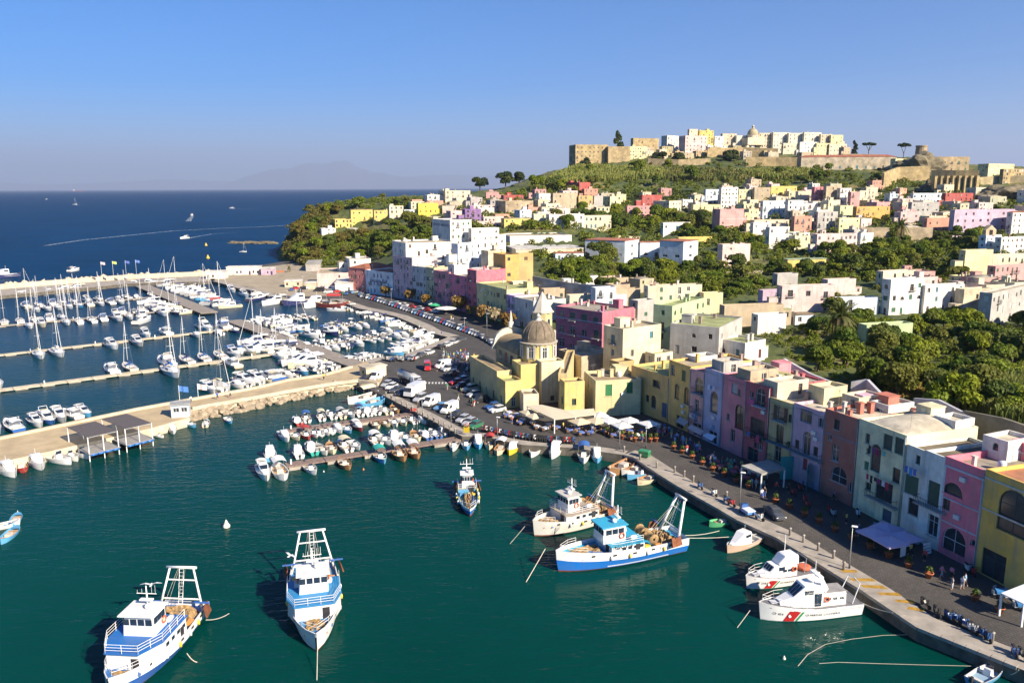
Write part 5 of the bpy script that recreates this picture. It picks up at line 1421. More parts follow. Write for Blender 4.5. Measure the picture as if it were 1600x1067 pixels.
for px,py,y,r,l in((1142,258,845,9,'large dark tree on the rampart below the skyline church'),(1030,258,855,8,'dark trees clump right of the pale yellow low house'),(1062,262,850,9,'dark bushy tree below the pink tower house'),(1092,264,850,7,'dark tree at the foot of the pink tower house rampart'),
(915,263,845,6,'round dark tree in front of the large tuff palace'),(1238,268,822,7,'dark round tree at the left end of the long barracks'),(1375,268,806,8,'dark tree covering the right end of the long barracks'),(1440,276,770,10,'scrubby tree on the crag under the watch tower'),(1502,302,650,9,'dark creeper tree at the buttressed rampart'),
(750,299,700,7,'dark ridge tree right of the large cream ridge house'),(790,297,690,8,'bushy ridge tree left of the hill'),(812,292,700,7,'ridge tree at the start of the fortress slope')):
 tree(PY(px,py,y),r,'round',l,None,(.03,.055,.014),'broadleaf_tree')
tree(PY(1357,244,862),6.2,'umbrella','umbrella pine on the skyline right of the white row',None,(.02,.045,.012),'umbrella_pine')
tree(PY(1411,250,812),5.6,'umbrella','slender umbrella pine above the right end of the barracks',None,(.025,.045,.012),'umbrella_pine',sz=1.3)
tree(PY(1334,246,866),6,'tall','dark cypress like tree at the end of the skyline row',None,(.02,.04,.012),'broadleaf_tree')
for px,py,r,c,l in((720,489,3.6,(.20,.10,.03),'brown autumn street tree beside the white market parasol'),(736,496,2.4,(.24,.15,.05),'small pale brown street tree in front of the crimson house'),(755,503,3.4,(.26,.16,.06),'dusty pale brown street tree in front of the olive block'),(774,509,3.4,(.40,.34,.24),'white flowering street tree in front of the olive block'),(793,516,3.2,(.19,.11,.03),'brown street tree left of the church gable'),
(603,464,2.6,(.18,.12,.03),'small street tree in front of the lettered building'),(640,471,2.8,(.20,.13,.05),'pale street tree in front of the grey house'),(665,478,2.6,(.20,.12,.03),'brown street tree in front of the coral house')):
 tree(P(px,py,QZ),r,'round',l,None,c,'street_tree',sz=1.05,kinds=DRY)
t=thing('spruce_tree','tall dark spruce beside the salmon pink block','tree',PY(1093,359,G(1093,359).y));hh=hgt(t.location,315)
b=MB();b.tube((0,0,-1),(0,0,hh),.35,'bark',6,.04);b.build('trunk',t)
lv=[]
for q in range(26):
 f=q/26;z=hh*(.08+.9*f);r=(1-f)*hh*.26+.3
 n_=46 if f<.6 else 24;a=NR.uniform(0,2*PI,n_);rr_=r*NR.uniform(.25,1,n_)
 c=np.stack([np.cos(a)*rr_,np.sin(a)*rr_,z-rr_*.22],1)
 s=.55*(1.2-f)
 d=np.stack([np.cos(a),np.sin(a),-.3+0*a],1);sd_=np.stack([-np.sin(a),np.cos(a),0*a],1)
 lv.append(np.stack([c-d*s*1.6-sd_*s*.6,c-d*s*1.6+sd_*s*.6,c+d*s*1.6+sd_*s*.3,c+d*s*1.6-sd_*s*.3],1).reshape(-1,3))
put('crown',np_mesh('crown',np.concatenate(lv),'leaves'),t,(.014,.030,.013))
def frond_mesh(L,droop,seed,w_=.5):
 b=MB();n=7;rows_=[]
 pts=[(L*i/n*(1-.12*droop*i/n),0,L*(.35*(i/n)-(.35+droop)*(i/n)**2))for i in range(n+1)]
 for i in range(n):
  a,c=Vector(pts[i]),Vector(pts[i+1])
  for s in(-1,1):
   for q in range(4):
    o=a.lerp(c,(q+.1)/4);e=o+Vector((.35*L/5,s*w_*(1-.6*i/n)*L/3.5,-.25*L/4));w2=(c-a)*.34
    b.face([o,o+w2,e+w2*.3,e],'leaves')
 return b.mesh('frond')
def palm(base,top_py,L,label,nf=34,tr=.38,droopmax=1.0):
 t=thing('palm_tree',label,'tree',base);h=hgt(Vector(base),top_py)
 b=MB();k=10
 for i in range(k):b.tube((0,0,h*i/k-(1 if i==0 else 0)),(0,0,h*(i+1)/k),tr*1.08,'bark',8,tr*.9,caps=False)
 b.build('trunk',t)
 ms=[frond_mesh(L,d,i)for i,d in enumerate((.1,.45,.8,droopmax))]
 for i in range(nf):
  q=i%4;o=put('frond',ms[q],t,[(.09,.12,.03),(.07,.10,.025),(.12,.13,.04),(.26,.20,.09)][q],(0,0,h));o.rotation_euler=(0,[-.9,-.5,-.1,.25][q]+rv.uniform(-.15,.15),i*2.399)
 return t
palm(PALM,494,5.4,'large bushy palm with drooping fronds in the grove',44,.5)
palm(PALM2,352,4.6,'tall slim palm in front of the tan garden wall',32,.26)
palm(PY(452,424,470),417,2.2,'little palm beside the site office in the boatyard',16,.2)
def clumps(name,poly_s,n,r0,r1,per,leaf,col,label=None,mat='leaves',flat=.7,mg=.2,high=1.0):
 vs=[]
 for poly_,k in poly_s:
  for g in scatter(poly_,int(n*k),mg):
   f=max(.6,min(1.6,g.y/300));r=rv.uniform(r0,r1)*f
   cen=np.array([[g.x+rv.uniform(-.5,.5)*r,g.y+rv.uniform(-.5,.5)*r,g.z+r*rv.uniform(.1,.45)*high]for _ in range(3)])
   rad=np.array([[r*.7,r*.7,r*flat]]*3)
   vs.append(leaf_quads(cen,rad,per,leaf*f))
 o=put(name,np_mesh(name,np.concatenate(vs),mat),None,col);return tag(o,kind='stuff')
BIGL=[(560,380),(800,300),(1000,250),(1400,262),(1600,300),(1680,480),(1300,480),(1000,440),(850,430),(700,395)]
clumps('undergrowth',[(V1,.62),(V2,.2),(V3,.2),(V4,.15),(V6,.3)],1100,1.0,2.6,90,.22,(.14,.18,.013))
clumps('undergrowth',[(BIGL,1)],1500,1.0,3.0,80,.28,(.14,.17,.016),mg=.5)
clumps('undergrowth',[(V5,.5),(V1,.22),(V3,.2),(V2,.3)],700,.8,1.9,80,.2,(.15,.19,.02))
clumps('undergrowth',[([(444,402),(458,352),(500,325),(520,345),(498,375),(500,418),(470,412)],1)],240,1.5,3.0,90,.3,(.14,.125,.03))
def reeds(poly_,n,h0,h1,col,y0=60):
 vs=[]
 for g in scatter(poly_,n,.3,0,y0):
  k=26;f=max(.7,min(2.2,g.y/350))
  x=g.x+NR.normal(0,1.0*f,k);y=g.y+NR.normal(0,1.0*f,k);h=NR.uniform(h0,h1,k)
  lx,ly=NR.normal(0,.3,k)*h*.4,NR.normal(0,.3,k)*h*.4;a=NR.uniform(0,PI,k);w_=.09*f*NR.uniform(.7,1.4,k)
  b0=np.stack([x,y,np.full(k,g.z-.3)],1);tp=np.stack([x+lx,y+ly,g.z+h],1);s=np.stack([np.cos(a)*w_,np.sin(a)*w_,0*a],1)
  vs.append(np.stack([b0-s,b0+s,tp+s*1.6,tp-s*1.6],1).reshape(-1,3))
 o=put('reeds',np_mesh('reeds',np.concatenate(vs),'leaves_dry'),None,col);return tag(o,kind='stuff')
reeds([(830,296),(900,264),(1030,268),(1040,278),(960,284),(900,290),(840,302)],520,3.5,6,(.20,.235,.05))
reeds([(1150,272),(1260,270),(1290,282),(1200,282)],260,3.5,6,(.20,.235,.05))
reeds([(1030,266),(1160,270),(1170,284),(1050,284)],220,3,5,(.12,.14,.035))
reeds([(1500,605),(1680,600),(1700,690),(1560,670),(1490,640)],700,2.6,4.6,(.17,.21,.05))
reeds([(1390,605),(1470,600),(1480,630),(1410,628)],140,.6,1.4,(.28,.22,.06))
mb=None
vs=[]
for row in range(9):
 for px in np.arange(970,1085,2.2):
  g=G(px,300+row*2.3)
  if g is None or not free(g.x,g.y,.5):continue
  vs.append(leaf_quads(np.array([[g.x,g.y,g.z+.7]]),np.array([[.9,.5,.7]]),22,.3))
tag(put('vine_foliage',np_mesh('vine_foliage',np.concatenate(vs),'leaves'),None,(.035,.065,.014)),kind='stuff')
# ---------------------------------------------------------------- boats: bow towards local +x, origin amidships on the waterline
def hull_pts(L,B,F,bow=.55,stern=.86,sheer=.35,n=11,dbl=False,flare=.12):
 st=[]
 for i in range(n):
  t=i/(n-1)
  x=-L/2+L*t
  if dbl:f=(max(0.0,1-abs(2*t-1)**2.3))**.6;f=max(f,.04)
  else:
   f=stern+(1-stern)*min(1,t/.4)if t<.4 else(1-((t-.4)/.6)**(1.4+bow))**.75 if t<.999 else.03
   f=max(f,.03)
  zs=F*(1+sheer*(abs(2*t-1)**2 if dbl else max(0,t-.35)**1.6*2.2))
  st.append((x,B/2*f,zs,t))
 return st
def hull(st,mat='hullpaint',stripe=None,keel=-.35,foot=.80,rim=None,open_floor=None,rimw=.1,wl=None,deckmat=None,bulwark=0.0,rake=.08,sf=.86,wlz=.10):
 """outer shell, rim and deck or open inside, as separate meshes"""
 L=st[-1][0]-st[0][0]
 h=MB();n=len(st)
 def ring(s,side):
  x,b,z,t=s;rk=rake*L*max(0,t-.6)**2*2.5
  return[(x-rk*1.6,0,keel),(x-rk,side*b*foot*.8,keel*.5),(x-rk*.8,side*b*foot,wlz),(x-rk*.45,side*b*(.55*foot+.45),(z*sf+wlz)/2),(x-rk*.2,side*b*.985,z*sf),(x,side*b,z)]
 for side in(1,-1):
  R=[ring(s,side)for s in st]
  if side==-1:R=R[::-1]
  lo=[r[:3]for r in R];h.grid(lo,wl or mat)
  h.grid([r[2:5]for r in R],mat)
  h.grid([r[4:]for r in R],stripe or mat)
 a,c=ring(st[0],1),ring(st[0],-1)
 for q in range(5):h.face([a[q],c[q],c[q+1],a[q+1]],mat)
 dk=MB();r_=MB()
 inn=lambda s,z,k=0:(s[0]+(rimw if s is st[0]else-rimw if s is st[-1]else 0),max(s[1]-rimw-k,.01),z)
 for side in(1,-1):
  A=[(s[0],side*s[1],s[2])for s in st];C=[(inn(s,0)[0],side*inn(s,0)[1],s[2]+.012)for s in st]
  A2=[(p[0],p[1],p[2]+.012)for p in A]
  r_.grid([A2,C]if side==-1 else[C,A2],rim or mat,smooth=False)
  if open_floor is not None or bulwark:
   zf=(lambda s:s[2]-bulwark)if bulwark else(lambda s:open_floor)
   Dn=[(p[0],p[1]*(.94 if not bulwark else 1),zf(s))for p,s in zip(C,st)]
   r_.grid([C,Dn]if side==-1 else[Dn,C],rim or mat,smooth=False)
 zf=(lambda s:open_floor)if open_floor is not None else(lambda s:s[2]-bulwark-.002)
 k=.94 if open_floor is not None else 1
 dk.grid([[(inn(s,0)[0],inn(s,0)[1]*k,zf(s))for s in st],[(inn(s,0)[0],-inn(s,0)[1]*k,zf(s))for s in st]][::-1],deckmat or 'gelcoat',smooth=False)
 p,q=inn(st[0],0),inn(st[0],0)
 if open_floor is not None or bulwark:r_.face([(p[0],-p[1],st[0][2]),(p[0],p[1],st[0][2]),(p[0],p[1]*k,zf(st[0])),(p[0],-p[1]*k,zf(st[0]))],rim or mat)
 return h,r_,dk
def loft_box(mb,secs,mat):
 """rounded cabin from stations (x, half width bottom, half width top, z0, z1)"""
 R=[[(x,-w0,z0),(x+0,-w1,z0+(z1-z0)*.85),(x,-w1*.82,z1),(x,w1*.82,z1),(x,w1,z0+(z1-z0)*.85),(x,w0,z0)]for x,w0,w1,z0,z1 in secs]
 mb.grid(R[::-1],mat,smooth=False)
 mb.face(R[0],mat);mb.face(R[-1][::-1],mat)
def rope(a,b,par=None,sag=.3,r=.025,name='rope'):
 a,b=Vector(a),Vector(b);pts=[a.lerp(b,i/6)-Vector((0,0,sag*4*(i/6)*(1-i/6)))for i in range(7)]
 m_=MB();m_.path(pts,r,'rope',4);return m_.build(name,par)
def new_boat(nm):
 o=put(nm,None);o.empty_display_size=.3;return o
def outboard(par,x,z,col=(.03,.03,.035)):
 b=MB();b.box(-.5,-.05,-.16,.16,.25,.75,'carpaint',taper=.05);b.box(-.32,-.12,-.07,.07,-.5,.25,'carpaint');b.box(-.06,.02,-.12,.12,-.1,.3,'iron')
 return put('outboard_motor',b.mesh('outboard_motor'),par,col,(x,0,z))
def bimini(par,x0,x1,w_,z0,z1,col,mat='cloth'):
 b=MB();n=6
 b.grid([[(x,w_*math.sin(PI*(q/n-.5))/math.sin(PI*.5)if False else-w_+2*w_*q/n,z1-.28*(2*q/n-1)**2)for q in range(n+1)]for x in(x0,(x0+x1)/2,x1)],mat)
 b.grid([[(x,-w_+2*w_*q/n,z1-.03-.28*(2*q/n-1)**2)for q in range(n+1)]for x in(x1,(x0+x1)/2,x0)],mat)
 o=put('canopy',b.mesh('canopy'),par,col)
 f=MB()
 for x in(x0+.05,x1-.05):
  for s in(-1,1):f.tube((x,s*w_*.98,z0),(x,s*w_*.98,z1-.28),.02,'galvanised',4)
 put('canopy_frame',f.mesh('canopy_frame'),par)
 return o
def P3(par,nm,b,col=None):return put(nm,b.mesh(nm),par,col)
W_=(.74,.74,.71)
def mk_open(can=None,dbl=False,L=5.4,console=True):
 r=new_boat('gozzo_boat' if dbl else 'motorboat')
 st=hull_pts(L,L*.37,.62,dbl=dbl,sheer=.55 if dbl else.4)
 h,rm,dk=hull(st,open_floor=.28,rim='woodpaint' if dbl else 'gelcoat',deckmat='woodpaint',rimw=.09)
 P3(r,'hull',h,W_);P3(r,'gunwale',rm,(.6,.6,.58));P3(r,'floor',dk,(.5,.46,.38))
 b=MB()
 for x in((-.24,.02,.24)if dbl else(-.36,-.02)):b.box(L*x-.16,L*x+.16,-L*.15,L*.15,.42,.5,'woodpaint')
 P3(r,'thwart',b,(.36,.22,.11)if dbl else(.66,.64,.58))if False else None
 for x in((-.24,.02,.24)if dbl else(-.36,-.02)):
  b=MB();b.box(L*x-.17,L*x+.17,-L*.14,L*.14,.42,.5,'woodpaint');P3(r,'thwart',b,(.36,.22,.11)if dbl else(.66,.64,.58))
 b=MB();b.grid([[(L*x,y*st[i][1]*.9,st[i][2]-.03)for y in(-1,1)]for i,x in((8,.30),(9,.40),(10,.47))],'woodpaint',False);P3(r,'foredeck',b,(.5,.3,.14)if dbl else(.72,.72,.69))
 if console and not dbl:
  b=MB();b.box(-.3,.35,-.38,.38,.28,1.0,'gelcoat',tx=.1,ty=.05);b.box(.18,.3,-.33,.33,1.0,1.35,'boat_glass',tx=.04);P3(r,'console',b,(.7,.7,.68))
 if dbl:
  b=MB();b.box(-.8,.3,-.42,.42,.28,.78,'woodpaint',taper=.06);P3(r,'engine_box',b,(.55,.5,.42))
  b=MB();b.tube((L*.47,0,.6),(L*.47,0,1.25),.06,'woodpaint',6);P3(r,'stem_post',b,(.6,.58,.52))
 else:outboard(r,-L/2,.35)
 if can:bimini(r,-L*.30,L*.10,L*.15,.6,2.15,can)
 return r
def mk_cabin(L=6.6,can=None,tall=False):
 r=new_boat('cabin_boat');st=hull_pts(L,L*.36,.85,sheer=.4)
 h,rm,dk=hull(st,bulwark=.42,rim='gelcoat',deckmat='gelcoat',rimw=.1)
 P3(r,'hull',h,W_);P3(r,'gunwale',rm,(.62,.62,.6));P3(r,'deck',dk,(.58,.56,.5))
 hw=L*.13;zt=2.3 if tall else 1.75
 b=MB();loft_box(b,[(-L*.12,hw,hw*.95,.5,zt),(L*.08,hw,hw*.92,.5,zt),(L*.30,hw*.7,hw*.55,.6,1.25),(L*.38,hw*.35,hw*.3,.8,1.1)],'gelcoat');c=P3(r,'cabin',b,(.76,.76,.74))
 for s in(-1,1):
  b=MB();b.box(-L*.09,L*.06,s*hw*.98-.03,s*hw*.98+.03,zt-.62,zt-.25,'boat_glass');P3(c,'window',b)
 b=MB();b.face([(L*.09,-hw*.85,zt-.12),(L*.09,hw*.85,zt-.12),(L*.19,hw*.72,zt-.56),(L*.19,-hw*.72,zt-.56)][::-1],'boat_glass');P3(c,'windscreen',b)
 b=MB();b.box(-L*.45,-L*.36,-hw,hw,.45,.85,'gelcoat');P3(r,'bench',b,(.6,.58,.52))
 b=MB();b.tube((-L*.05,0,zt),(-L*.05,0,zt+.9),.025,'whitemetal',4);P3(r,'aerial',b)
 outboard(r,-L/2,.4)
 if can:bimini(r,-L*.42,-L*.10,hw*1.05,.8,zt+.25,can)
 return r
def mk_cruiser(L=10,fly=False):
 r=new_boat('motor_yacht' if fly else 'cabin_cruiser');B=L*.32
 st=hull_pts(L,B,1.05,sheer=.5,bow=.7,n=13)
 h,rm,dk=hull(st,mat='gelcoat',bulwark=.12,rim='gelcoat',deckmat='gelcoat',wl='hullpaint')
 P3(r,'hull',h,(.78,.78,.76));P3(r,'gunwale',rm,(.7,.7,.7));P3(r,'deck',dk,(.72,.71,.67))
 w=B*.36
 b=MB();loft_box(b,[(-L*.22,w,w*.95,.85,2.5),(L*.02,w,w*.92,.9,2.55),(L*.16,w*.85,w*.72,1.0,1.85),(L*.36,w*.45,w*.4,1.2,1.45)],'gelcoat');c=P3(r,'cabin',b,(.77,.77,.75))
 for s in(-1,1):
  b=MB();b.face([(-L*.2,s*w*.985,1.55),(L*.04,s*w*.965,1.65),(L*.02,s*w*.93,2.2),(-L*.2,s*w*.965,2.15)][::s],'boat_glass');P3(c,'window',b)
 b=MB();b.face([(L*.03,-w*.78,2.48),(L*.155,-w*.62,1.92),(L*.155,w*.62,1.92),(L*.03,w*.78,2.48)],'boat_glass')
 o=P3(c,'windscreen',b);o.location=(.03,0,.03)
 b=MB();b.box(-L*.45,-L*.24,-w,w,.75,.93,'gelcoat');b.box(-L*.47,-L*.42,-w,w,.93,1.3,'gelcoat');P3(r,'cockpit',b,(.55,.5,.42))
 b=MB();b.box(-L*.53,-L*.49,-w*1.1,w*1.1,.25,.35,'teak');P3(r,'swim_platform',b)
 b=MB()
 for s in(-1,1):b.path([(L*.05,s*B*.44,1.2),(L*.05,s*B*.44,1.75),(L*.3,s*B*.30,2.0),(L*.47,s*.12,2.2)],.025,'galvanised',4)
 for x,y in((.18,.38),(.3,.30),(.4,.17)):
  for s in(-1,1):b.tube((L*x,s*B*y,1.25),(L*x,s*B*y,1.95),.02,'galvanised',4)
 P3(r,'bow_rail',b)
 if fly:
  b=MB();loft_box(b,[(-L*.24,w*.9,w*.85,2.5,3.0),(-L*.02,w*.85,w*.75,2.55,3.05),(L*.05,w*.6,w*.5,2.55,2.75)],'gelcoat');P3(r,'flybridge',b,(.76,.76,.75))
  b=MB();b.path([(-L*.2,-w*.8,2.9),(-L*.26,-w*.75,3.9),(-L*.26,w*.75,3.9),(-L*.2,w*.8,2.9)],.07,'gelcoat',6);P3(r,'radar_arch',b,(.75,.75,.75))
  b=MB();b.box(-L*.16,-L*.08,-w*.6,w*.6,3.0,3.3,'cloth');P3(r,'seat',b,(.5,.42,.3))
 else:
  b=MB();b.path([(-L*.16,-w*.9,2.3),(-L*.22,-w*.8,3.1),(-L*.22,w*.8,3.1),(-L*.16,w*.9,2.3)],.05,'gelcoat',6);P3(r,'radar_arch',b,(.75,.75,.75))
 bimini(r,-L*.44,-L*.2,w*.95,.95,2.75 if not fly else 2.55,(.62,.6,.55))
 return r
def mk_sail(L=10.5):
 r=new_boat('sailboat');B=L*.31
 st=hull_pts(L,B,.95,sheer=.35,stern=.72,bow=.5,n=13)
 h,rm,dk=hull(st,mat='gelcoat',bulwark=.06,rim='gelcoat',deckmat='gelcoat',wl='hullpaint',stripe='gelcoat')
 P3(r,'hull',h,(.76,.76,.75));P3(r,'gunwale',rm,(.55,.45,.3));P3(r,'deck',dk,(.66,.62,.54))
 w=B*.3
 b=MB();loft_box(b,[(-L*.10,w,w*.9,.85,1.45),(L*.12,w,w*.85,.9,1.42),(L*.28,w*.55,w*.4,1.0,1.2)],'gelcoat');c=P3(r,'cabin',b,(.76,.76,.74))
 for s in(-1,1):
  b=MB();b.face([(-L*.08,s*w*1.0,1.05),(L*.12,s*w*.97,1.08),(L*.1,s*w*.9,1.32),(-L*.08,s*w*.92,1.32)][::s],'boat_glass');P3(c,'window',b)
 b=MB();b.box(-L*.42,-L*.12,-w*.75,w*.75,.6,.91,'gelcoat');P3(r,'cockpit',b,(.42,.34,.24))
 b=MB();b.lathe([(.32,0),(.36,.02),(.32,.04)],'galvanised',10,(0,0,0));o=P3(r,'wheel',b);o.location=(-L*.34,0,1.35);o.rotation_euler=(0,PI/2,0)
 mh=L*1.28
 b=MB();b.tube((L*.08,0,1.2),(L*.08,0,mh),.085,'whitemetal',6,.055)
 for z,s_ in((mh*.45,.75),(mh*.72,.55)):b.tube((L*.08,-s_,z),(L*.08,s_,z),.03,'whitemetal',4)
 P3(r,'mast',b)
 b=MB();b.tube((L*.07,0,1.95),(-L*.32,0,2.0),.06,'whitemetal',6);P3(r,'boom',b)
 b=MB();b.tube((L*.09,0,2.25),(-L*.31,0,2.12),.24,'cloth',8,.13);P3(r,'sail_cover',b,(.06,.09,.22))
 b=MB();b.tube((L*.48,0,1.3),(L*.10,0,mh*.97),.075,'cloth',5,.03);P3(r,'furled_jib',b,(.66,.66,.66))
 b=MB()
 for s in(-1,1):
  b.path([(L*.06,s*B*.42,1.0),(L*.08,s*.75,mh*.45),(L*.08,s*.55,mh*.72),(L*.08,0,mh*.98)],.012,'galvanised',3)
 b.tube((-L*.48,0,1.0),(L*.08,0,mh),.012,'galvanised',3)
 P3(r,'rigging',b)
 bimini(r,-L*.2,-L*.08,w*.95,.95,1.95,(.07,.09,.2))
 return r
def mk_rib(L=5.2):
 r=new_boat('inflatable_boat');b=MB();w=L*.17
 pts=[(-L/2,w,.35),(L*.15,w,.4),(L*.36,w*.6,.5),(L*.48,0,.6),(L*.36,-w*.6,.5),(L*.15,-w,.4),(-L/2,-w,.35)]
 for a,c in zip(pts[:-1],pts[1:]):b.tube(a,c,.25,'cloth',8)
 P3(r,'tube',b,(.5,.5,.5))
 b=MB();b.prism([(-L*.48,-w),(L*.2,-w),(L*.42,0),(L*.2,w),(-L*.48,w)],-.2,.3,'gelcoat');P3(r,'hull',b,(.6,.6,.6))
 b=MB();b.box(-.4,.3,-.35,.35,.3,1.05,'gelcoat',tx=.08);P3(r,'console',b,(.72,.72,.72))
 b=MB();b.path([(-L*.38,-w,.5),(-L*.38,-w*.9,1.9),(-L*.38,w*.9,1.9),(-L*.38,w,.5)],.04,'galvanised',5);P3(r,'roll_bar',b)
 outboard(r,-L/2,.4);return r
WT,CRM,BLU,SKY_,GRY,NVY,RED_,YLW,TEA,WDB=W_,(.66,.58,.40),(.03,.12,.38),(.10,.36,.60),(.45,.45,.44),(.03,.04,.14),(.42,.04,.04),(.70,.50,.04),(.02,.36,.30),(.30,.16,.07)
PB={'open':mk_open(),'open_canopy':mk_open((.7,.68,.62)),'gozzo':mk_open(None,True),'gozzo_canopy':mk_open((.7,.68,.62),True),'cabin':mk_cabin(),'cabin_canopy':mk_cabin(can=(.7,.7,.68)),'tall_cabin':mk_cabin(6.8,None,True),
'cruiser':mk_cruiser(),'yacht':mk_cruiser(12.5,True),'sail':mk_sail(),'rib':mk_rib()}
BL={'open':5.4,'open_canopy':5.4,'gozzo':5.4,'gozzo_canopy':5.4,'cabin':6.6,'cabin_canopy':6.6,'tall_cabin':6.8,'cruiser':10,'yacht':12.5,'sail':10.5,'rib':5.2}
BN={'open':'open motorboat','open_canopy':'motorboat','gozzo':'wooden gozzo','gozzo_canopy':'canopied gozzo','cabin':'small cabin boat','cabin_canopy':'cabin boat','tall_cabin':'tall cabin fishing boat','cruiser':'cabin cruiser','yacht':'flybridge yacht','sail':'sailboat','rib':'inflatable boat'}
CN={WT:'white',CRM:'cream',BLU:'blue',SKY_:'light blue',GRY:'grey',NVY:'navy blue',RED_:'red',YLW:'yellow',TEA:'teal',WDB:'brown'}
rb_=random.Random(77)
def boat(kind,p,ang,label,group,hullc=WT,acc=None,L=None):
 s=(L or BL[kind])/BL[kind]
 cols={'hull':hullc}
 if kind.startswith('gozzo'):cols['thwart']=rb_.choice([(.36,.22,.11),(.6,.55,.45),(.45,.25,.12)])
 if kind.startswith('gozzo'):cols['gunwale']=hullc if hullc in(SKY_,(.10,.46,.20),GRY,WT)else(.34,.18,.08);cols['foredeck']=tuple(.7*q for q in hullc)if hullc in(SKY_,GRY,WT)else(.4,.22,.1)
 if acc:cols.update({'canopy':acc,'sail_cover':acc,'floor':tuple(.5*a+.2 for a in acc)if not kind.endswith('canopy')else(.5,.42,.3),'tube':acc})
 else:cols.update({'canopy':(.68,.66,.6),'sail_cover':NVY,'floor':(.5,.46,.38),'tube':(.5,.5,.5)})
 o=copy_tree(PB[kind],(p[0],p[1],rb_.uniform(-.04,.04)),ang,label,group,cols,s,'sailboat' if kind=='sail' else 'boat')
 return o
def head(px,py,dx,dy):
 a,b=P(px,py),P(px+dx,py+dy);d=b-a;return math.atan2(d.y,d.x)
def mooring_n(key):
 pa,pb,wd=PONT[key];d=(pb-pa).normalized();return d,Vector((-d.y,d.x,0)),wd
cB4,cBq,cBp=(340,560,4.0),(680,560,4.0),(0,580,4.0)
def small_list(crop,key,side,lst,place,group):
 """boats tied to a pontoon: (X, Y, kind, hull colour, accent, length); bow points away from the pontoon"""
 d,n,wd=mooring_n(key)
 v=n*side;ang=math.atan2(v.y,v.x)
 for X,Y,kind,hc,ac,L in lst:
  p=P(crop[0]+X/crop[2],crop[1]+Y/crop[2],.3)
  q=p+v*0
  desc='%s %s%s %s'%(CN[hc],BN[kind],(' under %s canopy'%CN[ac])if ac and kind.endswith('canopy')else(' with %s inside'%CN[ac])if ac else '',place)
  boat(kind,q,ang+rb_.uniform(-.12,.12)+(PI if kind in('open','rib')and rb_.random()<.25 else 0),desc,group,hc,ac,L)
small_list(cB4,'S1',1,[(495,395,'cabin',RED_,None,5.2),(552,375,'open_canopy',WT,BLU,5.4),(645,365,'open_canopy',WT,CRM,5.4),(708,354,'open',WT,GRY,5.6),(765,352,'open_canopy',CRM,GRY,5.4),(825,350,'open',WT,None,5.6),(882,338,'open_canopy',WT,NVY,5.6),(932,336,'cabin',WT,None,5.4),(985,327,'open',WT,WT,5.6),(1043,326,'open',CRM,CRM,5.8),(1108,322,'gozzo',WDB,CRM,5.4),(1152,312,'open',SKY_,SKY_,5.2)],'beyond the plank pontoon nearer the pier','small boats at the pontoon nearer the pier')
small_list(cB4,'S1',-1,[(418,490,'cabin',WT,None,6.4),(484,486,'open',CRM,GRY,5.4),(553,480,'open_canopy',RED_,RED_,5.6),(600,470,'open',WT,GRY,5.4),(634,472,'rib',GRY,GRY,4.8),(674,458,'open',WT,WT,5),(706,456,'rib',GRY,WT,4.8),(748,442,'cabin',WT,None,5.6),(808,443,'open',SKY_,SKY_,5.4),(876,430,'cabin_canopy',RED_,WT,5.6),(987,414,'gozzo',CRM,WDB,5.4),(1045,405,'gozzo',CRM,CRM,4.8),(1102,403,'open',WT,GRY,5.4),(1157,397,'open',CRM,WT,5.4),(1212,383,'open',WT,CRM,5.4),(1277,386,'cabin',WT,None,5.2)],'before the plank pontoon nearer the pier','small boats at the pontoon nearer the pier')
small_list(cB4,'S2',1,[(500,590,'tall_cabin',WT,None,5.8),(580,572,'tall_cabin',TEA,YLW,5.8),(648,572,'gozzo',GRY,GRY,5.8),(710,563,'gozzo',CRM,RED_,5.8),(790,550,'open_canopy',WT,CRM,6.4),(857,544,'open',WT,WT,5.6),(978,515,'open_canopy',WT,WT,6.4),(1040,512,'open',WT,GRY,6.2),(1102,498,'tall_cabin',SKY_,None,6),(1170,498,'open',WT,CRM,6.2),(1237,488,'gozzo',CRM,YLW,5.6),(1293,484,'cabin',BLU,None,5.2),(1355,472,'open',BLU,BLU,5.4),(1410,457,'cabin',WT,None,5.4)],'beyond the open basin pontoon','small boats at the open basin pontoon')
small_list(cB4,'S2',-1,[(580,692,'open',WT,CRM,5.8),(793,662,'gozzo',WDB,CRM,6),(1017,622,'open_canopy',SKY_,TEA,6.4),(1137,606,'gozzo_canopy',WDB,WT,7.0),(1225,592,'gozzo_canopy',WDB,WT,6.6),(390,716,'gozzo_canopy',WT,WT,7.6),(288,716,'cruiser',WT,None,7.8)],'before the open basin pontoon','small boats at the open basin pontoon')
boat('tall_cabin',P(422,713),head(422,713,-2,-8),'blue and white cabin boat off the seaward end of the basin pontoon','small boats at the open basin pontoon',SKY_,None,6.4)
QL=[(118,556,'open',WT,CRM,5.6,-4,12),(193,550,'open',SKY_,BLU,5.8,2,12),(268,540,'tall_cabin',SKY_,None,6.2,2,12),(342,545,'gozzo_canopy',CRM,RED_,5.8,-2,12),(408,578,'gozzo_canopy',CRM,WT,6.2,-7,10),(490,575,'cabin',YLW,YLW,6.6,-8,9),(627,590,'open',WT,WT,6.4,-8,9),(755,595,'tall_cabin',WT,None,7.2,-8,10),(928,622,'open_canopy',WT,BLU,7.0,0,12),(1010,624,'tall_cabin',SKY_,None,6.2,1,12),(1168,698,'gozzo',WDB,WDB,8.6,-12,6),(1250,712,'gozzo',WT,WT,6.6,-12,3),(1285,738,'open',SKY_,BLU,6.4,-12,3),(1340,768,'gozzo',CRM,GRY,6.4,-12,4)]
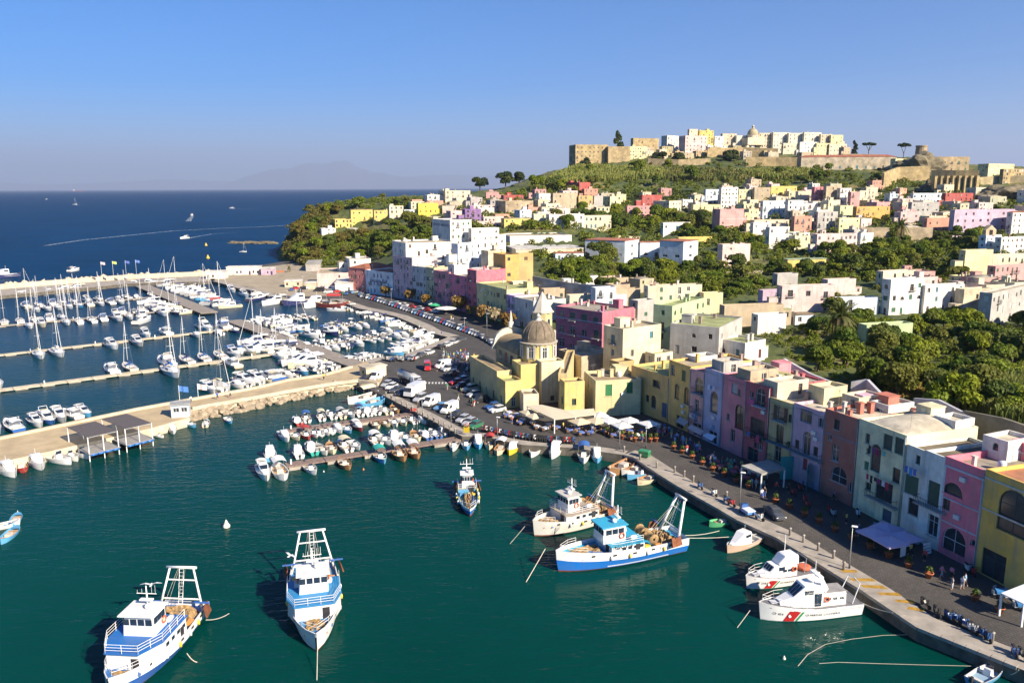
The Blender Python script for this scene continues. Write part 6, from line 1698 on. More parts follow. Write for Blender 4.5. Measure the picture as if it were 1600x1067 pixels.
for i,(X,Y,kind,hc,ac,L,dx,dy)in enumerate(QL):
 px,py=cBq[0]+X/4,cBq[1]+Y/4
 boat(kind,P(px,py),head(px,py,dx,dy),'%s %s moored along the quay below the restaurant'%(CN[hc],BN[kind]+((' with %s cover'%CN[ac])if ac and kind.endswith('canopy')else '')),'boats along the stone quay',hc,ac,L)
for X,Y,kind,hc,ac,L,dx,dy,lab in[(50,640,'tall_cabin',WT,None,7.2,9,5,'white cabin boat at the left end of the pier platform'),(132,612,'gozzo',RED_,WT,6,6,7,'red and white gozzo wedged between two boats at the pier platform'),(232,588,'cabin',WT,BLU,8,8,8,'white fishing boat with a rolled green cover at the pier platform'),(365,563,'open',WT,WT,8.4,12,3,'long white open boat below the pier platform'),(440,545,'open',WT,GRY,6.5,10,4,'small white boat between the two long white ones at the pier'),(512,527,'open',WT,WT,7.4,10,4,'white open boat next to the slatted pergola'),
(992,410,'open',WT,BLU,3.2,10,2,'tiny white dinghy right of the pergola'),(1080,376,'cabin_canopy',WT,NVY,5,2,9,'white boat with navy inside near the pier kiosk'),(1192,342,'open',SKY_,SKY_,4.6,10,4,'covered light blue boat near the pier kiosk'),(1290,334,'open',CRM,WT,4.4,3,-9,'cream dinghy below the armour stones'),(1430,314,'open',SKY_,WT,4.6,6,7,'light blue dinghy floating alone off the armour stones'),
(100,940,'gozzo',SKY_,CRM,4.6,4,-9,'round light blue boat with a blue engine cover, upper of three at the left edge'),(10,980,'gozzo',WT,SKY_,5,10,-2,'white and blue rowing boat cut by the left edge'),(62,1035,'gozzo',SKY_,CRM,5.2,8,-7,'light blue rowing boat with tan seats, lower of three at the left edge')]:
 px,py=X/4,580+Y/4
 boat(kind,P(px,py),head(px,py,dx,dy),lab,None,hc,ac,L)
boat('gozzo',P(1131,819),head(1131,819,12,-2),'green rowing boat with a light blue inside tied to the quay',None,(.10,.46,.20),SKY_,5.2)
boat('tall_cabin',P(1160,854),head(1160,854,-12,5),'white cabin boat with orange brown trim and fenders near the quay',None,(.55,.40,.30),None,7.0)
boat('open',P(1543,1058),head(1543,1058,9,-5),'light blue boat with a grey outboard at the bottom right corner',None,SKY_,SKY_,5.6)
boat('gozzo_canopy',P(568,626),head(568,626,-12,3),'brown and white excursion boat with a cream cabin roof by the slipway',None,WT,CRM,9.5)
boat('gozzo',P(579,634),head(579,634,-12,3),'long light blue and white gozzo outside the excursion boat',None,SKY_,WT,9.0)
for px,py,kind,hc,ac,L,dx,dy,lab in[(468,476,'tall_cabin',NVY,None,15,-12,1,'blue hulled white ferry boat at the far quay'),(494,479,'tall_cabin',WT,None,14,-12,2,'white fishing boat at the far quay beside the blue hulled one'),(518,480,'gozzo_canopy',(.16,.03,.03),RED_,15,-12,0,'dark red boat with orange deck at the far quay'),(525,486,'open',WT,WT,8,-12,0,'low white tender in front of the dark red boat'),(541,478,'open',NVY,BLU,9,-12,1,'blue covered launch right of the dark red boat'),
(428,475,'cruiser',WT,None,14,-12,2,'white speedboat in front of the far quay'),(405,468,'yacht',NVY,None,15,10,-2,'large motor yacht with a dark waterline by the far quay'),(382,463,'cruiser',WT,None,11,10,4,'white cruiser at the corner of the far quay'),(362,456,'cruiser',WT,None,11,10,4,'white cruiser left of another at the far quay corner')]:
 boat(kind,P(px,py),head(px,py,dx,dy),lab,None,hc,ac,L)
def row(key,side,t0,t1,sp,kinds,place,group,bow_out=True,gaps=(),Lr=(1,1)):
 pa,pb,wd=PONT[key];d,n,_=mooring_n(key);Lp=(pb-pa).length
 s=t0*Lp;k=0
 while s<t1*Lp:
  f=s/Lp
  kind=rb_.choice(kinds);w_={'sail':3.5,'cruiser':3.6,'yacht':4.6,'cabin':2.7,'cabin_canopy':2.7,'open':2.3,'open_canopy':2.3,'rib':2.3,'tall_cabin':2.8,'gozzo':2.3,'gozzo_canopy':2.3}[kind]
  L=BL[kind]*rb_.uniform(*Lr)
  if not any(a<f<b for a,b in gaps)and rb_.random()<.92:
   v=n*side;p=pa+d*(s+w_/2)+v*(wd/2+L*.52+.5)
   hc=rb_.choice([WT]*9+[CRM,NVY,SKY_,GRY]);ac=rb_.choice([None,None,NVY,BLU,CRM,WT,GRY])if kind not in('open','gozzo')else rb_.choice([None,None,BLU,GRY,WT])
   a=math.atan2(v.y,v.x)+(0 if rb_.random()<(.75 if bow_out else.35)else PI)+rb_.uniform(-.07,.07)
   boat(kind,p,a,'%s %s%s %s'%(CN[hc],BN[kind],' with %s cover'%CN[ac]if ac else '',place),group,hc,ac,L)
  s+=(w_+sp*rb_.uniform(.6,1.5))*(L/BL[kind]);k+=1
BIG=['sail','sail','sail','cruiser','cruiser','yacht'];MID=['cruiser','cruiser','cabin','sail','cabin_canopy'];SML=['open','open','open_canopy','cabin','cabin','cabin_canopy','rib','cruiser']
G1,G2='boats moored at the marina pontoons','boats at the short pontoons'
row('W3',1,.02,.36,2.2,['sail','cruiser','sail'],'beyond the pale pontoon nearest the pier',G1,gaps=((.1,.17),(.26,.33)))
row('W3',1,.38,.62,1.2,BIG,'beyond the pale pontoon nearest the pier',G1,gaps=((.44,.50),))
row('W3',1,.66,.96,.9,BIG,'beyond the pale pontoon nearest the pier',G1)
row('W3',-1,.70,.98,1.5,['sail','cruiser','cabin'],'before the pale pontoon nearest the pier',G1,gaps=((.74,.82),))
row('W2',-1,.22,.34,1,['yacht','sail'],'before the middle pale pontoon',G1,Lr=(1,1.2));row('W2',-1,.46,.6,4,['cruiser','yacht'],'before the middle pale pontoon',G1)
row('W2',1,.62,.72,3,['yacht','cruiser'],'beyond the middle pale pontoon',G1);row('W2',1,.80,.97,1.2,['yacht','cruiser','yacht'],'beyond the middle pale pontoon',G1,Lr=(1,1.2));row('W2',-1,.78,.99,4,['sail','cabin'],'before the middle pale pontoon',G1)
row('W1',-1,.28,.80,.6,BIG,'before the second pontoon from breakwater',G1,gaps=((.34,.40),));row('W1',1,.0,.5,1.2,['sail','cruiser','sail'],'beyond the second pontoon from breakwater',G1);row('W1',1,.74,.98,1.0,MID,'beyond the second pontoon from breakwater',G1);row('W1',-1,.84,.99,1.4,MID,'before the second pontoon from breakwater',G1)
row('W0',-1,.02,.62,.8,['sail','sail','cruiser','sail'],'before the pontoon closest to breakwater',G1);row('W0',1,.0,.55,1.4,['sail','cruiser','sail'],'beyond the pontoon closest to breakwater',G1);row('W0',1,.68,.98,.8,MID,'beyond the pontoon closest to breakwater',G1)
for k in('E1','E2','E3'):
 nm={'E1':'short pontoon by the fishing boats','E2':'middle short pontoon','E3':'short pontoon nearest the square'}[k]
 row(k,1,.03,.97,.6,SML,'beyond the '+nm,G2,Lr=(.9,1.1),gaps=((.55,.68),)if k=='E2' else());row(k,-1,.03,.93,.6,SML,'before the '+nm,G2,Lr=(.9,1.1))
def quayrow(a,b,z,n,kinds,place,group,off,ang_off=PI/2,Lr=(.9,1.2),side=1,skip=.06):
 pa,pb=P(*a),P(*b);d=(pb-pa).normalized();nn=Vector((-d.y,d.x,0))*side
 for i in range(n):
  if rb_.random()<skip:continue
  kind=rb_.choice(kinds);L=BL[kind]*rb_.uniform(*Lr)
  p=pa.lerp(pb,(i+.5)/n)+nn*(L/2+off)
  hc=rb_.choice([WT]*8+[CRM,SKY_,BLU,GRY]);ac=rb_.choice([None,None,NVY,CRM,WT,GRY])
  boat(kind,p,math.atan2(nn.y,nn.x)+(PI if rb_.random()<.4 else 0)+rb_.uniform(-.1,.1)+(0 if ang_off==PI/2 else PI/2),'%s %s%s %s'%(CN[hc],BN[kind],' with %s cover'%CN[ac]if ac else '',place),group,hc,ac,L)
quayrow((548,478),(655,513),0,25,['open','cabin','open','rib','cabin_canopy','open_canopy'],'along the curved quay beside the parked cars','boats along the curved quay',.4,side=-1)
quayrow((655,513),(694,527),0,8,['open','gozzo','cabin'],'in the corner of the curved quay','boats along the curved quay',.4,side=-1)
quayrow((690,533),(630,557),0,9,['cabin','tall_cabin','open','cruiser'],'along the quay in front of the motorbike park','boats along the curved quay',.3,side=-1)
quayrow((600,557),(556,569),0,6,['tall_cabin','open','cabin'],'at the foot of the long grey jetty','boats along the curved quay',.3,side=-1)
quayrow((228,448),(330,486),0,13,['sail','cruiser','cruiser','yacht'],'right of the broad wooden jetty','boats at the wooden jetties',4.2,side=1,Lr=(1,1.25))
quayrow((262,470),(322,489),0,7,['cruiser','cabin','sail'],'left of the broad wooden jetty','boats at the wooden jetties',4.0,side=-1)
quayrow((372,502),(436,524),0,8,['cruiser','open','cabin','sail'],'beyond the long grey jetty','boats at the wooden jetties',3.6,side=1)
quayrow((420,525),(470,545),0,4,['cruiser','yacht','sail'],'before the long grey jetty','boats at the wooden jetties',3.6,side=-1,Lr=(1,1.3));quayrow((478,548),(545,572),0,9,['cruiser','open','cabin'],'before the long grey jetty','boats at the wooden jetties',3.4,side=-1,Lr=(1,1.2))
quayrow((338,617),(450,594),0,12,['sail','cruiser','cabin','cruiser','open'],'behind the stone pier','boats along the stone pier',.6,side=1,Lr=(.85,1.05));quayrow((455,593),(545,575),0,11,['cabin','open','cabin_canopy','open_canopy'],'behind the stone pier','boats along the stone pier',.5,side=1,skip=.2)
quayrow((-40,692),(40,676),0,5,['sail','sail','cruiser'],'at the left end of the stone pier','boats along the stone pier',.6,side=1);quayrow((58,671),(152,652),0,5,['cruiser','yacht','cruiser'],'moored at the pier behind the pergola','boats along the stone pier',.6,side=1,Lr=(.75,.9))
quayrow((20,461),(190,444),0,9,['cruiser','sail','cabin','cruiser'],'inside the outer breakwater','boats along the breakwater',.5,side=-1,skip=.35,ang_off=0);quayrow((205,443),(300,441),0,4,['cruiser','sail'],'inside the outer breakwater','boats along the breakwater',1,side=-1,skip=.3,ang_off=0)
boat('sail',P(268,584),head(268,584,13,10),'big white sailboat with a bright blue cover at the pale pontoon',G1,WT,(.02,.13,.45),14)
boat('sail',P(340,477),head(340,477,12,0),'white ketch lying across the end of the broad wooden jetty',G1,WT,RED_,15)
boat('cruiser',P(224,504),head(224,504,12,-4),'white speedboat drifting between the two middle pontoons',G1,WT,None,12)
for px,py,kind,L,dx,dy,lab in[(116,424,'cruiser',11,12,-2,'white motorboat passing outside the breakwater'),(300,337,'cruiser',15,8,-4,'white speedboat throwing up spray out at sea'),(288,373,'cruiser',12,-12,1,'white speedboat with a long curved wake'),(362,326,'cruiser',14,-12,0,'tiny far speedboat with a straight wake'),(380,394,'sail',6,10,0,'small sailing dinghy by the rocky spit'),(117,320,'sail',18,4,0,'far white sailboat on the open sea left'),(72,312,'cruiser',16,-6,0,'far white motorboat on the open sea left'),(438,299,'sail',30,4,0,'white sail on the horizon left of the promontory'),(37,300,'yacht',45,8,0,'far white yacht on the horizon left'),(8,434,'tall_cabin',15,-12,1,'dark blue workboat behind the breakwater at the left edge')]:
 boat(kind,P(px,py),head(px,py,dx,dy),lab,None,NVY if 'dark blue' in lab else WT,None,L)
t=thing('cargo_ship','far red hulled cargo ship on the horizon','ship',P(122,299.2),0);b=MB();b.prism([(-150,-20),(120,-20),(160,0),(120,20),(-150,20)],0,16,'antifoul');b.build('hull',t);b=MB();b.box(-140,-105,-16,16,16,48,'whitemetal');b.build('wheelhouse',t);b=MB();b.box(-95,110,-12,12,16,22,'rust');b.build('cargo_deck',t)
m,t_,bb_=new_mat('foam');bb_.inputs['Base Color'].default_value=(.62,.68,.72,1);bb_.inputs['Roughness'].default_value=.8
n_=noise(t_,.35,5,.7,wcoords(t_));r_=ramp(t_,[(.45,0),(.62,.75)]);t_.links.new(n_,r_.inputs[0]);t_.links.new(r_.outputs[0],bb_.inputs['Alpha'])
def wake(pts,w0,w1,name='wake_foam',mat='foam'):
 p=[P(x,y,.035)for x,y in pts];L,R=[],[]
 for i,q in enumerate(p):
  d=(p[min(i+1,len(p)-1)]-p[max(i-1,0)]).normalized();n=Vector((-d.y,d.x,0))*(w0+(w1-w0)*i/(len(p)-1))/2
  L.append(q+n);R.append(q-n)
 b=MB();b.grid([L,R],mat,False);tag(b.build(name),kind='stuff')
wake([(290,373),(300,371.5),(312,369),(330,366),(350,364.5),(372,363.5)],5,2);wake([(301,337),(298,341),(294,346)],5,9);wake([(364,326.2),(390,327),(415,327)],8,4);wake([(455,352),(400,355),(340,357),(270,361),(200,368),(130,375),(70,384)],7,5);wake([(118,320),(128,320.5)],10,6)
def buoy(px,py,s,col,lab,cat='buoy'):
 t=thing('mooring_buoy',lab,cat,P(px,py),0);b=MB();b.lathe([(0,-.3),(.5,-.2),(.55,.25),(.3,.6),(.07,1.15),(0,1.2)],'gelcoat',12);o=b.build('float',t,col);b=MB();b.tube((0,0,1.1),(0,0,1.5),.03,'iron',5);b.build('ring',t);t.scale=(s,)*3
buoy(354,823,1.0,(.74,.70,.58),'white conical buoy floating in the middle basin');buoy(325,404,2.4,(.7,.45,.03),'yellow buoy outside the breakwater, lower one');buoy(322,384,2.2,(.7,.45,.03),'yellow buoy outside the breakwater, upper one');buoy(568,734,.35,(.6,.18,.05),'small orange float off the basin pontoon');buoy(506,737,.25,(.7,.7,.7),'tiny white float off the basin pontoon');buoy(1225,1029,.35,(.7,.65,.5),'small pale float near the bottom right ropes')
def gull(px,py,h,lab):
 p=P(px,py,h);t=thing('seagull',lab,'bird',p,rb_.uniform(0,6));b=MB()
 b.lathe([(0,-.28),(.06,-.2),(.1,0),(.07,.18),(.05,.26),(0,.34)],'skin',8);o=put('body',b.mesh('body'),t,(.72,.72,.7));o.rotation_euler=(0,PI/2,0)
 b=MB()
 for s in(-1,1):b.grid([[(.1,s*.05,.04),(-.1,s*.05,.04)],[(.14,s*.4,.16),(-.06,s*.4,.16)],[(.0,s*.8,.06),(-.06,s*.8,.06)]][::s],'skin',False)
 put('wings',b.mesh('wings'),t,(.55,.56,.58));t.scale=(1.5,)*3
gull(236,913,6,'seagull gliding above the left trawler');gull(454,868,5,'seagull flying left of the white trawler')
wake([(1247,1040),(1262,1022),(1290,1006),(1330,998),(1380,992),(1420,991)],.08,.08,'floating_rope','rope');wake([(1280,1036),(1310,1034),(1370,1036),(1440,1038),(1520,1040),(1560,1041)],.08,.08,'floating_rope','rope')
# ---------------------------------------------------------------- trawlers and patrol boats
def side_pt(st,x,f,side,foot,sf,wlz,rake,out=.03):
 """a point on the hull side: x along, f = 0 at the waterline, 1 at the rim"""
 L=st[-1][0]-st[0][0];t=min(max((x-st[0][0])/L,0),1);k=min(int(t*(len(st)-1)),len(st)-2);q=t*(len(st)-1)-k
 b=st[k][1]*(1-q)+st[k+1][1]*q;z=st[k][2]*(1-q)+st[k+1][2]*q;rk=rake*L*max(0,t-.6)**2*2.5
 R=[(x-rk*.8,b*foot,wlz),(x-rk*.45,b*(.55*foot+.45),(z*sf+wlz)/2),(x-rk*.2,b*.985,z*sf),(x,b,z)]
 zz=wlz+(z-wlz)*f
 for a,c in zip(R[:-1],R[1:]):
  if zz<=c[2]+1e-6:
   u=(zz-a[2])/max(c[2]-a[2],1e-6);return Vector((a[0]+(c[0]-a[0])*u,side*(a[1]+(c[1]-a[1])*u+out),zz))
 return Vector((x,side*(b+out),z))
def hull_text(txt,par,st,hp,x0,f0,size,side,mat):
 cu=bpy.data.curves.new('lettering','FONT');cu.body=txt;cu.size=size;cu.resolution_u=1
 tmp=bpy.data.objects.new('tmp',cu);COL.objects.link(tmp);dg=bpy.context.evaluated_depsgraph_get();me=bpy.data.meshes.new_from_object(tmp.evaluated_get(dg));bpy.data.objects.remove(tmp)
 zt_=np.mean([q[2]for q in st])
 for v in me.vertices:v.co=side_pt(st,x0-side*v.co.x,f0+v.co.y/zt_,side,*hp)
 me.materials.clear();me.materials.append(MATS[mat]);me.name='lettering'
 return put('lettering',me,par)
def hull_band(par,st,hp,xa,xb,slant,f0,f1,side,mat,nm='stripe'):
 b=MB();b.grid([[side_pt(st,xa+(xb-xa)*i/4+slant*(f0+(f1-f0)*j/4),f0+(f1-f0)*j/4,side,*hp)for i in range(5)]for j in range(5)],mat,False);return put(nm,b.mesh(nm),par)
def rail(par,pts,h=.95,bars=3,post=1.3,r=.03):
 b=MB()
 for k in range(bars):b.path([(p[0],p[1],p[2]+h*(k+1)/bars)for p in pts],r,'whitemetal',4)
 for a,c in zip(pts[:-1],pts[1:]):
  a,c=Vector(a),Vector(c);n=max(1,int((c-a).length/post))
  for i in range(n+1):q=a.lerp(c,i/n);b.tube(q,q+Vector((0,0,h)),r,'whitemetal',4)
 return P3(par,'railing',b)
def heap(par,x0,x1,y0,y1,z,h,mat,seed,nm='net'):
 rr=random.Random(seed);b=MB();n=9
 b.grid([[(x0+(x1-x0)*i/n,y0+(y1-y0)*j/n,z+(0 if i in(0,n)or j in(0,n)else h*rr.uniform(.35,1)))for j in range(n+1)]for i in range(n+1)],mat,False);return P3(par,nm,b)
def ring_buoy(par,loc,rot,s=.36):
 b=MB();n,m_=12,6
 b.grid([[((s+.09*math.cos(2*PI*j/m_))*math.cos(2*PI*i/n),(s+.09*math.cos(2*PI*j/m_))*math.sin(2*PI*i/n),.09*math.sin(2*PI*j/m_))for j in range(m_+1)]for i in range(n+1)],'gelcoat');o=P3(par,'lifebuoy',b,(.55,.12,.04));o.location=loc;o.rotation_euler=rot;return o
def loose(o,r,label,cat,group):
 a=r.rotation_euler.z;p=o.location.copy();o.parent=None
 o.location=(r.location.x+p.x*math.cos(a)-p.y*math.sin(a),r.location.y+p.x*math.sin(a)+p.y*math.cos(a),p.z);o.rotation_euler.z+=a
 return tag(o,label,cat,group)
def trawler(stern,bow,label,hullc,topc,deckc,B=5.4,F=1.9,sf=.6,house=(-.10,.24),wh=(-.04,.10),roofc=(.7,.7,.68),gantry='a',hh=1.9,name=None,num=None,drums=True,seed=1,nm='trawler',foreheap=True):
 a,c=P(*stern),P(*bow);d=c-a;L=d.length;ctr=(a+c)/2
 r=thing(nm,label,'fishing boat',(ctr.x,ctr.y,0),math.atan2(d.y,d.x));hp=(.8,sf,.22,.06)
 st=hull_pts(L,B,F,sheer=.3,stern=.84,bow=.75,n=15)
 h,rm,dk=hull(st,'hullpaint',stripe='gelcoat',wl='antifoul',bulwark=.55,rim='gelcoat',deckmat='woodpaint',sf=sf,wlz=.22,rake=.06,rimw=.12)
 hu=P3(r,'hull',h,hullc);P3(r,'bulwark',rm,topc);P3(r,'deck',dk,deckc)
 if hullc!=topc:hu.data.materials[hu.data.materials.find('gelcoat')]=MATS['white_topside']
 for sd in(1,-1):
  for i in range(5):b=MB();x=L*(-.34+i*.15);q=side_pt(st,x,.82,sd,*hp);b.box(-.28,.28,-.015,.015,-.12,.12,'rubber');o=put('scupper',b.mesh('scupper'),r,None,q)
 zd=F-.55;hw=B*.5-.18
 x0,x1=house[0]*L,house[1]*L
 wfun=lambda x:side_pt(st,x,1,1,*hp).y-.2
 b=MB();pts=[(x0,-hw),(x1*.55,-hw),(x1,-wfun(x1)),(x1,wfun(x1)),(x1*.55,hw),(x0,hw)]
 b.prism(pts,zd,F+hh,'gelcoat');dh=P3(r,'deckhouse',b,topc)
 b=MB();b.prism([(x*1.0+(.25 if x>0 else-.25),y*1.04)for x,y in pts],F+hh+.002,F+hh+.10,'woodpaint');P3(r,'upper_deck',b,deckc)
 zu=F+hh+.1
 for sd in(1,-1):
  for i in range(4):b=MB();b.box(-.3,.3,-.03,.03,-.2,.22,'boat_glass');put('window',b.mesh('window'),dh,None,(x0+(x1*.5-x0)*(i+.5)/4,sd*hw,F+hh*.55))
  b=MB();b.box(-.35,.35,-.04,.04,0,1.5,'ink_black');put('door',b.mesh('door'),dh,None,(x0+1.0,sd*(hw+.003),zd+.1))
 b=MB();b.box(-.05,.05,-.4,.4,0,1.5,'ink_black');put('door',b.mesh('door'),dh,None,(x1,B*.2,zd+.15))
 rail(r,[(x0+.2,hw,zu),(x1*.55,hw,zu),(x1+.1,wfun(x1),zu),(x1+.1,-wfun(x1),zu),(x1*.55,-hw,zu),(x0+.2,-hw,zu)])
 w=B*.27;a0,a1=wh[0]*L,wh[1]*L
 if L<11:zu-=.7
 b=MB();loft_box(b,[(a0,w,w*.96,zu,zu+2.3),(a1-.5,w,w*.96,zu,zu+2.3),(a1,w*.95,w*.85,zu,zu+2.2)],'gelcoat');wb=P3(r,'wheelhouse',b,(.76,.76,.74))
 b=MB();b.box(a0-.3,a1+.35,-w-.2,w+.2,zu+2.31,zu+2.45,'woodpaint');P3(wb,'roof',b,roofc)
 for i in range(4):b=MB();b.box(-.02,.03,-w*.2,w*.2,0,.7,'boat_glass');put('window',b.mesh('window'),wb,None,(a1-.0,w*(-.72+.48*i),zu+1.25))
 for sd in(1,-1):
  for i in range(3):b=MB();b.box(-(a1-a0)*.12,(a1-a0)*.12,-.03,.03,0,.7,'boat_glass');put('window',b.mesh('window'),wb,None,(a0+(a1-a0)*(.2+.28*i),sd*w*.985,zu+1.25))
 ring_buoy(r,(a0+.6,w+.1,zu+.9),(PI/2,0,0));ring_buoy(r,(a0+.6,-w-.1,zu+.9),(PI/2,0,0))
 b=MB();xm=a0+.4;mk=4.6 if L>11 else 2.9;b.tube((xm,0,zu+1.6),(xm,0,zu+mk),.12,'whitemetal',6,.06);b.tube((xm,-1.1,zu+mk-.9),(xm,1.1,zu+mk-.9),.05,'whitemetal',4);b.box(xm-.1,xm+.35,-.7,.7,zu+mk-1.6,zu+mk-1.45,'whitemetal')
 for y in(-1,-.5,.6,1.0):b.tube((xm,y,zu+mk-.9),(xm,y,zu+mk-.2+y*.3),.02,'whitemetal',3)
 P3(r,'mast',b)
 b=MB();b.lathe([(0,0),(.33,.05),(.36,.3),(.25,.5),(0,.56)],'gelcoat',10,(xm+.8,.5,zu+2.46));P3(r,'radar_dome',b,(.76,.76,.76))
 b=MB();b.lathe([(0,-.45),(.3,-.45),(.34,0),(.3,.45),(0,.45)],'gelcoat',10);lr=P3(r,'life_raft',b,(.74,.74,.72));lr.location=(x0+1.2,hw*.62,zu+.36);lr.rotation_euler=(0,PI/2,0)
 b=MB();b.box(-.5,.5,-.45,.45,0,.55,'woodpaint',taper=.05);P3(r,'crate',b,(.6,.6,.58)).location=(x0+1.1,-hw*.6,zu)
 sn=label.split(' with')[0].split(',')[0].split(' behind')[0].split(' lying')[0];NG='nets heaped on the fishing boats';hp_s=[]
 if foreheap:hp_s+=[heap(r,x1+.3,L*.41,-B*.2,B*.2,zd+.02,.75,'nets',seed),heap(r,x1+.5,L*.34,B*.08,B*.3,zd+.03,.6,'ropes_blue',seed+4,'net')]
 hp_s.append(heap(r,-L*.42,-L*.28,-B*.34,B*.34,zd+.02,1.0,'nets',seed+1))
 for i,o in enumerate(hp_s):loose(o,r,('brown net heaped on the stern of the ' if i==len(hp_s)-1 else('brown','blue')[i]+' net piled on the bow of the ')+sn,'fishing net',NG)
 b=MB()
 if drums:
  for y in(-B*.2,B*.2):
   b=MB();b.lathe([(.18,-.8),(.75,-.8),(.75,-.72),(.55,-.7),(.62,0),(.55,.7),(.75,.72),(.75,.8),(.18,.8)],'nets',12);o=P3(r,'net_drum',b);o.location=(-L*.22,y,zd+1.15);o.rotation_euler=(PI/2,0,0)
 for k_,(x,y,cc)in enumerate([(-.17,.3,(.7,.5,.05)),(-.16,-.28,(.1,.3,.5)),(-.25,.36,(.65,.3,.08)),(-.15,.05,(.7,.68,.6)),(-.27,-.36,(.7,.5,.06)),(-.19,-.05,(.05,.25,.3))]):
  b=MB();b.box(-.45,.45,-.35,.35,0,.42,'woodpaint',taper=.04);o=P3(r,'fish_crate',b,cc);o.location=(x*L,y*B,zd+.02);loose(o,r,'%s crate on the aft deck of the %s'%(('yellow','blue','orange','white','yellow','dark teal')[k_],sn),'crate','crates on the fishing boats')
 if gantry:
  b=MB();gx=-L*.40;top=F+(4.6 if gantry=='a' else 5.2);tx=-L*(.46 if gantry=='a' else.50);ty=B*(.22 if gantry=='a' else.16)
  for s in(-1,1):b.tube((gx,s*B*.42,zd),(tx,s*ty,top),.15 if gantry=='a' else.24,'whitemetal',6,.12 if gantry=='a' else.18)
  b.tube((tx,-ty-.4,top),(tx,ty+.4,top),.16,'whitemetal',6)
  f=.72;b.tube((gx+(tx-gx)*f,-(B*.42+(ty-B*.42)*f),zd+(top-zd)*f),(gx+(tx-gx)*f,B*.42+(ty-B*.42)*f,zd+(top-zd)*f),.09,'whitemetal',5)
  f=.3;b.tube((gx+(tx-gx)*f,-(B*.42+(ty-B*.42)*f),zd+(top-zd)*f),(gx+(tx-gx)*f,B*.42+(ty-B*.42)*f,zd+(top-zd)*f),.1,'whitemetal',5)
  P3(r,'gantry',b)
  b=MB()
  for s in(-.25,.25):b.tube((gx+.1,s,zd+.5),(tx,s,top),.035,'whitemetal',4)
  for i in range(12):q=(i+.5)/12;b.tube((gx+.1+(tx-gx-.1)*q,-.25,zd+.5+(top-zd-.5)*q),(gx+.1+(tx-gx-.1)*q,.25,zd+.5+(top-zd-.5)*q),.025,'whitemetal',4)
  P3(r,'ladder',b)
  b=MB()
  for y0_,y1_ in((-.9,-.3),(.9,.3),(-.5,-.2),(.5,.2)):b.tube((gx+2.2,y0_*1.3,zd+1.2),(tx,y1_*ty,top-.1),.02,'rope',3)
  P3(r,'wire',b)
 for s in(-1,1):
  b=MB();b.box(-.9,.9,-.09,.09,-.6,.7,'rust',taper=.05);o=P3(r,'trawl_door',b);o.location=(-L*.37,s*(B*.5+.25),F+.2);o.rotation_euler=(.25*s,0,.2)
  b=MB();b.box(-.08,.08,-.9,.9,0,.16,'woodpaint');o=P3(r,'davit',b,(.03,.12,.40));o.location=(-L*.37,s*B*.45,F+.95)
  for i in range(4):
   b=MB();b.lathe([(0,-.35),(.14,-.28),(.16,.1),(.1,.3),(0,.34)],'gelcoat',8);q=side_pt(st,L*(-.28+i*.14),.7,s,*hp);P3(r,'fender',b,[(.7,.55,.05),(.72,.70,.66)][i%2]).location=q+Vector((0,s*.12,0))
 rail(r,[(L*.30,wfun(L*.30)+.1,st[11][2]),(L*.38,wfun(L*.38)+.1,st[12][2]+.05),(L*.47,.15,st[14][2]+.02),(L*.38,-wfun(L*.38)-.1,st[12][2]+.05),(L*.30,-wfun(L*.30)-.1,st[11][2])],h=.7,bars=2)
 if name:
  for sd in(1,-1):hull_text(name,r,st,hp,(-L*.24 if sd==1 else-L*.36),.66,.75,sd,'ink_blue')
 if num:
  for sd in(1,-1):lettering(num,r,.8,x1*.35,F+hh*.62,'ink_black',rot=(PI/2,0,0)if sd==-1 else(PI/2,0,PI),y=sd*(hw+.05),ext=.01)
 return r,st,hp
plain('white_topside',(.74,.74,.71),.4,var=.15);plain('ropes_blue',(.08,.15,.32),.9,var=.6,scale=3)
trw,st_,hp_=trawler((1061,854),(868,893),'blue and white trawler with a light blue deck and white stern gantry',(.01,.17,.58),(.76,.76,.74),(.02,.32,.52),B=5.6,F=2.3,sf=.56,house=(-.12,.13),wh=(.0,.17),roofc=(.03,.35,.55),gantry='b',hh=.9,name='Tino Pedro',num='NA2314',seed=2)
for sd in(1,-1):hull_band(trw,st_,hp_,-6.5,3.0,0,.06,.13,sd,'ink_white')
trawler((490,896),(495,1021),'white trawler with blue decks, bow to the viewer, lying alone in the basin',(.70,.70,.68),(.70,.70,.68),(.02,.22,.48),B=6.4,F=1.8,sf=.8,house=(-.06,.26),wh=(-.02,.12),gantry='a',hh=1.5,seed=5)
trawler((295,962),(172,1098),'blue hulled trawler with a deep blue upper deck at the lower left',(.02,.10,.36),(.74,.74,.72),(.01,.13,.42),B=6.4,F=2.0,sf=.55,house=(-.12,.33),wh=(-.02,.14),gantry='a',hh=1.6,seed=9)
trawler((952,806),(832,838),'rust stained white fishing vessel with brown net drums behind the blue trawler',(.66,.64,.58),(.66,.64,.58),(.36,.30,.24),B=5.4,F=1.9,sf=.8,house=(-.22,.18),wh=(-.02,.12),gantry='b',hh=1.0,seed=12,roofc=(.5,.48,.44))
trawler((729,764),(734,808),'small blue and white net fishing boat lying alone in the middle of the basin',(.02,.14,.42),(.12,.32,.50),(.4,.35,.25),B=3.4,F=1.0,sf=.7,house=(-.42,-.20),wh=(-.38,-.24),gantry=None,hh=.3,drums=False,seed=15)
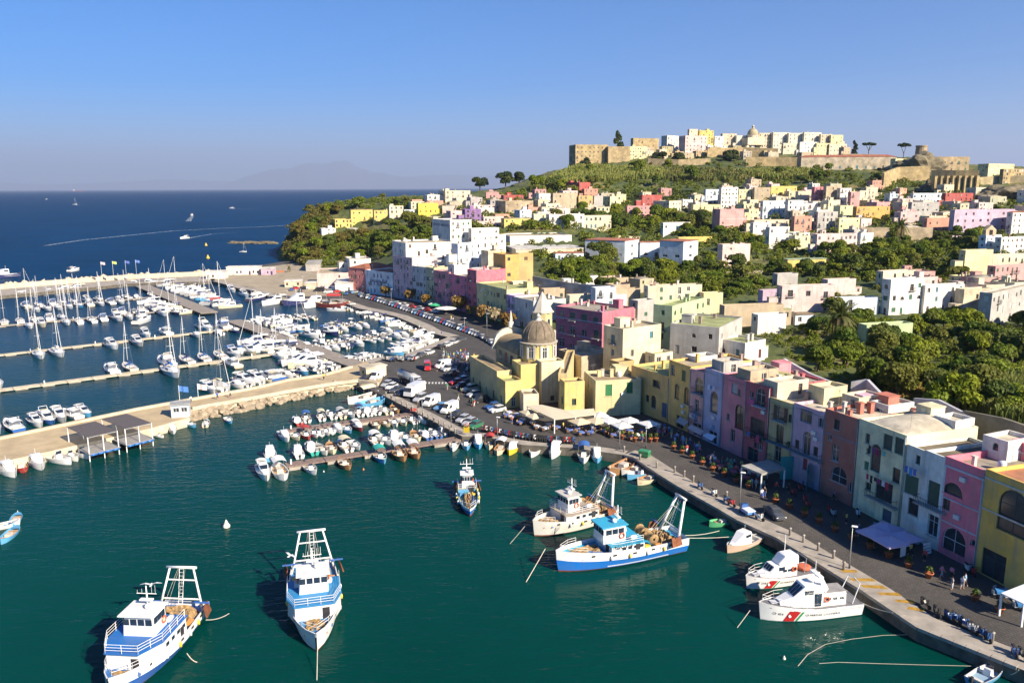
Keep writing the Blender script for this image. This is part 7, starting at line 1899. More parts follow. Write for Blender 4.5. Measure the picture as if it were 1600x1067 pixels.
for a,b_,z0,z1,lab in[((852,857),(822,909),2.8,0,'anchor line from the bow of the blue trawler'),((820,822),(797,849),2.6,0,'anchor line from the bow of the rust stained vessel'),((496,1012),(495,1062),1.5,0,'anchor line under the bow of the white trawler'),((1064,836),(1124,829),1.5,1.7,'mooring rope from the blue trawler to the quay, upper'),((1064,840),(1182,834),1.5,1.7,'mooring rope from the blue trawler to the quay, lower'),((322,968),(358,958),2.2,.2,'rope leading right from the stern of the left trawler'),((1337,936),(1395,957),1.2,1.7,'slack rope from the patrol boat stern to the quay'),((1172,953),(1152,980),1.8,0,'anchor line from the bow of the patrol boat'),((292,1020),(308,1034),1.4,0,'yellow rope hanging off the left trawler'),((1575,1052),(1592,1046),.5,1.7,'rope tying the light blue boat at the bottom right')]:
 o=rope(P(*a,z0),P(*b_,z1),None,.25 if 'anchor' not in lab else.02,.05,'mooring_rope');tag(o,lab,'rope')
def patrol(stern,bow,label,B,F,big,num):
 a,c=P(*stern),P(*bow);d=c-a;L=d.length;ctr=(a+c)/2
 r=thing('patrol_boat',label,'patrol boat',(ctr.x,ctr.y,0),math.atan2(d.y,d.x));hp=(.84,.8,.12,.07)
 st=hull_pts(L,B,F,sheer=.4,stern=.9,bow=.75,n=15)
 h,rm,dk=hull(st,'gelcoat',stripe='gelcoat',wl='hullpaint',bulwark=.05,rim='gelcoat',deckmat='woodpaint',foot=.84,sf=.8,wlz=.12,rake=.07)
 P3(r,'hull',h,(.78,.77,.74));P3(r,'gunwale',rm,(.76,.76,.74));P3(r,'deck',dk,(.17,.17,.18))
 w=B*.33
 b=MB()
 if big:loft_box(b,[(-L*.10,w,w*.95,F-.1,F+2.5),(L*.08,w,w*.92,F-.1,F+2.55),(L*.19,w*.88,w*.7,F,F+1.25),(L*.31,w*.55,w*.45,F+.1,F+.75)],'gelcoat')
 else:loft_box(b,[(-L*.18,w,w*.95,F-.1,F+1.5),(L*.14,w,w*.9,F-.1,F+1.45),(L*.20,w*.92,w*.75,F,F+.75),(L*.32,w*.5,w*.4,F+.1,F+.55)],'gelcoat')
 cb=P3(r,'cabin',b,(.77,.77,.76))
 if big:
  b=MB();loft_box(b,[(-L*.34,w*.9,w*.85,F-.1,F+1.5),(-L*.105,w*.9,w*.85,F-.1,F+1.5)],'gelcoat');P3(r,'aft_cabin',b,(.77,.77,.76))
  b=MB();b.box(-L*.35,-L*.09,-w*.8,w*.8,F+1.502,F+1.56,'greydeck');P3(r,'aft_roof',b)
  b=MB();b.box(-.42,.42,-.03,.05,0,1.6,'boat_glass')
  for sd in(1,-1):put('door',b.mesh('door'),cb,None,(-L*.045,sd*w*.985,F+.1))
  b=MB()
  for s in(-1,1):b.xprism([(-L*.13,F+1.5),(-L*.09,F+2.3),(-L*.05,F+3.6),(-L*.09,F+3.6),(-L*.16,F+2.0)][::-1],s*w*.7-.06,s*w*.7+.06,'gelcoat')
  b.box(-L*.1,-L*.05,-w*.78,w*.78,F+3.45,F+3.62,'gelcoat');P3(r,'mast_arch',b,(.77,.77,.76))
 else:
  b=MB();loft_box(b,[(-L*.2,w*.95,w*.88,F+1.45,F+2.6),(-L*.02,w*.9,w*.8,F+1.45,F+2.6),(L*.06,w*.8,w*.6,F+1.45,F+1.7)],'gelcoat');P3(r,'wheelhouse',b,(.77,.77,.76))
  b=MB();b.path([(-L*.3,-w*.9,F),(-L*.33,-w*.8,F+1.9),(-L*.33,w*.8,F+1.9),(-L*.3,w*.9,F)],.05,'galvanised',5);P3(r,'roll_bar',b)
  b=MB();b.lathe([(0,0),(.9,.05),(1,.35),(.6,.5),(0,.4)],'cloth',12,(-L*.36,0,F));P3(r,'dinghy',b,(.5,.12,.06))
 zt=F+(1.65 if big else.9)
 for sd in(1,-1):
  for x in((-.02,.05)if False else(.03,-.01)):pass
  b=MB();b.box(-L*.04,L*.04,-.03,.03,0,.5,'boat_glass');put('window',b.mesh('window'),cb,None,(L*.045,sd*w*.965,zt))
  for k_ in range(3):b=MB();b.box(-.25,.25,-.03,.03,0,.32,'boat_glass');put('window',b.mesh('window'),r if big else cb,None,(-L*(.30-.07*k_)if big else-L*(.14-.07*k_),sd*w*(.9 if big else.99),F+.65))
 b=MB()
 xa,za,xb,zb=(L*.09,F+2.35,L*.18,F+1.35)if big else(L*.145,F+1.38,L*.195,F+.82)
 for i in range(3):y=w*(-.6+.42*i);b.face([(xa+.05,y,za+.05),(xb+.05,y,zb+.05),(xb+.05,y+w*.36,zb+.05),(xa+.05,y+w*.36,za+.05)],'boat_glass')
 P3(cb,'windscreen',b)
 rail(r,[(L*.08,side_pt(st,L*.08,1,1,*hp).y-.15,F+.1),(L*.3,side_pt(st,L*.3,1,1,*hp).y-.12,st[11][2]),(L*.47,.1,st[14][2]),(L*.3,-side_pt(st,L*.3,1,1,*hp).y+.12,st[11][2]),(L*.08,-side_pt(st,L*.08,1,1,*hp).y+.15,F+.1)],h=.9,bars=2,r=.025)
 b=MB();b.tube((-L*.06,0,F+2.5),(-L*.06,0,F+5.2),.05,'whitemetal',5);b.tube((-L*.02,w*.4,F+2.5),(-L*.02,w*.4,F+4.6),.02,'whitemetal',3);P3(r,'mast',b)
 if big:
  for s in(-1,1):b=MB();b.path([(-L*.40,s*w,F),(-L*.47,s*w*.9,F+2.4),(-L*.47,0,F+2.6)],.06,'whitemetal',5);P3(r,'stern_arch',b)
 ring_buoy(r,(-L*.13,w+.08,F+.9),(PI/2,0,0),.3);ring_buoy(r,(-L*.13,-w-.08,F+.9),(PI/2,0,0),.3)
 b=MB();b.box(-.45,.45,-.35,.35,0,.12,'gelcoat');P3(r,'hatch',b,(.5,.5,.52)).location=(L*.35,0,st[12][2]+.0)
 for sd in(1,-1):
  hull_band(r,st,hp,L*.20,L*.30,-.9,.0,.8,sd,'ink_red','red_stripe');hull_band(r,st,hp,L*.165,L*.185,-.9,.0,.8,sd,'ink_green','green_stripe')
  hull_text(num,r,st,hp,(L*.40 if sd==1 else L*.31),.42,.42,sd,'ink_black');hull_text('GUARDIA COSTIERA',r,st,hp,(L*.10 if sd==1 else-L*.22),.42,.48,sd,'ink_black')
  hull_band(r,st,hp,-L*.49,L*.42,0,.80,.83,sd,'ink_black','rub_strip')
  q=side_pt(st,L*.24,.42,sd,*(hp+(.06,)));b=MB();b.lathe([(0,0),(.2,0)],'ink_white',12);o=put('emblem',b.mesh('emblem'),r,None,q);o.rotation_euler=(-sd*PI/2,0,0)
 return r
patrol((1335,951),(1184,967),'large white coast guard patrol boat with a red and green slanted stripe',3.9,1.55,True,'CP 454')
patrol((1268,899),(1164,919),'smaller white coast guard boat behind the large patrol boat',3.4,1.25,False,'CP 2087')
# ---------------------------------------------------------------- vehicles (front towards local +x)
rl=random.Random(5)
def proto(nm):o=put(nm,None);o.empty_display_size=.3;return o
def wheels(r,L,w,rad=.31,xs=(-.31,.31)):
 b=MB();b.tube((0,-.1,0),(0,.1,0),rad,'rubber',12);m1=b.mesh('wheel');b=MB();b.tube((0,-.11,0),(0,.11,0),rad*.6,'galvanised',8);m2=b.mesh('rim')
 for x in xs:
  for s in(-1,1):o=put('wheel',m1,r,None,(x*L,s*(w-.1),rad));put('rim',m2,o)
def lights(r,x,w,z):
 b=MB();b.box(-.03,.03,-.16,.16,-.07,.07,'whitemetal');m1=b.mesh('headlight');b=MB();b.box(-.03,.03,-.13,.13,-.09,.09,'ink_red');m2=b.mesh('tail_light')
 for s in(-1,1):put('headlight',m1,r,None,(x,s*w*.72,z));put('tail_light',m2,r,None,(-x,s*w*.78,z+.12))
def mk_car(nm='car',L=4.0,w=.83,cab=(-.44,-.30,.06,.24),h=1.45,hood=.92,trunk=.98):
 r=proto(nm);b=MB();loft_box(b,[(-L/2,w*.9,w*.82,.28,trunk-.1),(-L*.46,w,w*.95,.22,trunk),(L*.2,w,w*.95,.22,hood+.04),(L*.44,w*.96,w*.86,.22,hood-.12),(L/2,w*.82,w*.74,.3,.62)],'carpaint');P3(r,'body',b)
 a=[q*L for q in cab];b=MB();loft_box(b,[(a[0],w*.9,w*.86,trunk-.12,trunk-.03),(a[1],w*.92,w*.76,hood-.08,h-.05),(a[2],w*.92,w*.76,hood-.08,h-.05),(a[3],w*.88,w*.82,hood-.14,hood-.02)],'dark_glass');P3(r,'glass',b)
 b=MB();loft_box(b,[(a[1]-.12,w*.72,w*.70,h-.12,h-.05),(a[1]+.1,w*.77,w*.72,h-.06,h),(a[2]-.05,w*.77,w*.72,h-.06,h),(a[2]+.1,w*.72,w*.68,h-.12,h-.06)],'carpaint');P3(r,'roof',b)
 wheels(r,L,w);lights(r,L*.48,w,.62);return r
def mk_van():
 r=proto('van');b=MB();w,L=.95,5.0;loft_box(b,[(-L/2,w,w*.95,.3,2.15),(L*.14,w,w*.93,.28,2.2),(L*.20,w,w*.9,.28,2.0),(L*.34,w*.96,w*.85,.28,1.2),(L/2,w*.86,w*.76,.3,.8)],'carpaint');P3(r,'body',b)
 b=MB();b.face([(L*.205+.03,-w*.72,1.98),(L*.335+.03,-w*.74,1.26),(L*.335+.03,w*.74,1.26),(L*.205+.03,w*.72,1.98)],'dark_glass');P3(r,'windscreen',b)
 for s in(-1,1):b=MB();b.face([(L*.06,s*w*1.0,1.15),(L*.28,s*w*.985,1.15),(L*.19,s*w*.97,1.8),(L*.06,s*w*.975,1.8)][::s],'dark_glass');P3(r,'window',b).location=(0,s*.02,0)
 wheels(r,L,w,.34);lights(r,L*.49,w,.7);return r
def mk_truck(tank):
 r=proto('tanker_truck' if tank else 'box_truck');L=9.0 if tank else 6.4
 b=MB();loft_box(b,[(L*.28,1.2,1.15,.7,2.7),(L*.44,1.2,1.12,.6,2.65),(L*.5,1.15,1.05,.6,1.6)],'carpaint');P3(r,'cab',b)
 b=MB();b.face([(L*.445+.04,-1,2.55),(L*.495+.04,-1,1.65),(L*.495+.04,1,1.65),(L*.445+.04,1,2.55)],'dark_glass');P3(r,'windscreen',b)
 b=MB();b.box(-L/2,L*.45,-.5,.5,.55,.85,'iron');P3(r,'chassis',b)
 b=MB()
 if tank:
  b.tube((-L*.5,0,2.05),(L*.25,0,2.05),1.15,'galvanised',16);P3(r,'tank',b);b=MB();b.box(-L*.46,L*.2,-.25,.25,3.2,3.32,'iron');P3(r,'walkway',b)
 else:b.box(-L*.5,L*.25,-1.15,1.15,.9,3.0,'carpaint',taper=.02);P3(r,'box',b,(.76,.76,.74))
 wheels(r,L,1.15,.46,(-.36,-.24,.38));lights(r,L*.49,1.1,.9);return r
CP={'hatch':mk_car(),'sedan':mk_car('car',4.5,.86,(-.36,-.20,.06,.24),1.42,.9,1.0),'suv':mk_car('car',4.3,.9,(-.48,-.38,.10,.26),1.72,1.05,1.15),'van':mk_van(),'tanker':mk_truck(True),'box':mk_truck(False)}
CC={'white':(.72,.72,.70),'silver':(.42,.43,.45),'black':(.02,.02,.025),'red':(.45,.02,.025),'blue':(.03,.10,.30),'light blue':(.12,.30,.50),'dark grey':(.07,.075,.085),'green':(.03,.16,.08),'beige':(.5,.45,.35)}
KN={'hatch':'hatchback','sedan':'saloon car','suv':'tall car','van':'van','tanker':'tanker truck','box':'box truck'}
CARS=[]
def car(kind,px,py,col,hd,where,group='vehicles on the quay',z=None):
 p=P(px,py,QZ+.03);ang=hd if isinstance(hd,float)else head(px,py,*hd)
 if any((p-q).length<(2.0 if kind not in('tanker','box')else 3)for q in CARS):return
 CARS.append(p);cc=CC[col]
 copy_tree(CP[kind],p,ang,'%s %s %s'%(col,KN[kind],where),group,{'body':cc,'roof':cc,'cab':cc,'box':cc},None,'truck' if kind in('tanker','box')else 'van' if kind=='van' else 'car')
car('tanker',640,600,'white',(10,4),'with a long silver tank parked by the square');car('box',648,618,'white',(-9,4),'beside the tanker by the small boat pontoons');car('van',668,577,'red',(1,8),'alone in the middle of the square')
for k,x,y,c in[('van',589,592,'white'),('hatch',571,594,'black'),('hatch',605,603,'silver'),('sedan',620,612,'dark grey'),('hatch',628,617,'black'),('van',674,632,'white'),('hatch',689,639,'light blue'),('van',702,643,'white'),('hatch',713,652,'black'),('hatch',724,658,'silver'),('hatch',734,663,'silver'),('hatch',743,668,'green'),('hatch',612,607,'white'),('suv',657,626,'silver')]:
 car(k,x,y,c,(-9,4),'parked along the small boat basin')
for k,x,y,c in[('van',692,574,'white'),('suv',700,579,'silver'),('hatch',713,600,'red'),('hatch',720,606,'black'),('suv',734,611,'beige'),('hatch',741,619,'silver'),('suv',750,628,'black'),('hatch',770,638,'blue'),('hatch',777,643,'white'),('hatch',706,586,'dark grey'),('hatch',722,596,'silver')]:car(k,x,y,c,(-9,2),'parked beside the church wing')
for i in range(42):
 f=i/41;x,y=566+184*f,464+62*f**1.12
 c=['silver','blue','white','silver','red','dark grey','white','light blue'][i*5%8];car(rl.choice(['hatch','sedan','suv']),x,y,c,(-5,5),'in the long parked row along the curved quay')
for k,x,y,c in[('hatch',646,562,'silver'),('hatch',659,557,'dark grey'),('hatch',671,553,'white'),('hatch',690,544,'black'),('hatch',699,541,'white'),('sedan',709,537,'silver'),('sedan',720,533,'dark grey')]:car(k,x,y,c,(9,-3),'at the corner of the square by the motorbikes')
for i in range(16):car(rl.choice(['hatch','sedan','suv','van']),455+7.2*i,449+rl.uniform(-2,6)+i*.5,rl.choice(list(CC)),rl.uniform(0,6.28),'parked in the boatyard at the far end of the harbour')
for i in range(10):car('hatch',585+12*i,468.5+2.5*i,rl.choice(['silver','red','white','dark grey','blue']),(8,1),'in front of the far harbour houses')
for i in range(9):car('hatch',726+7*i,513+4.0*i,rl.choice(['silver','black','white','dark grey']),(6,4),'in the shade under the brown street trees')
car('sedan',1210,806,'dark grey',(6,5),'standing on the quay road opposite the pavilion')
r=proto('three_wheeler');b=MB();loft_box(b,[(.35,.6,.55,.35,1.5),(.95,.58,.5,.35,1.45),(1.3,.4,.3,.35,.9)],'carpaint');P3(r,'cab',b,CC['blue']);b=MB();b.box(-1.4,.3,-.7,.7,.5,.85,'carpaint');P3(r,'cargo_bed',b,(.1,.25,.6));b=MB();b.box(-1.38,.28,-.68,.68,.86,1.0,'cloth');P3(r,'cover',b,(.6,.66,.75));wheels(r,2.6,.65,.25,(-.35,.38))
r.location=P(1166,803,QZ+.03);r.rotation_euler=(0,0,head(1166,803,-6,-4));tag(r,'blue three wheeled delivery truck with a pale cover on the quay','truck')
def mk_scooter():
 r=proto('scooter');b=MB()
 loft_box(b,[(-.75,.12,.10,.5,.72),(-.35,.18,.14,.32,.78),(-.05,.16,.12,.28,.42),(.3,.17,.14,.28,.38)],'carpaint');P3(r,'body',b)
 b=MB();b.box(.28,.36,-.2,.2,.35,.95,'carpaint',tx=.02);P3(r,'leg_shield',b);b=MB();b.box(-.72,-.08,-.13,.13,.76,.86,'rubber',taper=.03);P3(r,'seat',b)
 b=MB();b.tube((.55,0,.3),(.33,0,1.05),.035,'iron',5);b.tube((.33,-.32,1.08),(.33,.32,1.08),.025,'iron',5);P3(r,'handlebar',b)
 for x in(-.55,.58):b=MB();b.tube((0,-.06,0),(0,.06,0),.24,'rubber',10);P3(r,'wheel',b).location=(x,0,.24)
 return r
SC=mk_scooter();SCN={'white':(.7,.7,.68),'silver':(.4,.41,.43),'black':(.03,.03,.03),'red':(.4,.03,.03),'blue':(.05,.12,.3)}
def scooter(px,py,hd,where):
 c=rl.choice(list(SCN));copy_tree(SC,P(px,py,QZ+.07),head(px,py,*hd)+rl.uniform(-.2,.2),'%s scooter %s'%(c,where),'scooters on the quay',{'body':SCN[c],'leg_shield':SCN[c]},1.15,'scooter')
for i in range(40):f=i/39;scooter(757+140*f,673.5+19*f+4*math.sin(f*PI),(1,-6),'in the long row on the quay opposite the restaurant')
for i in range(16):scooter(602+46*i/15,563+rl.uniform(-1.5,2.5)-1.5*i/15,(3,-4),'in the motorbike park at the corner of the square')
for i in range(16):scooter(700+rl.uniform(0,42),572+rl.uniform(-2,16),(4,-3),'in the shaded bike park beside the church')
for x,y in((1446,948),(1464,961),(1484,968),(1494,971),(1507,978),(1515,985),(1522,988),(1534,994),(1543,1000),(1585,1024),(1597,1028)):scooter(x,y,(4,4),'in the quay edge row at the lower right')
for x,y in((1094,763),(1116,774),(1143,790),(1187,812),(1135,785)):scooter(x,y,(5,3),'on the quay edge near the blue delivery truck')
for x,y in((1240,773),(1258,784),(1262,792),(1296,800),(1302,806),(1250,766),(1340,806),(1512,893),(1520,898)):scooter(x,y,(3,4),'in the shade against the house fronts')
# ---------------------------------------------------------------- people
def mk_person(pose):
 J={'hip':(0,0,.92),'chest':(0,0,1.32),'neck':(0,0,1.48),'head':(.02,0,1.58),'top':(.02,0,1.72)};s={0:0,1:.22,2:-.16}[pose]
 E=[('hip','chest'),('chest','neck'),('neck','head'),('head','top')]
 for k,sg in(('l',1),('r',-1)):
  J['hj'+k]=(0,.09*sg,.88);J['kn'+k]=(s*sg*.6+.03*abs(s),.1*sg,.48);J['an'+k]=(s*sg*1.2-.04,.1*sg,.08);J['toe'+k]=(s*sg*1.2+.14,.11*sg,.04)
  J['sh'+k]=(0,.19*sg,1.4);J['el'+k]=(-s*sg*.6-.02,.25*sg,1.13);J['wr'+k]=(-s*sg+.08,.25*sg,.9);J['ha'+k]=(-s*sg*1.2+.12,.24*sg,.8)
  E+=[('hip','hj'+k),('hj'+k,'kn'+k),('kn'+k,'an'+k),('an'+k,'toe'+k),('chest','sh'+k),('sh'+k,'el'+k),('el'+k,'wr'+k),('wr'+k,'ha'+k)]
 nm=list(J);R=dict(hip=.15,chest=.16,neck=.06,head=.095,top=.07,hj=.10,kn=.07,an=.05,toe=.045,sh=.075,el=.05,wr=.035,ha=.04)
 me=bpy.data.meshes.new('body');me.from_pydata([J[k]for k in nm],[(nm.index(a),nm.index(c))for a,c in E],[])
 o=bpy.data.objects.new('tmp',me);COL.objects.link(o);o.modifiers.new('s','SKIN')
 for v,k in zip(me.skin_vertices[0].data,nm):q=R.get(k,R.get(k[:2],.05)if k[:-1]not in R else R[k[:-1]]);v.radius=(q,q)
 me.skin_vertices[0].data[0].use_root=True;o.modifiers.new('d','SUBSURF').levels=1
 out=bpy.data.meshes.new_from_object(o.evaluated_get(bpy.context.evaluated_depsgraph_get()));bpy.data.objects.remove(o)
 out.name='person';out.materials.clear();out.materials.append(MATS['skin'])
 def cloth_(n,cond,off=.018,mat='cloth'):
  V_,F_2,mp=[],[],{}
  for p in out.polygons:
   if cond(p.center):
    f=[]
    for i in p.vertices:
     if i not in mp:mp[i]=len(V_);v=out.vertices[i];V_.append(tuple(v.co+v.normal*off))
     f.append(mp[i])
    F_2.append(f)
  m_=bpy.data.meshes.new(n);m_.from_pydata(V_,[],F_2);m_.materials.append(MATS[mat]);return m_
 r=put('person',out);r.color=(.5,.28,.19,1)
 put('shirt',cloth_('shirt',lambda c:1.0<c.z<1.46 and abs(c.y)<.27),r);put('trousers',cloth_('trousers',lambda c:.3<c.z<=1.02 and abs(c.y)<.2),r);put('hair',cloth_('hair',lambda c:c.z>1.6 and c.x<.06 or c.z>1.68),r)
 return r
PE=[mk_person(i)for i in range(3)]
PCOL={'white':(.7,.7,.7),'red':(.5,.05,.05),'blue':(.06,.13,.4),'black':(.02,.02,.02),'pink':(.6,.2,.3),'light blue':(.25,.45,.65),'yellow':(.65,.5,.1),'green':(.05,.3,.15),'grey':(.35,.35,.36)}
def person(px,py,where,hd=None):
 a,c=rl.choice(list(PCOL)),rl.choice(['black','blue','grey','white'])
 copy_tree(rl.choice(PE),P(px,py,QZ+.03),rl.uniform(0,6.28)if hd is None else head(px,py,*hd),'person in a %s top and %s trousers %s'%(a,c,where),'people on the quay',{'shirt':PCOL[a],'trousers':PCOL[c],'hair':rl.choice([(.03,.02,.015),(.12,.07,.03),(.3,.28,.26)])},rl.uniform(.96,1.08),'person')
for i in range(34):person(rl.uniform(690,742),rl.uniform(552,570),'in the market crowd behind the church')
for i in range(26):u=rl.random();person(1032+60*u+rl.uniform(-8,8),676+34*u+rl.uniform(-8,6),'walking past the ochre and pink houses')
for i in range(34):u=rl.random();person(1112+85*u+rl.uniform(-6,6),722+38*u+rl.uniform(-8,7),'among cafe tables left of the pavilion')
for x,y,wh in[(1190,779,'crossing the sunlit road by the pavilion'),(1194,777,'crossing the sunlit road by the pavilion'),(1174,762,'at the pavilion corner'),(1181,763,'at the pavilion corner'),(1213,768,'beside the closed parasol'),(1254,764,'in the teal workshop doorway'),(1303,781,'in the brick red shop doorway'),(1471,902,'strolling in the shade before the vivid pink house'),(1486,905,'strolling in the shade before the vivid pink house'),(1487,921,'walking at the edge of the shade'),(1503,920,'walking by the terracotta pots at right'),(1507,916,'walking by the terracotta pots at right'),(1444,877,'at the card stand by the pink house'),(1422,868,'at the menu board by the lilac parasols'),(1322,818,'near the brick red house front'),(1337,838,'beside the lamp post and lilac parasols'),(1341,836,'beside the lamp post and lilac parasols'),(699,609,'crossing the open square'),(716,626,'crossing the open square'),(720,616,'by the cars beside the church'),(741,635,'by the cars beside the church'),(738,633,'by the cars beside the church'),(683,580,'by the white van on the square'),(655,513,'on the curved quay'),(668,524,'on the curved quay'),(690,525,'on the curved quay'),(740,495,'under the far street trees'),(705,500,'by the far parked cars'),(708,503,'by the far parked cars'),(787,652,'at the edge of the restaurant tables'),(800,662,'at the edge of the restaurant tables'),(880,672,'among the restaurant tables'),(925,676,'among the restaurant tables'),(965,684,'among the restaurant tables'),(1012,668,'under the white parasols'),(1022,672,'under the white parasols'),(653,640,'by the red board at the pontoon foot'),(726,676,'by the lifebuoy post'),(1003,690,'beside the plants at the restaurant end'),(1232,770,'beside the planters by the pavilion')]:person(x,y,wh)
for x,y in((340,624),(299,630),(360,621),(506,594)):copy_tree(PE[1],P(x,y,PZ+.02),rl.uniform(0,6),'person walking on the stone pier','people on the pier',{'shirt':PCOL[rl.choice(list(PCOL))],'trousers':(.05,.06,.1),'hair':(.03,.02,.02)},1.05,'person')
# ---------------------------------------------------------------- restaurant, parasols, tables
def mk_table(c):
 r=proto('table');b=MB();b.box(-.45,.45,-.45,.45,.72,.76,'woodpaint');P3(r,'tabletop',b,(.4,.3,.2));b=MB();b.tube((0,0,0),(0,0,.72),.05,'iron',6);b.box(-.3,.3,-.3,.3,0,.04,'iron');P3(r,'leg',b);b=MB();b.box(-.5,.5,-.5,.5,.5,.775,'cloth',taper=-.0,bottom=False);P3(r,'cover',b,c);return r
def mk_chair():
 r=proto('chair');b=MB();b.box(-.21,.21,-.21,.21,.42,.46,'woodpaint');P3(r,'seat',b);b=MB();b.box(-.21,-.17,-.2,.2,.46,.9,'woodpaint');P3(r,'backrest',b)
 m_=MB();m_.tube((0,0,0),(0,0,.42),.02,'iron',4);m_=m_.mesh('leg')
 for x in(-.18,.18):
  for y in(-.18,.18):put('leg',m_,r,None,(x,y,0))
 return r
TB,CH_=mk_table((.1,.16,.42)),mk_chair();TBL=[]
def table(px,py,col,cn,where,cc=(.6,.6,.58),n=3,rad=.85,pt=None):
 p=pt or P(px,py,QZ+.03)
 if any((p-q).length<1.75 for q in TBL):return
 TBL.append(p);copy_tree(TB,p,rl.uniform(0,1.5),'cafe table with a %s cloth %s'%(cn,where),'cafe tables',{'cover':col},1.1,'table')
 for k in range(n):a=2*PI*k/n+rl.uniform(0,.6);copy_tree(CH_,(p[0]+rad*math.cos(a),p[1]+rad*math.sin(a),p[2]),a+PI,'chair at the tables %s'%where,'cafe chairs',{'seat':cc,'backrest':cc},1.05,'chair')
RT=[(783,648),(800,646),(845,664),(868,668),(905,668),(950,672),(1005,676),(1000,690),(930,682),(862,678),(812,664)]
for _ in range(260):
 x,y=rl.uniform(780,1006),rl.uniform(645,690)
 if inside((x,y),RT):table(x,y,*rl.choice([((.10,.17,.45),'blue'),((.10,.17,.45),'blue'),((.55,.6,.7),'pale blue'),((.7,.7,.7),'white')]),'at the church side restaurant',(.35,.2,.1))
for _ in range(40):u=rl.random();table(1108+80*u,724+34*u+rl.uniform(-5,4),(.4,.1,.12),'red','at the cafes before the rose houses',(.1,.1,.1))
for x,y in((1362,838),(1376,846),(1396,851),(1372,830),(1412,852),(1424,850),(1390,836),(1356,830)):table(x,y,(.25,.5,.7),'light blue','under the lilac parasols',(.25,.45,.65),4)
for x,y in((1563,932),(1582,942),(1596,952),(1610,946),(1600,934)):table(x,y,(.04,.22,.5),'bright blue','by the white awning at the right edge',(.3,.32,.34),4)
def parasol(px,py,z,s,col,label,square=True,group='parasols on the quay',pole=(.3,.25,.2)):
 p=P(px,py,QZ+z);t=thing('parasol',label,'parasol',(p.x,p.y,QZ),rl.uniform(-.2,.2)+.45,group);n=4 if square else 8
 b=MB();b.lathe([(s*1.35,z-.55),(0,z+.1)],'cloth',n,a0=PI/n,smooth=False);b.lathe([(s*1.35,z-.75),(s*1.36,z-.55)],'cloth',n,a0=PI/n,smooth=False);put('canopy',b.mesh('canopy'),t,col)
 b=MB();b.tube((0,0,0),(0,0,z+.15),.04,'whitemetal',6);b.box(-.3,.3,-.3,.3,0,.08,'concrete');P3(t,'pole',b)
 b=MB();[b.tube((0,0,z-.15),(math.cos(PI/n+k*2*PI/n)*s*1.3,math.sin(PI/n+k*2*PI/n)*s*1.3,z-.58),.015,'iron',3)for k in range(n)];P3(t,'rib',b)
 return t
LIL=(.50,.40,.55)
for x,y,s,l in((1367,826,1.75,'lilac square parasol at the left of four before the pale green house'),(1386,818,1.7,'lilac square parasol against the pale green house wall'),(1392,839,1.75,'lilac square parasol nearest the road'),(1414,832,1.75,'lilac square parasol at the right of four')):parasol(x,y,2.7,s,LIL,l)
for x,y,s,l in((952,652,1.8,'white parasol at the left of the white group beside the cube house'),(984,652,1.7,'white parasol behind the others beside the cube house'),(972,660,1.7,'white parasol closest to the road beside the cube house'),(1014,657,1.8,'white flat parasol at the right end of the group'),(938,644,1.5,'white parasol tucked against the cube house')):parasol(x,y,2.8,s,(.72,.72,.70),l)
for x,y,s,l in((906,654,1.9,'cream parasol left of two in front of the restaurant'),(932,653,1.9,'cream parasol right of two in front of the restaurant'),(826,640,1.6,'cream parasol at the foot of the church, upper'),(835,646,1.5,'cream parasol at the foot of the church, lower')):parasol(x,y,2.7,s,(.60,.50,.34),l)
parasol(697,479,3.0,3.2,(.74,.73,.66),'large white market parasol before the deep pink house',False);parasol(680,474,2.6,2.0,(.04,.40,.18),'green market parasol left of the white one',False);parasol(675,497-24,2.4,1.3,(.7,.7,.66),'small white market parasol by the far houses',False)
def canopy(pts,z,label,col,mat='cloth',posts=(),th_=.12,nm='awning',hpost=None):
 q=[P(x,y,QZ+z+dz)for x,y,dz in pts];c=sum(q,Vector())/len(q);t=thing(nm,label,'awning',(c.x,c.y,QZ))
 o=Vector((c.x,c.y,QZ));k=[p-o for p in q];b=MB();b.face(k,mat);b.face([p-Vector((0,0,th_))for p in reversed(k)],mat)
 for i in range(len(k)):a,d=k[i],k[(i+1)%len(k)];b.face([a,a-Vector((0,0,th_)),d-Vector((0,0,th_)),d],mat)
 put('cover',b.mesh('cover'),t,col)
 for i in posts:b=MB();b.box(-.1,.1,-.1,.1,0,k[i].z-th_,'whitemetal');put('post',b.mesh('post'),t,None,(k[i].x*.97,k[i].y*.97,0))
 return t
canopy([(822,634,.3),(866,655,0),(900,651,0),(931,647,.1),(928,638,.5),(885,641,.5),(846,632,.6)][::1],3.0,'large cream awning of the restaurant beside the church',(.60,.52,.38),posts=(0,1,2,3))
pv=canopy([(1158,727,0),(1190,740,0),(1227,731,0),(1200,718,0)],3.3,'grey flat roofed cafe pavilion with white posts on the promenade',(.36,.35,.33),'roofing',(0,1,2,3),.35,'pavilion')
canopy([(1564,926,0),(1600,943,0),(1660,935,.5),(1600,912,.6)],2.8,'white awning of the cafe at the right edge',(.70,.72,.76),posts=(0,1))
canopy([(1073,668,-.7),(1094,679,-.7),(1100,673,0),(1080,663,0)],3.2,'dusty pink shop awning under the narrow pink house',(.45,.36,.38));canopy([(1098,680,-.7),(1112,688,-.7),(1119,681,0),(1105,676,0)],3.4,'white blue shop awning under the lilac house',(.45,.55,.68));canopy([(1056,658,-.6),(1070,665,-.6),(1076,658,0),(1062,650,0)],3.2,'grey shop awning under the ochre yellow house',(.40,.37,.36))
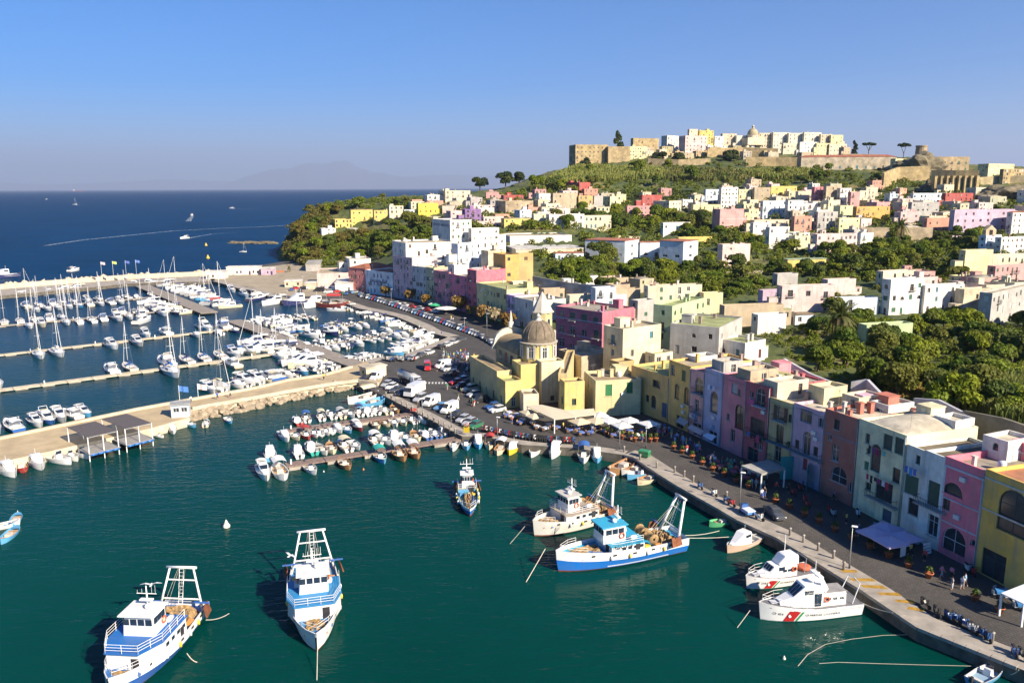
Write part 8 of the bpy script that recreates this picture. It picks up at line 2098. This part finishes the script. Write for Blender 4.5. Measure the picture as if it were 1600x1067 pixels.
# ---------------------------------------------------------------- street furniture
b=MB();b.lathe([(0,0),(.32,0),(.48,.62),(.54,.62),(.54,.7),(.44,.7),(.42,.6),(0,.58)],'terracotta',12);mp_=b.mesh('pot');pl_=np_mesh('plant',leaf_quads(np.array([[0,0,.9],[.1,.1,1.1],[-.1,0,1.0]]),np.array([[.35,.35,.35]]*3),110,.1),'leaves')
for X,Y,c in[(65,115,0),(137,150,0),(220,195,0),(305,245,0),(390,295,0),(488,340,0),(588,392,0),(690,440,0),(915,560,0),(1030,607,0),(1155,672,0),(1275,728,0),(1410,800,0),(1550,868,0),(315,303,1),(470,378,1),(635,458,1),(805,546,1),(1190,736,1),(1395,836,1)]:
 p=P((1040,1300)[c]+X/5.333,(680,800)[c]+Y/5.333,QZ+.01);t=thing('plant_pot','terracotta pot with a green plant marking the edge of the promenade','plant pot',p,0,'plant pots along the promenade');put('pot',mp_,t);put('plant',pl_,t,(.05,.10,.02));t.scale=(1.05,)*3
for x,y in((958,683),(972,686),(985,688),(992,690),(1006,689),(1016,691),(948,680),(1025,690)):p=P(x,y,QZ+.01);t=thing('plant_pot','bushy potted plant screening the restaurant tables','plant pot',p,0,'plants round the restaurant');put('pot',mp_,t);put('plant',pl_,t,(.08,.13,.02));t.scale=(.95,.95,1.25)
b=MB();b.lathe([(0,0),(.16,0),(.15,.75),(.2,.8),(.2,.9),(0,.95)],'concrete',10);bm_=b.mesh('bollard')
EB=[(1054,738),(1069,745),(1083,753),(1135,778),(1234,836),(1255,847),(1278,860),(1302,872),(1318,890),(1550,1002),(975,706),(1000,719),(1026,731)]+[(603+i*8.3,620+i*4.4)for i in range(14)]
for x,y in EB:o=put('bollard',bm_,None,None,P(x,y,QZ+.06));o.scale=(1.1,1.1,1.25);tag(o,'short stone bollard on the quay edge','bollard','bollards on the quay edge')
def lamp(px,py,top,label,z=QZ,heads=1):
 p=P(px,py,z);h=max(4.0,hgt(p,top));t=thing('street_lamp',label,'street lamp',p,-.4,'street lamps');b=MB();b.tube((0,0,0),(0,0,h),.07,'galvanised',6,.045);b.tube((0,0,0),(0,0,.6),.12,'iron',6);P3(t,'pole',b);b=MB();b.box(-.15,.6,-.16,.16,h-.02,h+.12,'whitemetal',taper=.05);P3(t,'lamp_head',b)
for x,y,t_,l in((1156,791,738,'slim street lamp by the blue delivery truck'),(1327,888,822,'street lamp left of the lilac parasols'),(1009,700,677,'street lamp at the quay corner'),(968,702,682,'short street lamp above the moored wooden boats'),(655,637,592,'street lamp by the white box truck'),(660,651,634,'thin post at the foot of the pontoon nearer the pier'),(705,668,648,'thin post before the parked silver cars'),(726,524,497,'street lamp at the end of the parked row'),(761,531,490,'tall lamp left of the church gable'),(612,484,452,'lamp in front of the lettered building'),(777,682,666,'post in the long scooter row'),(473,451,432,'floodlight pole in the boatyard'),(449,478,455,'mast light on the far quay')):lamp(x,y,t_,l)
def flag(px,py,top,col,label,z):
 p=P(px,py,z);h=hgt(p,top);t=thing('flagpole',label,'flag',p,.2);b=MB();b.tube((0,0,0),(0,0,h),.06,'whitemetal',5);P3(t,'pole',b);b=MB();b.grid([[(.06+x*.5,.12*math.sin(x*2.2),h-.1-z_*1.3-.1*x)for x in range(5)]for z_ in(0,1)],'cloth',False);put('flag',b.mesh('flag'),t,col)
for a in((160,438,409,(.7,.5,.5),'pale pink flag on the breakwater',3.5),(178,437,408,(.5,.6,.15),'yellow green flag on the breakwater',3.5),(198,436,407,(.1,.14,.4),'blue flag on the breakwater, left one',3.5),(214,435,406,(.12,.2,.5),'blue flag on the breakwater, right one',3.5),(281,628,602,(.06,.18,.5),'blue flag on the stone pier',PZ),(310,623,599,(.6,.5,.5),'faded red and white flag on the stone pier',PZ),(335,618,595,(.3,.3,.3),'bare flagpole with a furled flag on the stone pier',PZ)):flag(*a)
def pergola(c0,c1,c2,c3,label):
 q=[P(x,y,PZ)for x,y in(c0,c1,c2)];o=q[0];ex=q[1]-o;W_2=ex.length;ex.normalize();ey=Vector((-ex.y,ex.x,0));D_=abs((q[2]-q[1]).dot(ey));h=2.7
 t=thing('pergola',label,'pergola',o,math.atan2(ex.y,ex.x));m_=MB();m_.box(-.08,.08,-.08,.08,-2.4,h,'whitemetal');m_=m_.mesh('post')
 for x in(0,W_2/2,W_2):
  for y in(0,D_):put('post',m_,t,None,(x,y,0))
 for y in(0,D_):b=MB();b.box(-.1,W_2+.1,y-.07,y+.07,h,h+.16,'whitemetal');P3(t,'beam',b)
 b=MB();n=26;w_=W_2/n;b.box(0,w_*.8,-.3,D_+.3,h+.17,h+.23,'woodpaint');m_=b.mesh('slat')
 for i in range(n):put('slat',m_,t,(.13,.11,.10),(i*w_,0,.004*(i%3)))
 b=MB();b.box(-.2,W_2+.2,-.4,D_*.55,-.5,-.35,'greydeck');P3(t,'platform',b)
 for i in range(4):b=MB();b.tube((W_2*(i+.5)/4-.6,-.5,-.6),(W_2*(i+.5)/4+.6,-.5,-.6),.2,'gelcoat',8);P3(t,'fender',b,(.03,.15,.45))
pergola((139,706),(185,695),(176,675),0,'left slatted pergola with white posts over a landing stage on the pier');pergola((197,692),(238,682),(226,662),0,'right slatted pergola with white posts over a landing stage on the pier')
house(P(268,653,PZ),math.radians(16),3.6,2.6,2.7,C_['bluewhite'],'small pale blue ticket kiosk on the pier',cat='kiosk',roof='slab',rc=(.4,.42,.44),winR=[(1.0,1.1,1.2,1.0,False),(2.6,1.1,1.2,1.0,False)],winL=[(1.3,.05,.9,2.1,False)],clutter=0,name='kiosk',base=.2)
house(P(562,588,QZ),math.radians(-50),3.5,6,2.6,C_['cream'],'low cream shelter with yellow doors at the foot of the pier',cat='shelter',roof='slab',rc=C_['roofpale'],fc=(.5,.4,.03),clutter=0,base=.2)
t=thing('waste_bin','green wheeled waste container at the quay corner','bin',P(1007,714,QZ+.06),-.6);b=MB();b.box(-.9,.9,-.55,.55,.2,1.2,'gelcoat',taper=-.08);put('body',b.mesh('body'),t,(.03,.2,.08));b=MB();b.box(-1,1,-.65,.65,1.2,1.35,'gelcoat',taper=.1);put('lid',b.mesh('lid'),t,(.04,.25,.1))
t=thing('menu_board','white menu board beside the lilac parasols','sign',P(1410,872,QZ),.5);b=MB();b.box(-.5,.5,-.05,.05,.3,1.7,'whitemetal');P3(t,'panel',b);b=MB();b.box(-.5,-.42,-.25,.25,0,.3,'iron');b.box(.42,.5,-.25,.25,0,.3,'iron');P3(t,'leg',b)
t=thing('card_stand','postcard stand in front of the grey house','stand',P(1446,866,QZ),.4)
for i in range(4):b=MB();b.box(-.7,.7,-.3+.06*i,-.24+.06*i,.2+i*.4,.52+i*.4,'whitemetal');P3(t,'rack',b)
t=thing('lifebuoy_post','yellow board with a lifebuoy at the foot of the basin pontoon','lifebuoy',P(729,680,QZ),-.3);b=MB();b.box(-.6,.6,-.05,.05,.6,1.8,'gelcoat');put('panel',b.mesh('panel'),t,(.7,.5,.03));ring_buoy(t,(.2,-.15,2.2),(PI/2,0,0),.35)
t=thing('notice_board','red notice board at the foot of the pontoon nearer the pier','sign',P(646,645,1.2),-.2);b=MB();b.box(-.7,.7,-.04,.04,.3,1.1,'gelcoat');put('panel',b.mesh('panel'),t,(.55,.08,.06));b=MB();b.tube((0,.06,-.4),(0,.06,1.1),.05,'iron',5);P3(t,'post',b)
plain('marking_white',(.6,.6,.58),.8,var=.3);plain('marking_yellow',(.42,.24,.03),.85,var=.5)
def mark(pts,mat,z=QZ+.022):b=MB();b.face([P(x,y,z)for x,y in pts],mat);tag(b.build('road_marking'),kind='structure')
for i in range(7):x=664+i*5.2;mark([(x,599.5),(x+2.6,599.5),(x+2.9,596.8),(x+.3,596.8)],'marking_white')
for a in(((1318,894),(1340,894),(1338,890),(1312,889)),((1330,907),(1370,908),(1362,903),(1326,903)),((1344,917),(1388,920),(1378,914),(1340,913)),((1376,929),(1410,931),(1402,925),(1370,925)),((1400,940),(1432,943),(1426,937),(1398,936)),((1416,951),(1442,955),(1446,951),(1420,947))):mark(a,'marking_yellow',QZ+.068)
b=MB();b.box(.02,1.18,0,.8,-.3,.08,'concrete',taper=.015);cs=b.mesh('coping_stone');QO=bpy.data.objects['quay'];ce=[P(x,y,QZ)for x,y in EDGE];n_=0
for a,c in zip(ce[1:10],ce[2:11]):
 d=(c-a);L=d.length;d.normalize();k=int(L/1.2);nv_=Vector((d.y,-d.x,0))
 for i in range(k):
  if n_<200:o=put('coping_stone',cs,QO,None,a+d*(i*L/k)-nv_*.12+Vector((0,0,.06+rl.uniform(-.012,.012))),math.atan2(d.y,d.x)+PI if False else math.atan2(d.y,d.x));o.scale=(L/k/1.2,-1,1);n_+=1
def laundry(key,X,Y,crop,cols,label,sp=.75):
 r,A,d,n,W,hh=ROW[key];rd=ray(crop[0]+X/crop[2],crop[1]+Y/crop[2]);t_=n.dot(A+n*1.05-Vector((0,0,CAMH)))/n.dot(rd);p=Vector((0,0,CAMH))+rd*t_
 t=thing('laundry',label,'laundry',p,math.atan2(d.y,d.x));b=MB();b.tube((-.3,0,0),(sp*len(cols)+.3,0,0),.012,'rope',3);P3(t,'line',b)
 for i,c in enumerate(cols):b=MB();w_,h_=rl.uniform(.45,.65),rl.uniform(.6,1.2);b.grid([[(x*w_/4,.04*math.sin(x*2+z_*3),-z_*h_/2)for x in range(5)]for z_ in range(3)],'cloth',False);put('garment',b.mesh('garment'),t,c,(i*sp,-.02,0))
K_=(.02,.02,.03);B_2=(.05,.15,.5)
laundry('R9',822,850,cB,[(.4,.02,.1),K_,K_,(.3,.03,.15),(.6,.6,.62),(.45,.02,.08)],'red and black washing on the long balcony of the pale green house');laundry('R9',840,615,cB,[K_,(.15,.05,.2),(.3,.02,.1)],'dark washing under the big white window of the pale green house');laundry('R9',955,660,cB,[(.10,.45,.42)],'single teal sheet hanging on the pale green house',.9)
laundry('R10',610,460,cC,[B_2,(.05,.25,.55),B_2],'blue washing at the narrow grey house');laundry('R5',895,715,cA,[B_2,K_,K_,(.6,.05,.2),K_],'black and pink washing on the dark red house');laundry('R3',565,322,cA,[(.7,.7,.72),(.1,.25,.6),(.65,.65,.68)],'white and blue washing on the lilac house');laundry('R5',905,440,cA,[(.65,.1,.3),(.6,.1,.3)],'pink towels on the top balcony of the dark red house');laundry('R2',440,560,cA,[(.1,.25,.5),(.05,.2,.45)],'blue towels on the narrow pink house')
# ---------------------------------------------------------------- labels that would repeat get their place in the row
bpy.context.view_layer.update()
grp={}
for o in COL.objects:
 if o.parent is None and 'label' in o:grp.setdefault(o['label'],[]).append(o)
PL={'along the':'along','on the':'on'}
for lab,os_ in grp.items():
 if len(os_)<2:
  ws=lab.split()
  while len(ws)>16:ws.pop(next((i for i,w_ in enumerate(ws)if w_ in('the','a','an','its','and')),1))
  os_[0]['label']=' '.join(ws)
  continue
 os_.sort(key=lambda o:proj(o.matrix_world.translation)[0])
 ws=lab.split()
 while len(ws)>12:ws.pop(next((i for i,w_ in enumerate(ws)if w_ in('the','a','and','long')),1))
 lab2=' '.join(ws)
 for i,o in enumerate(os_):o['label']=('%s, %s from the left' if i<len(ORD)else '%s, %s from the right')%(lab2,ORD[i]if i<len(ORD)else(ORD[len(os_)-1-i]))
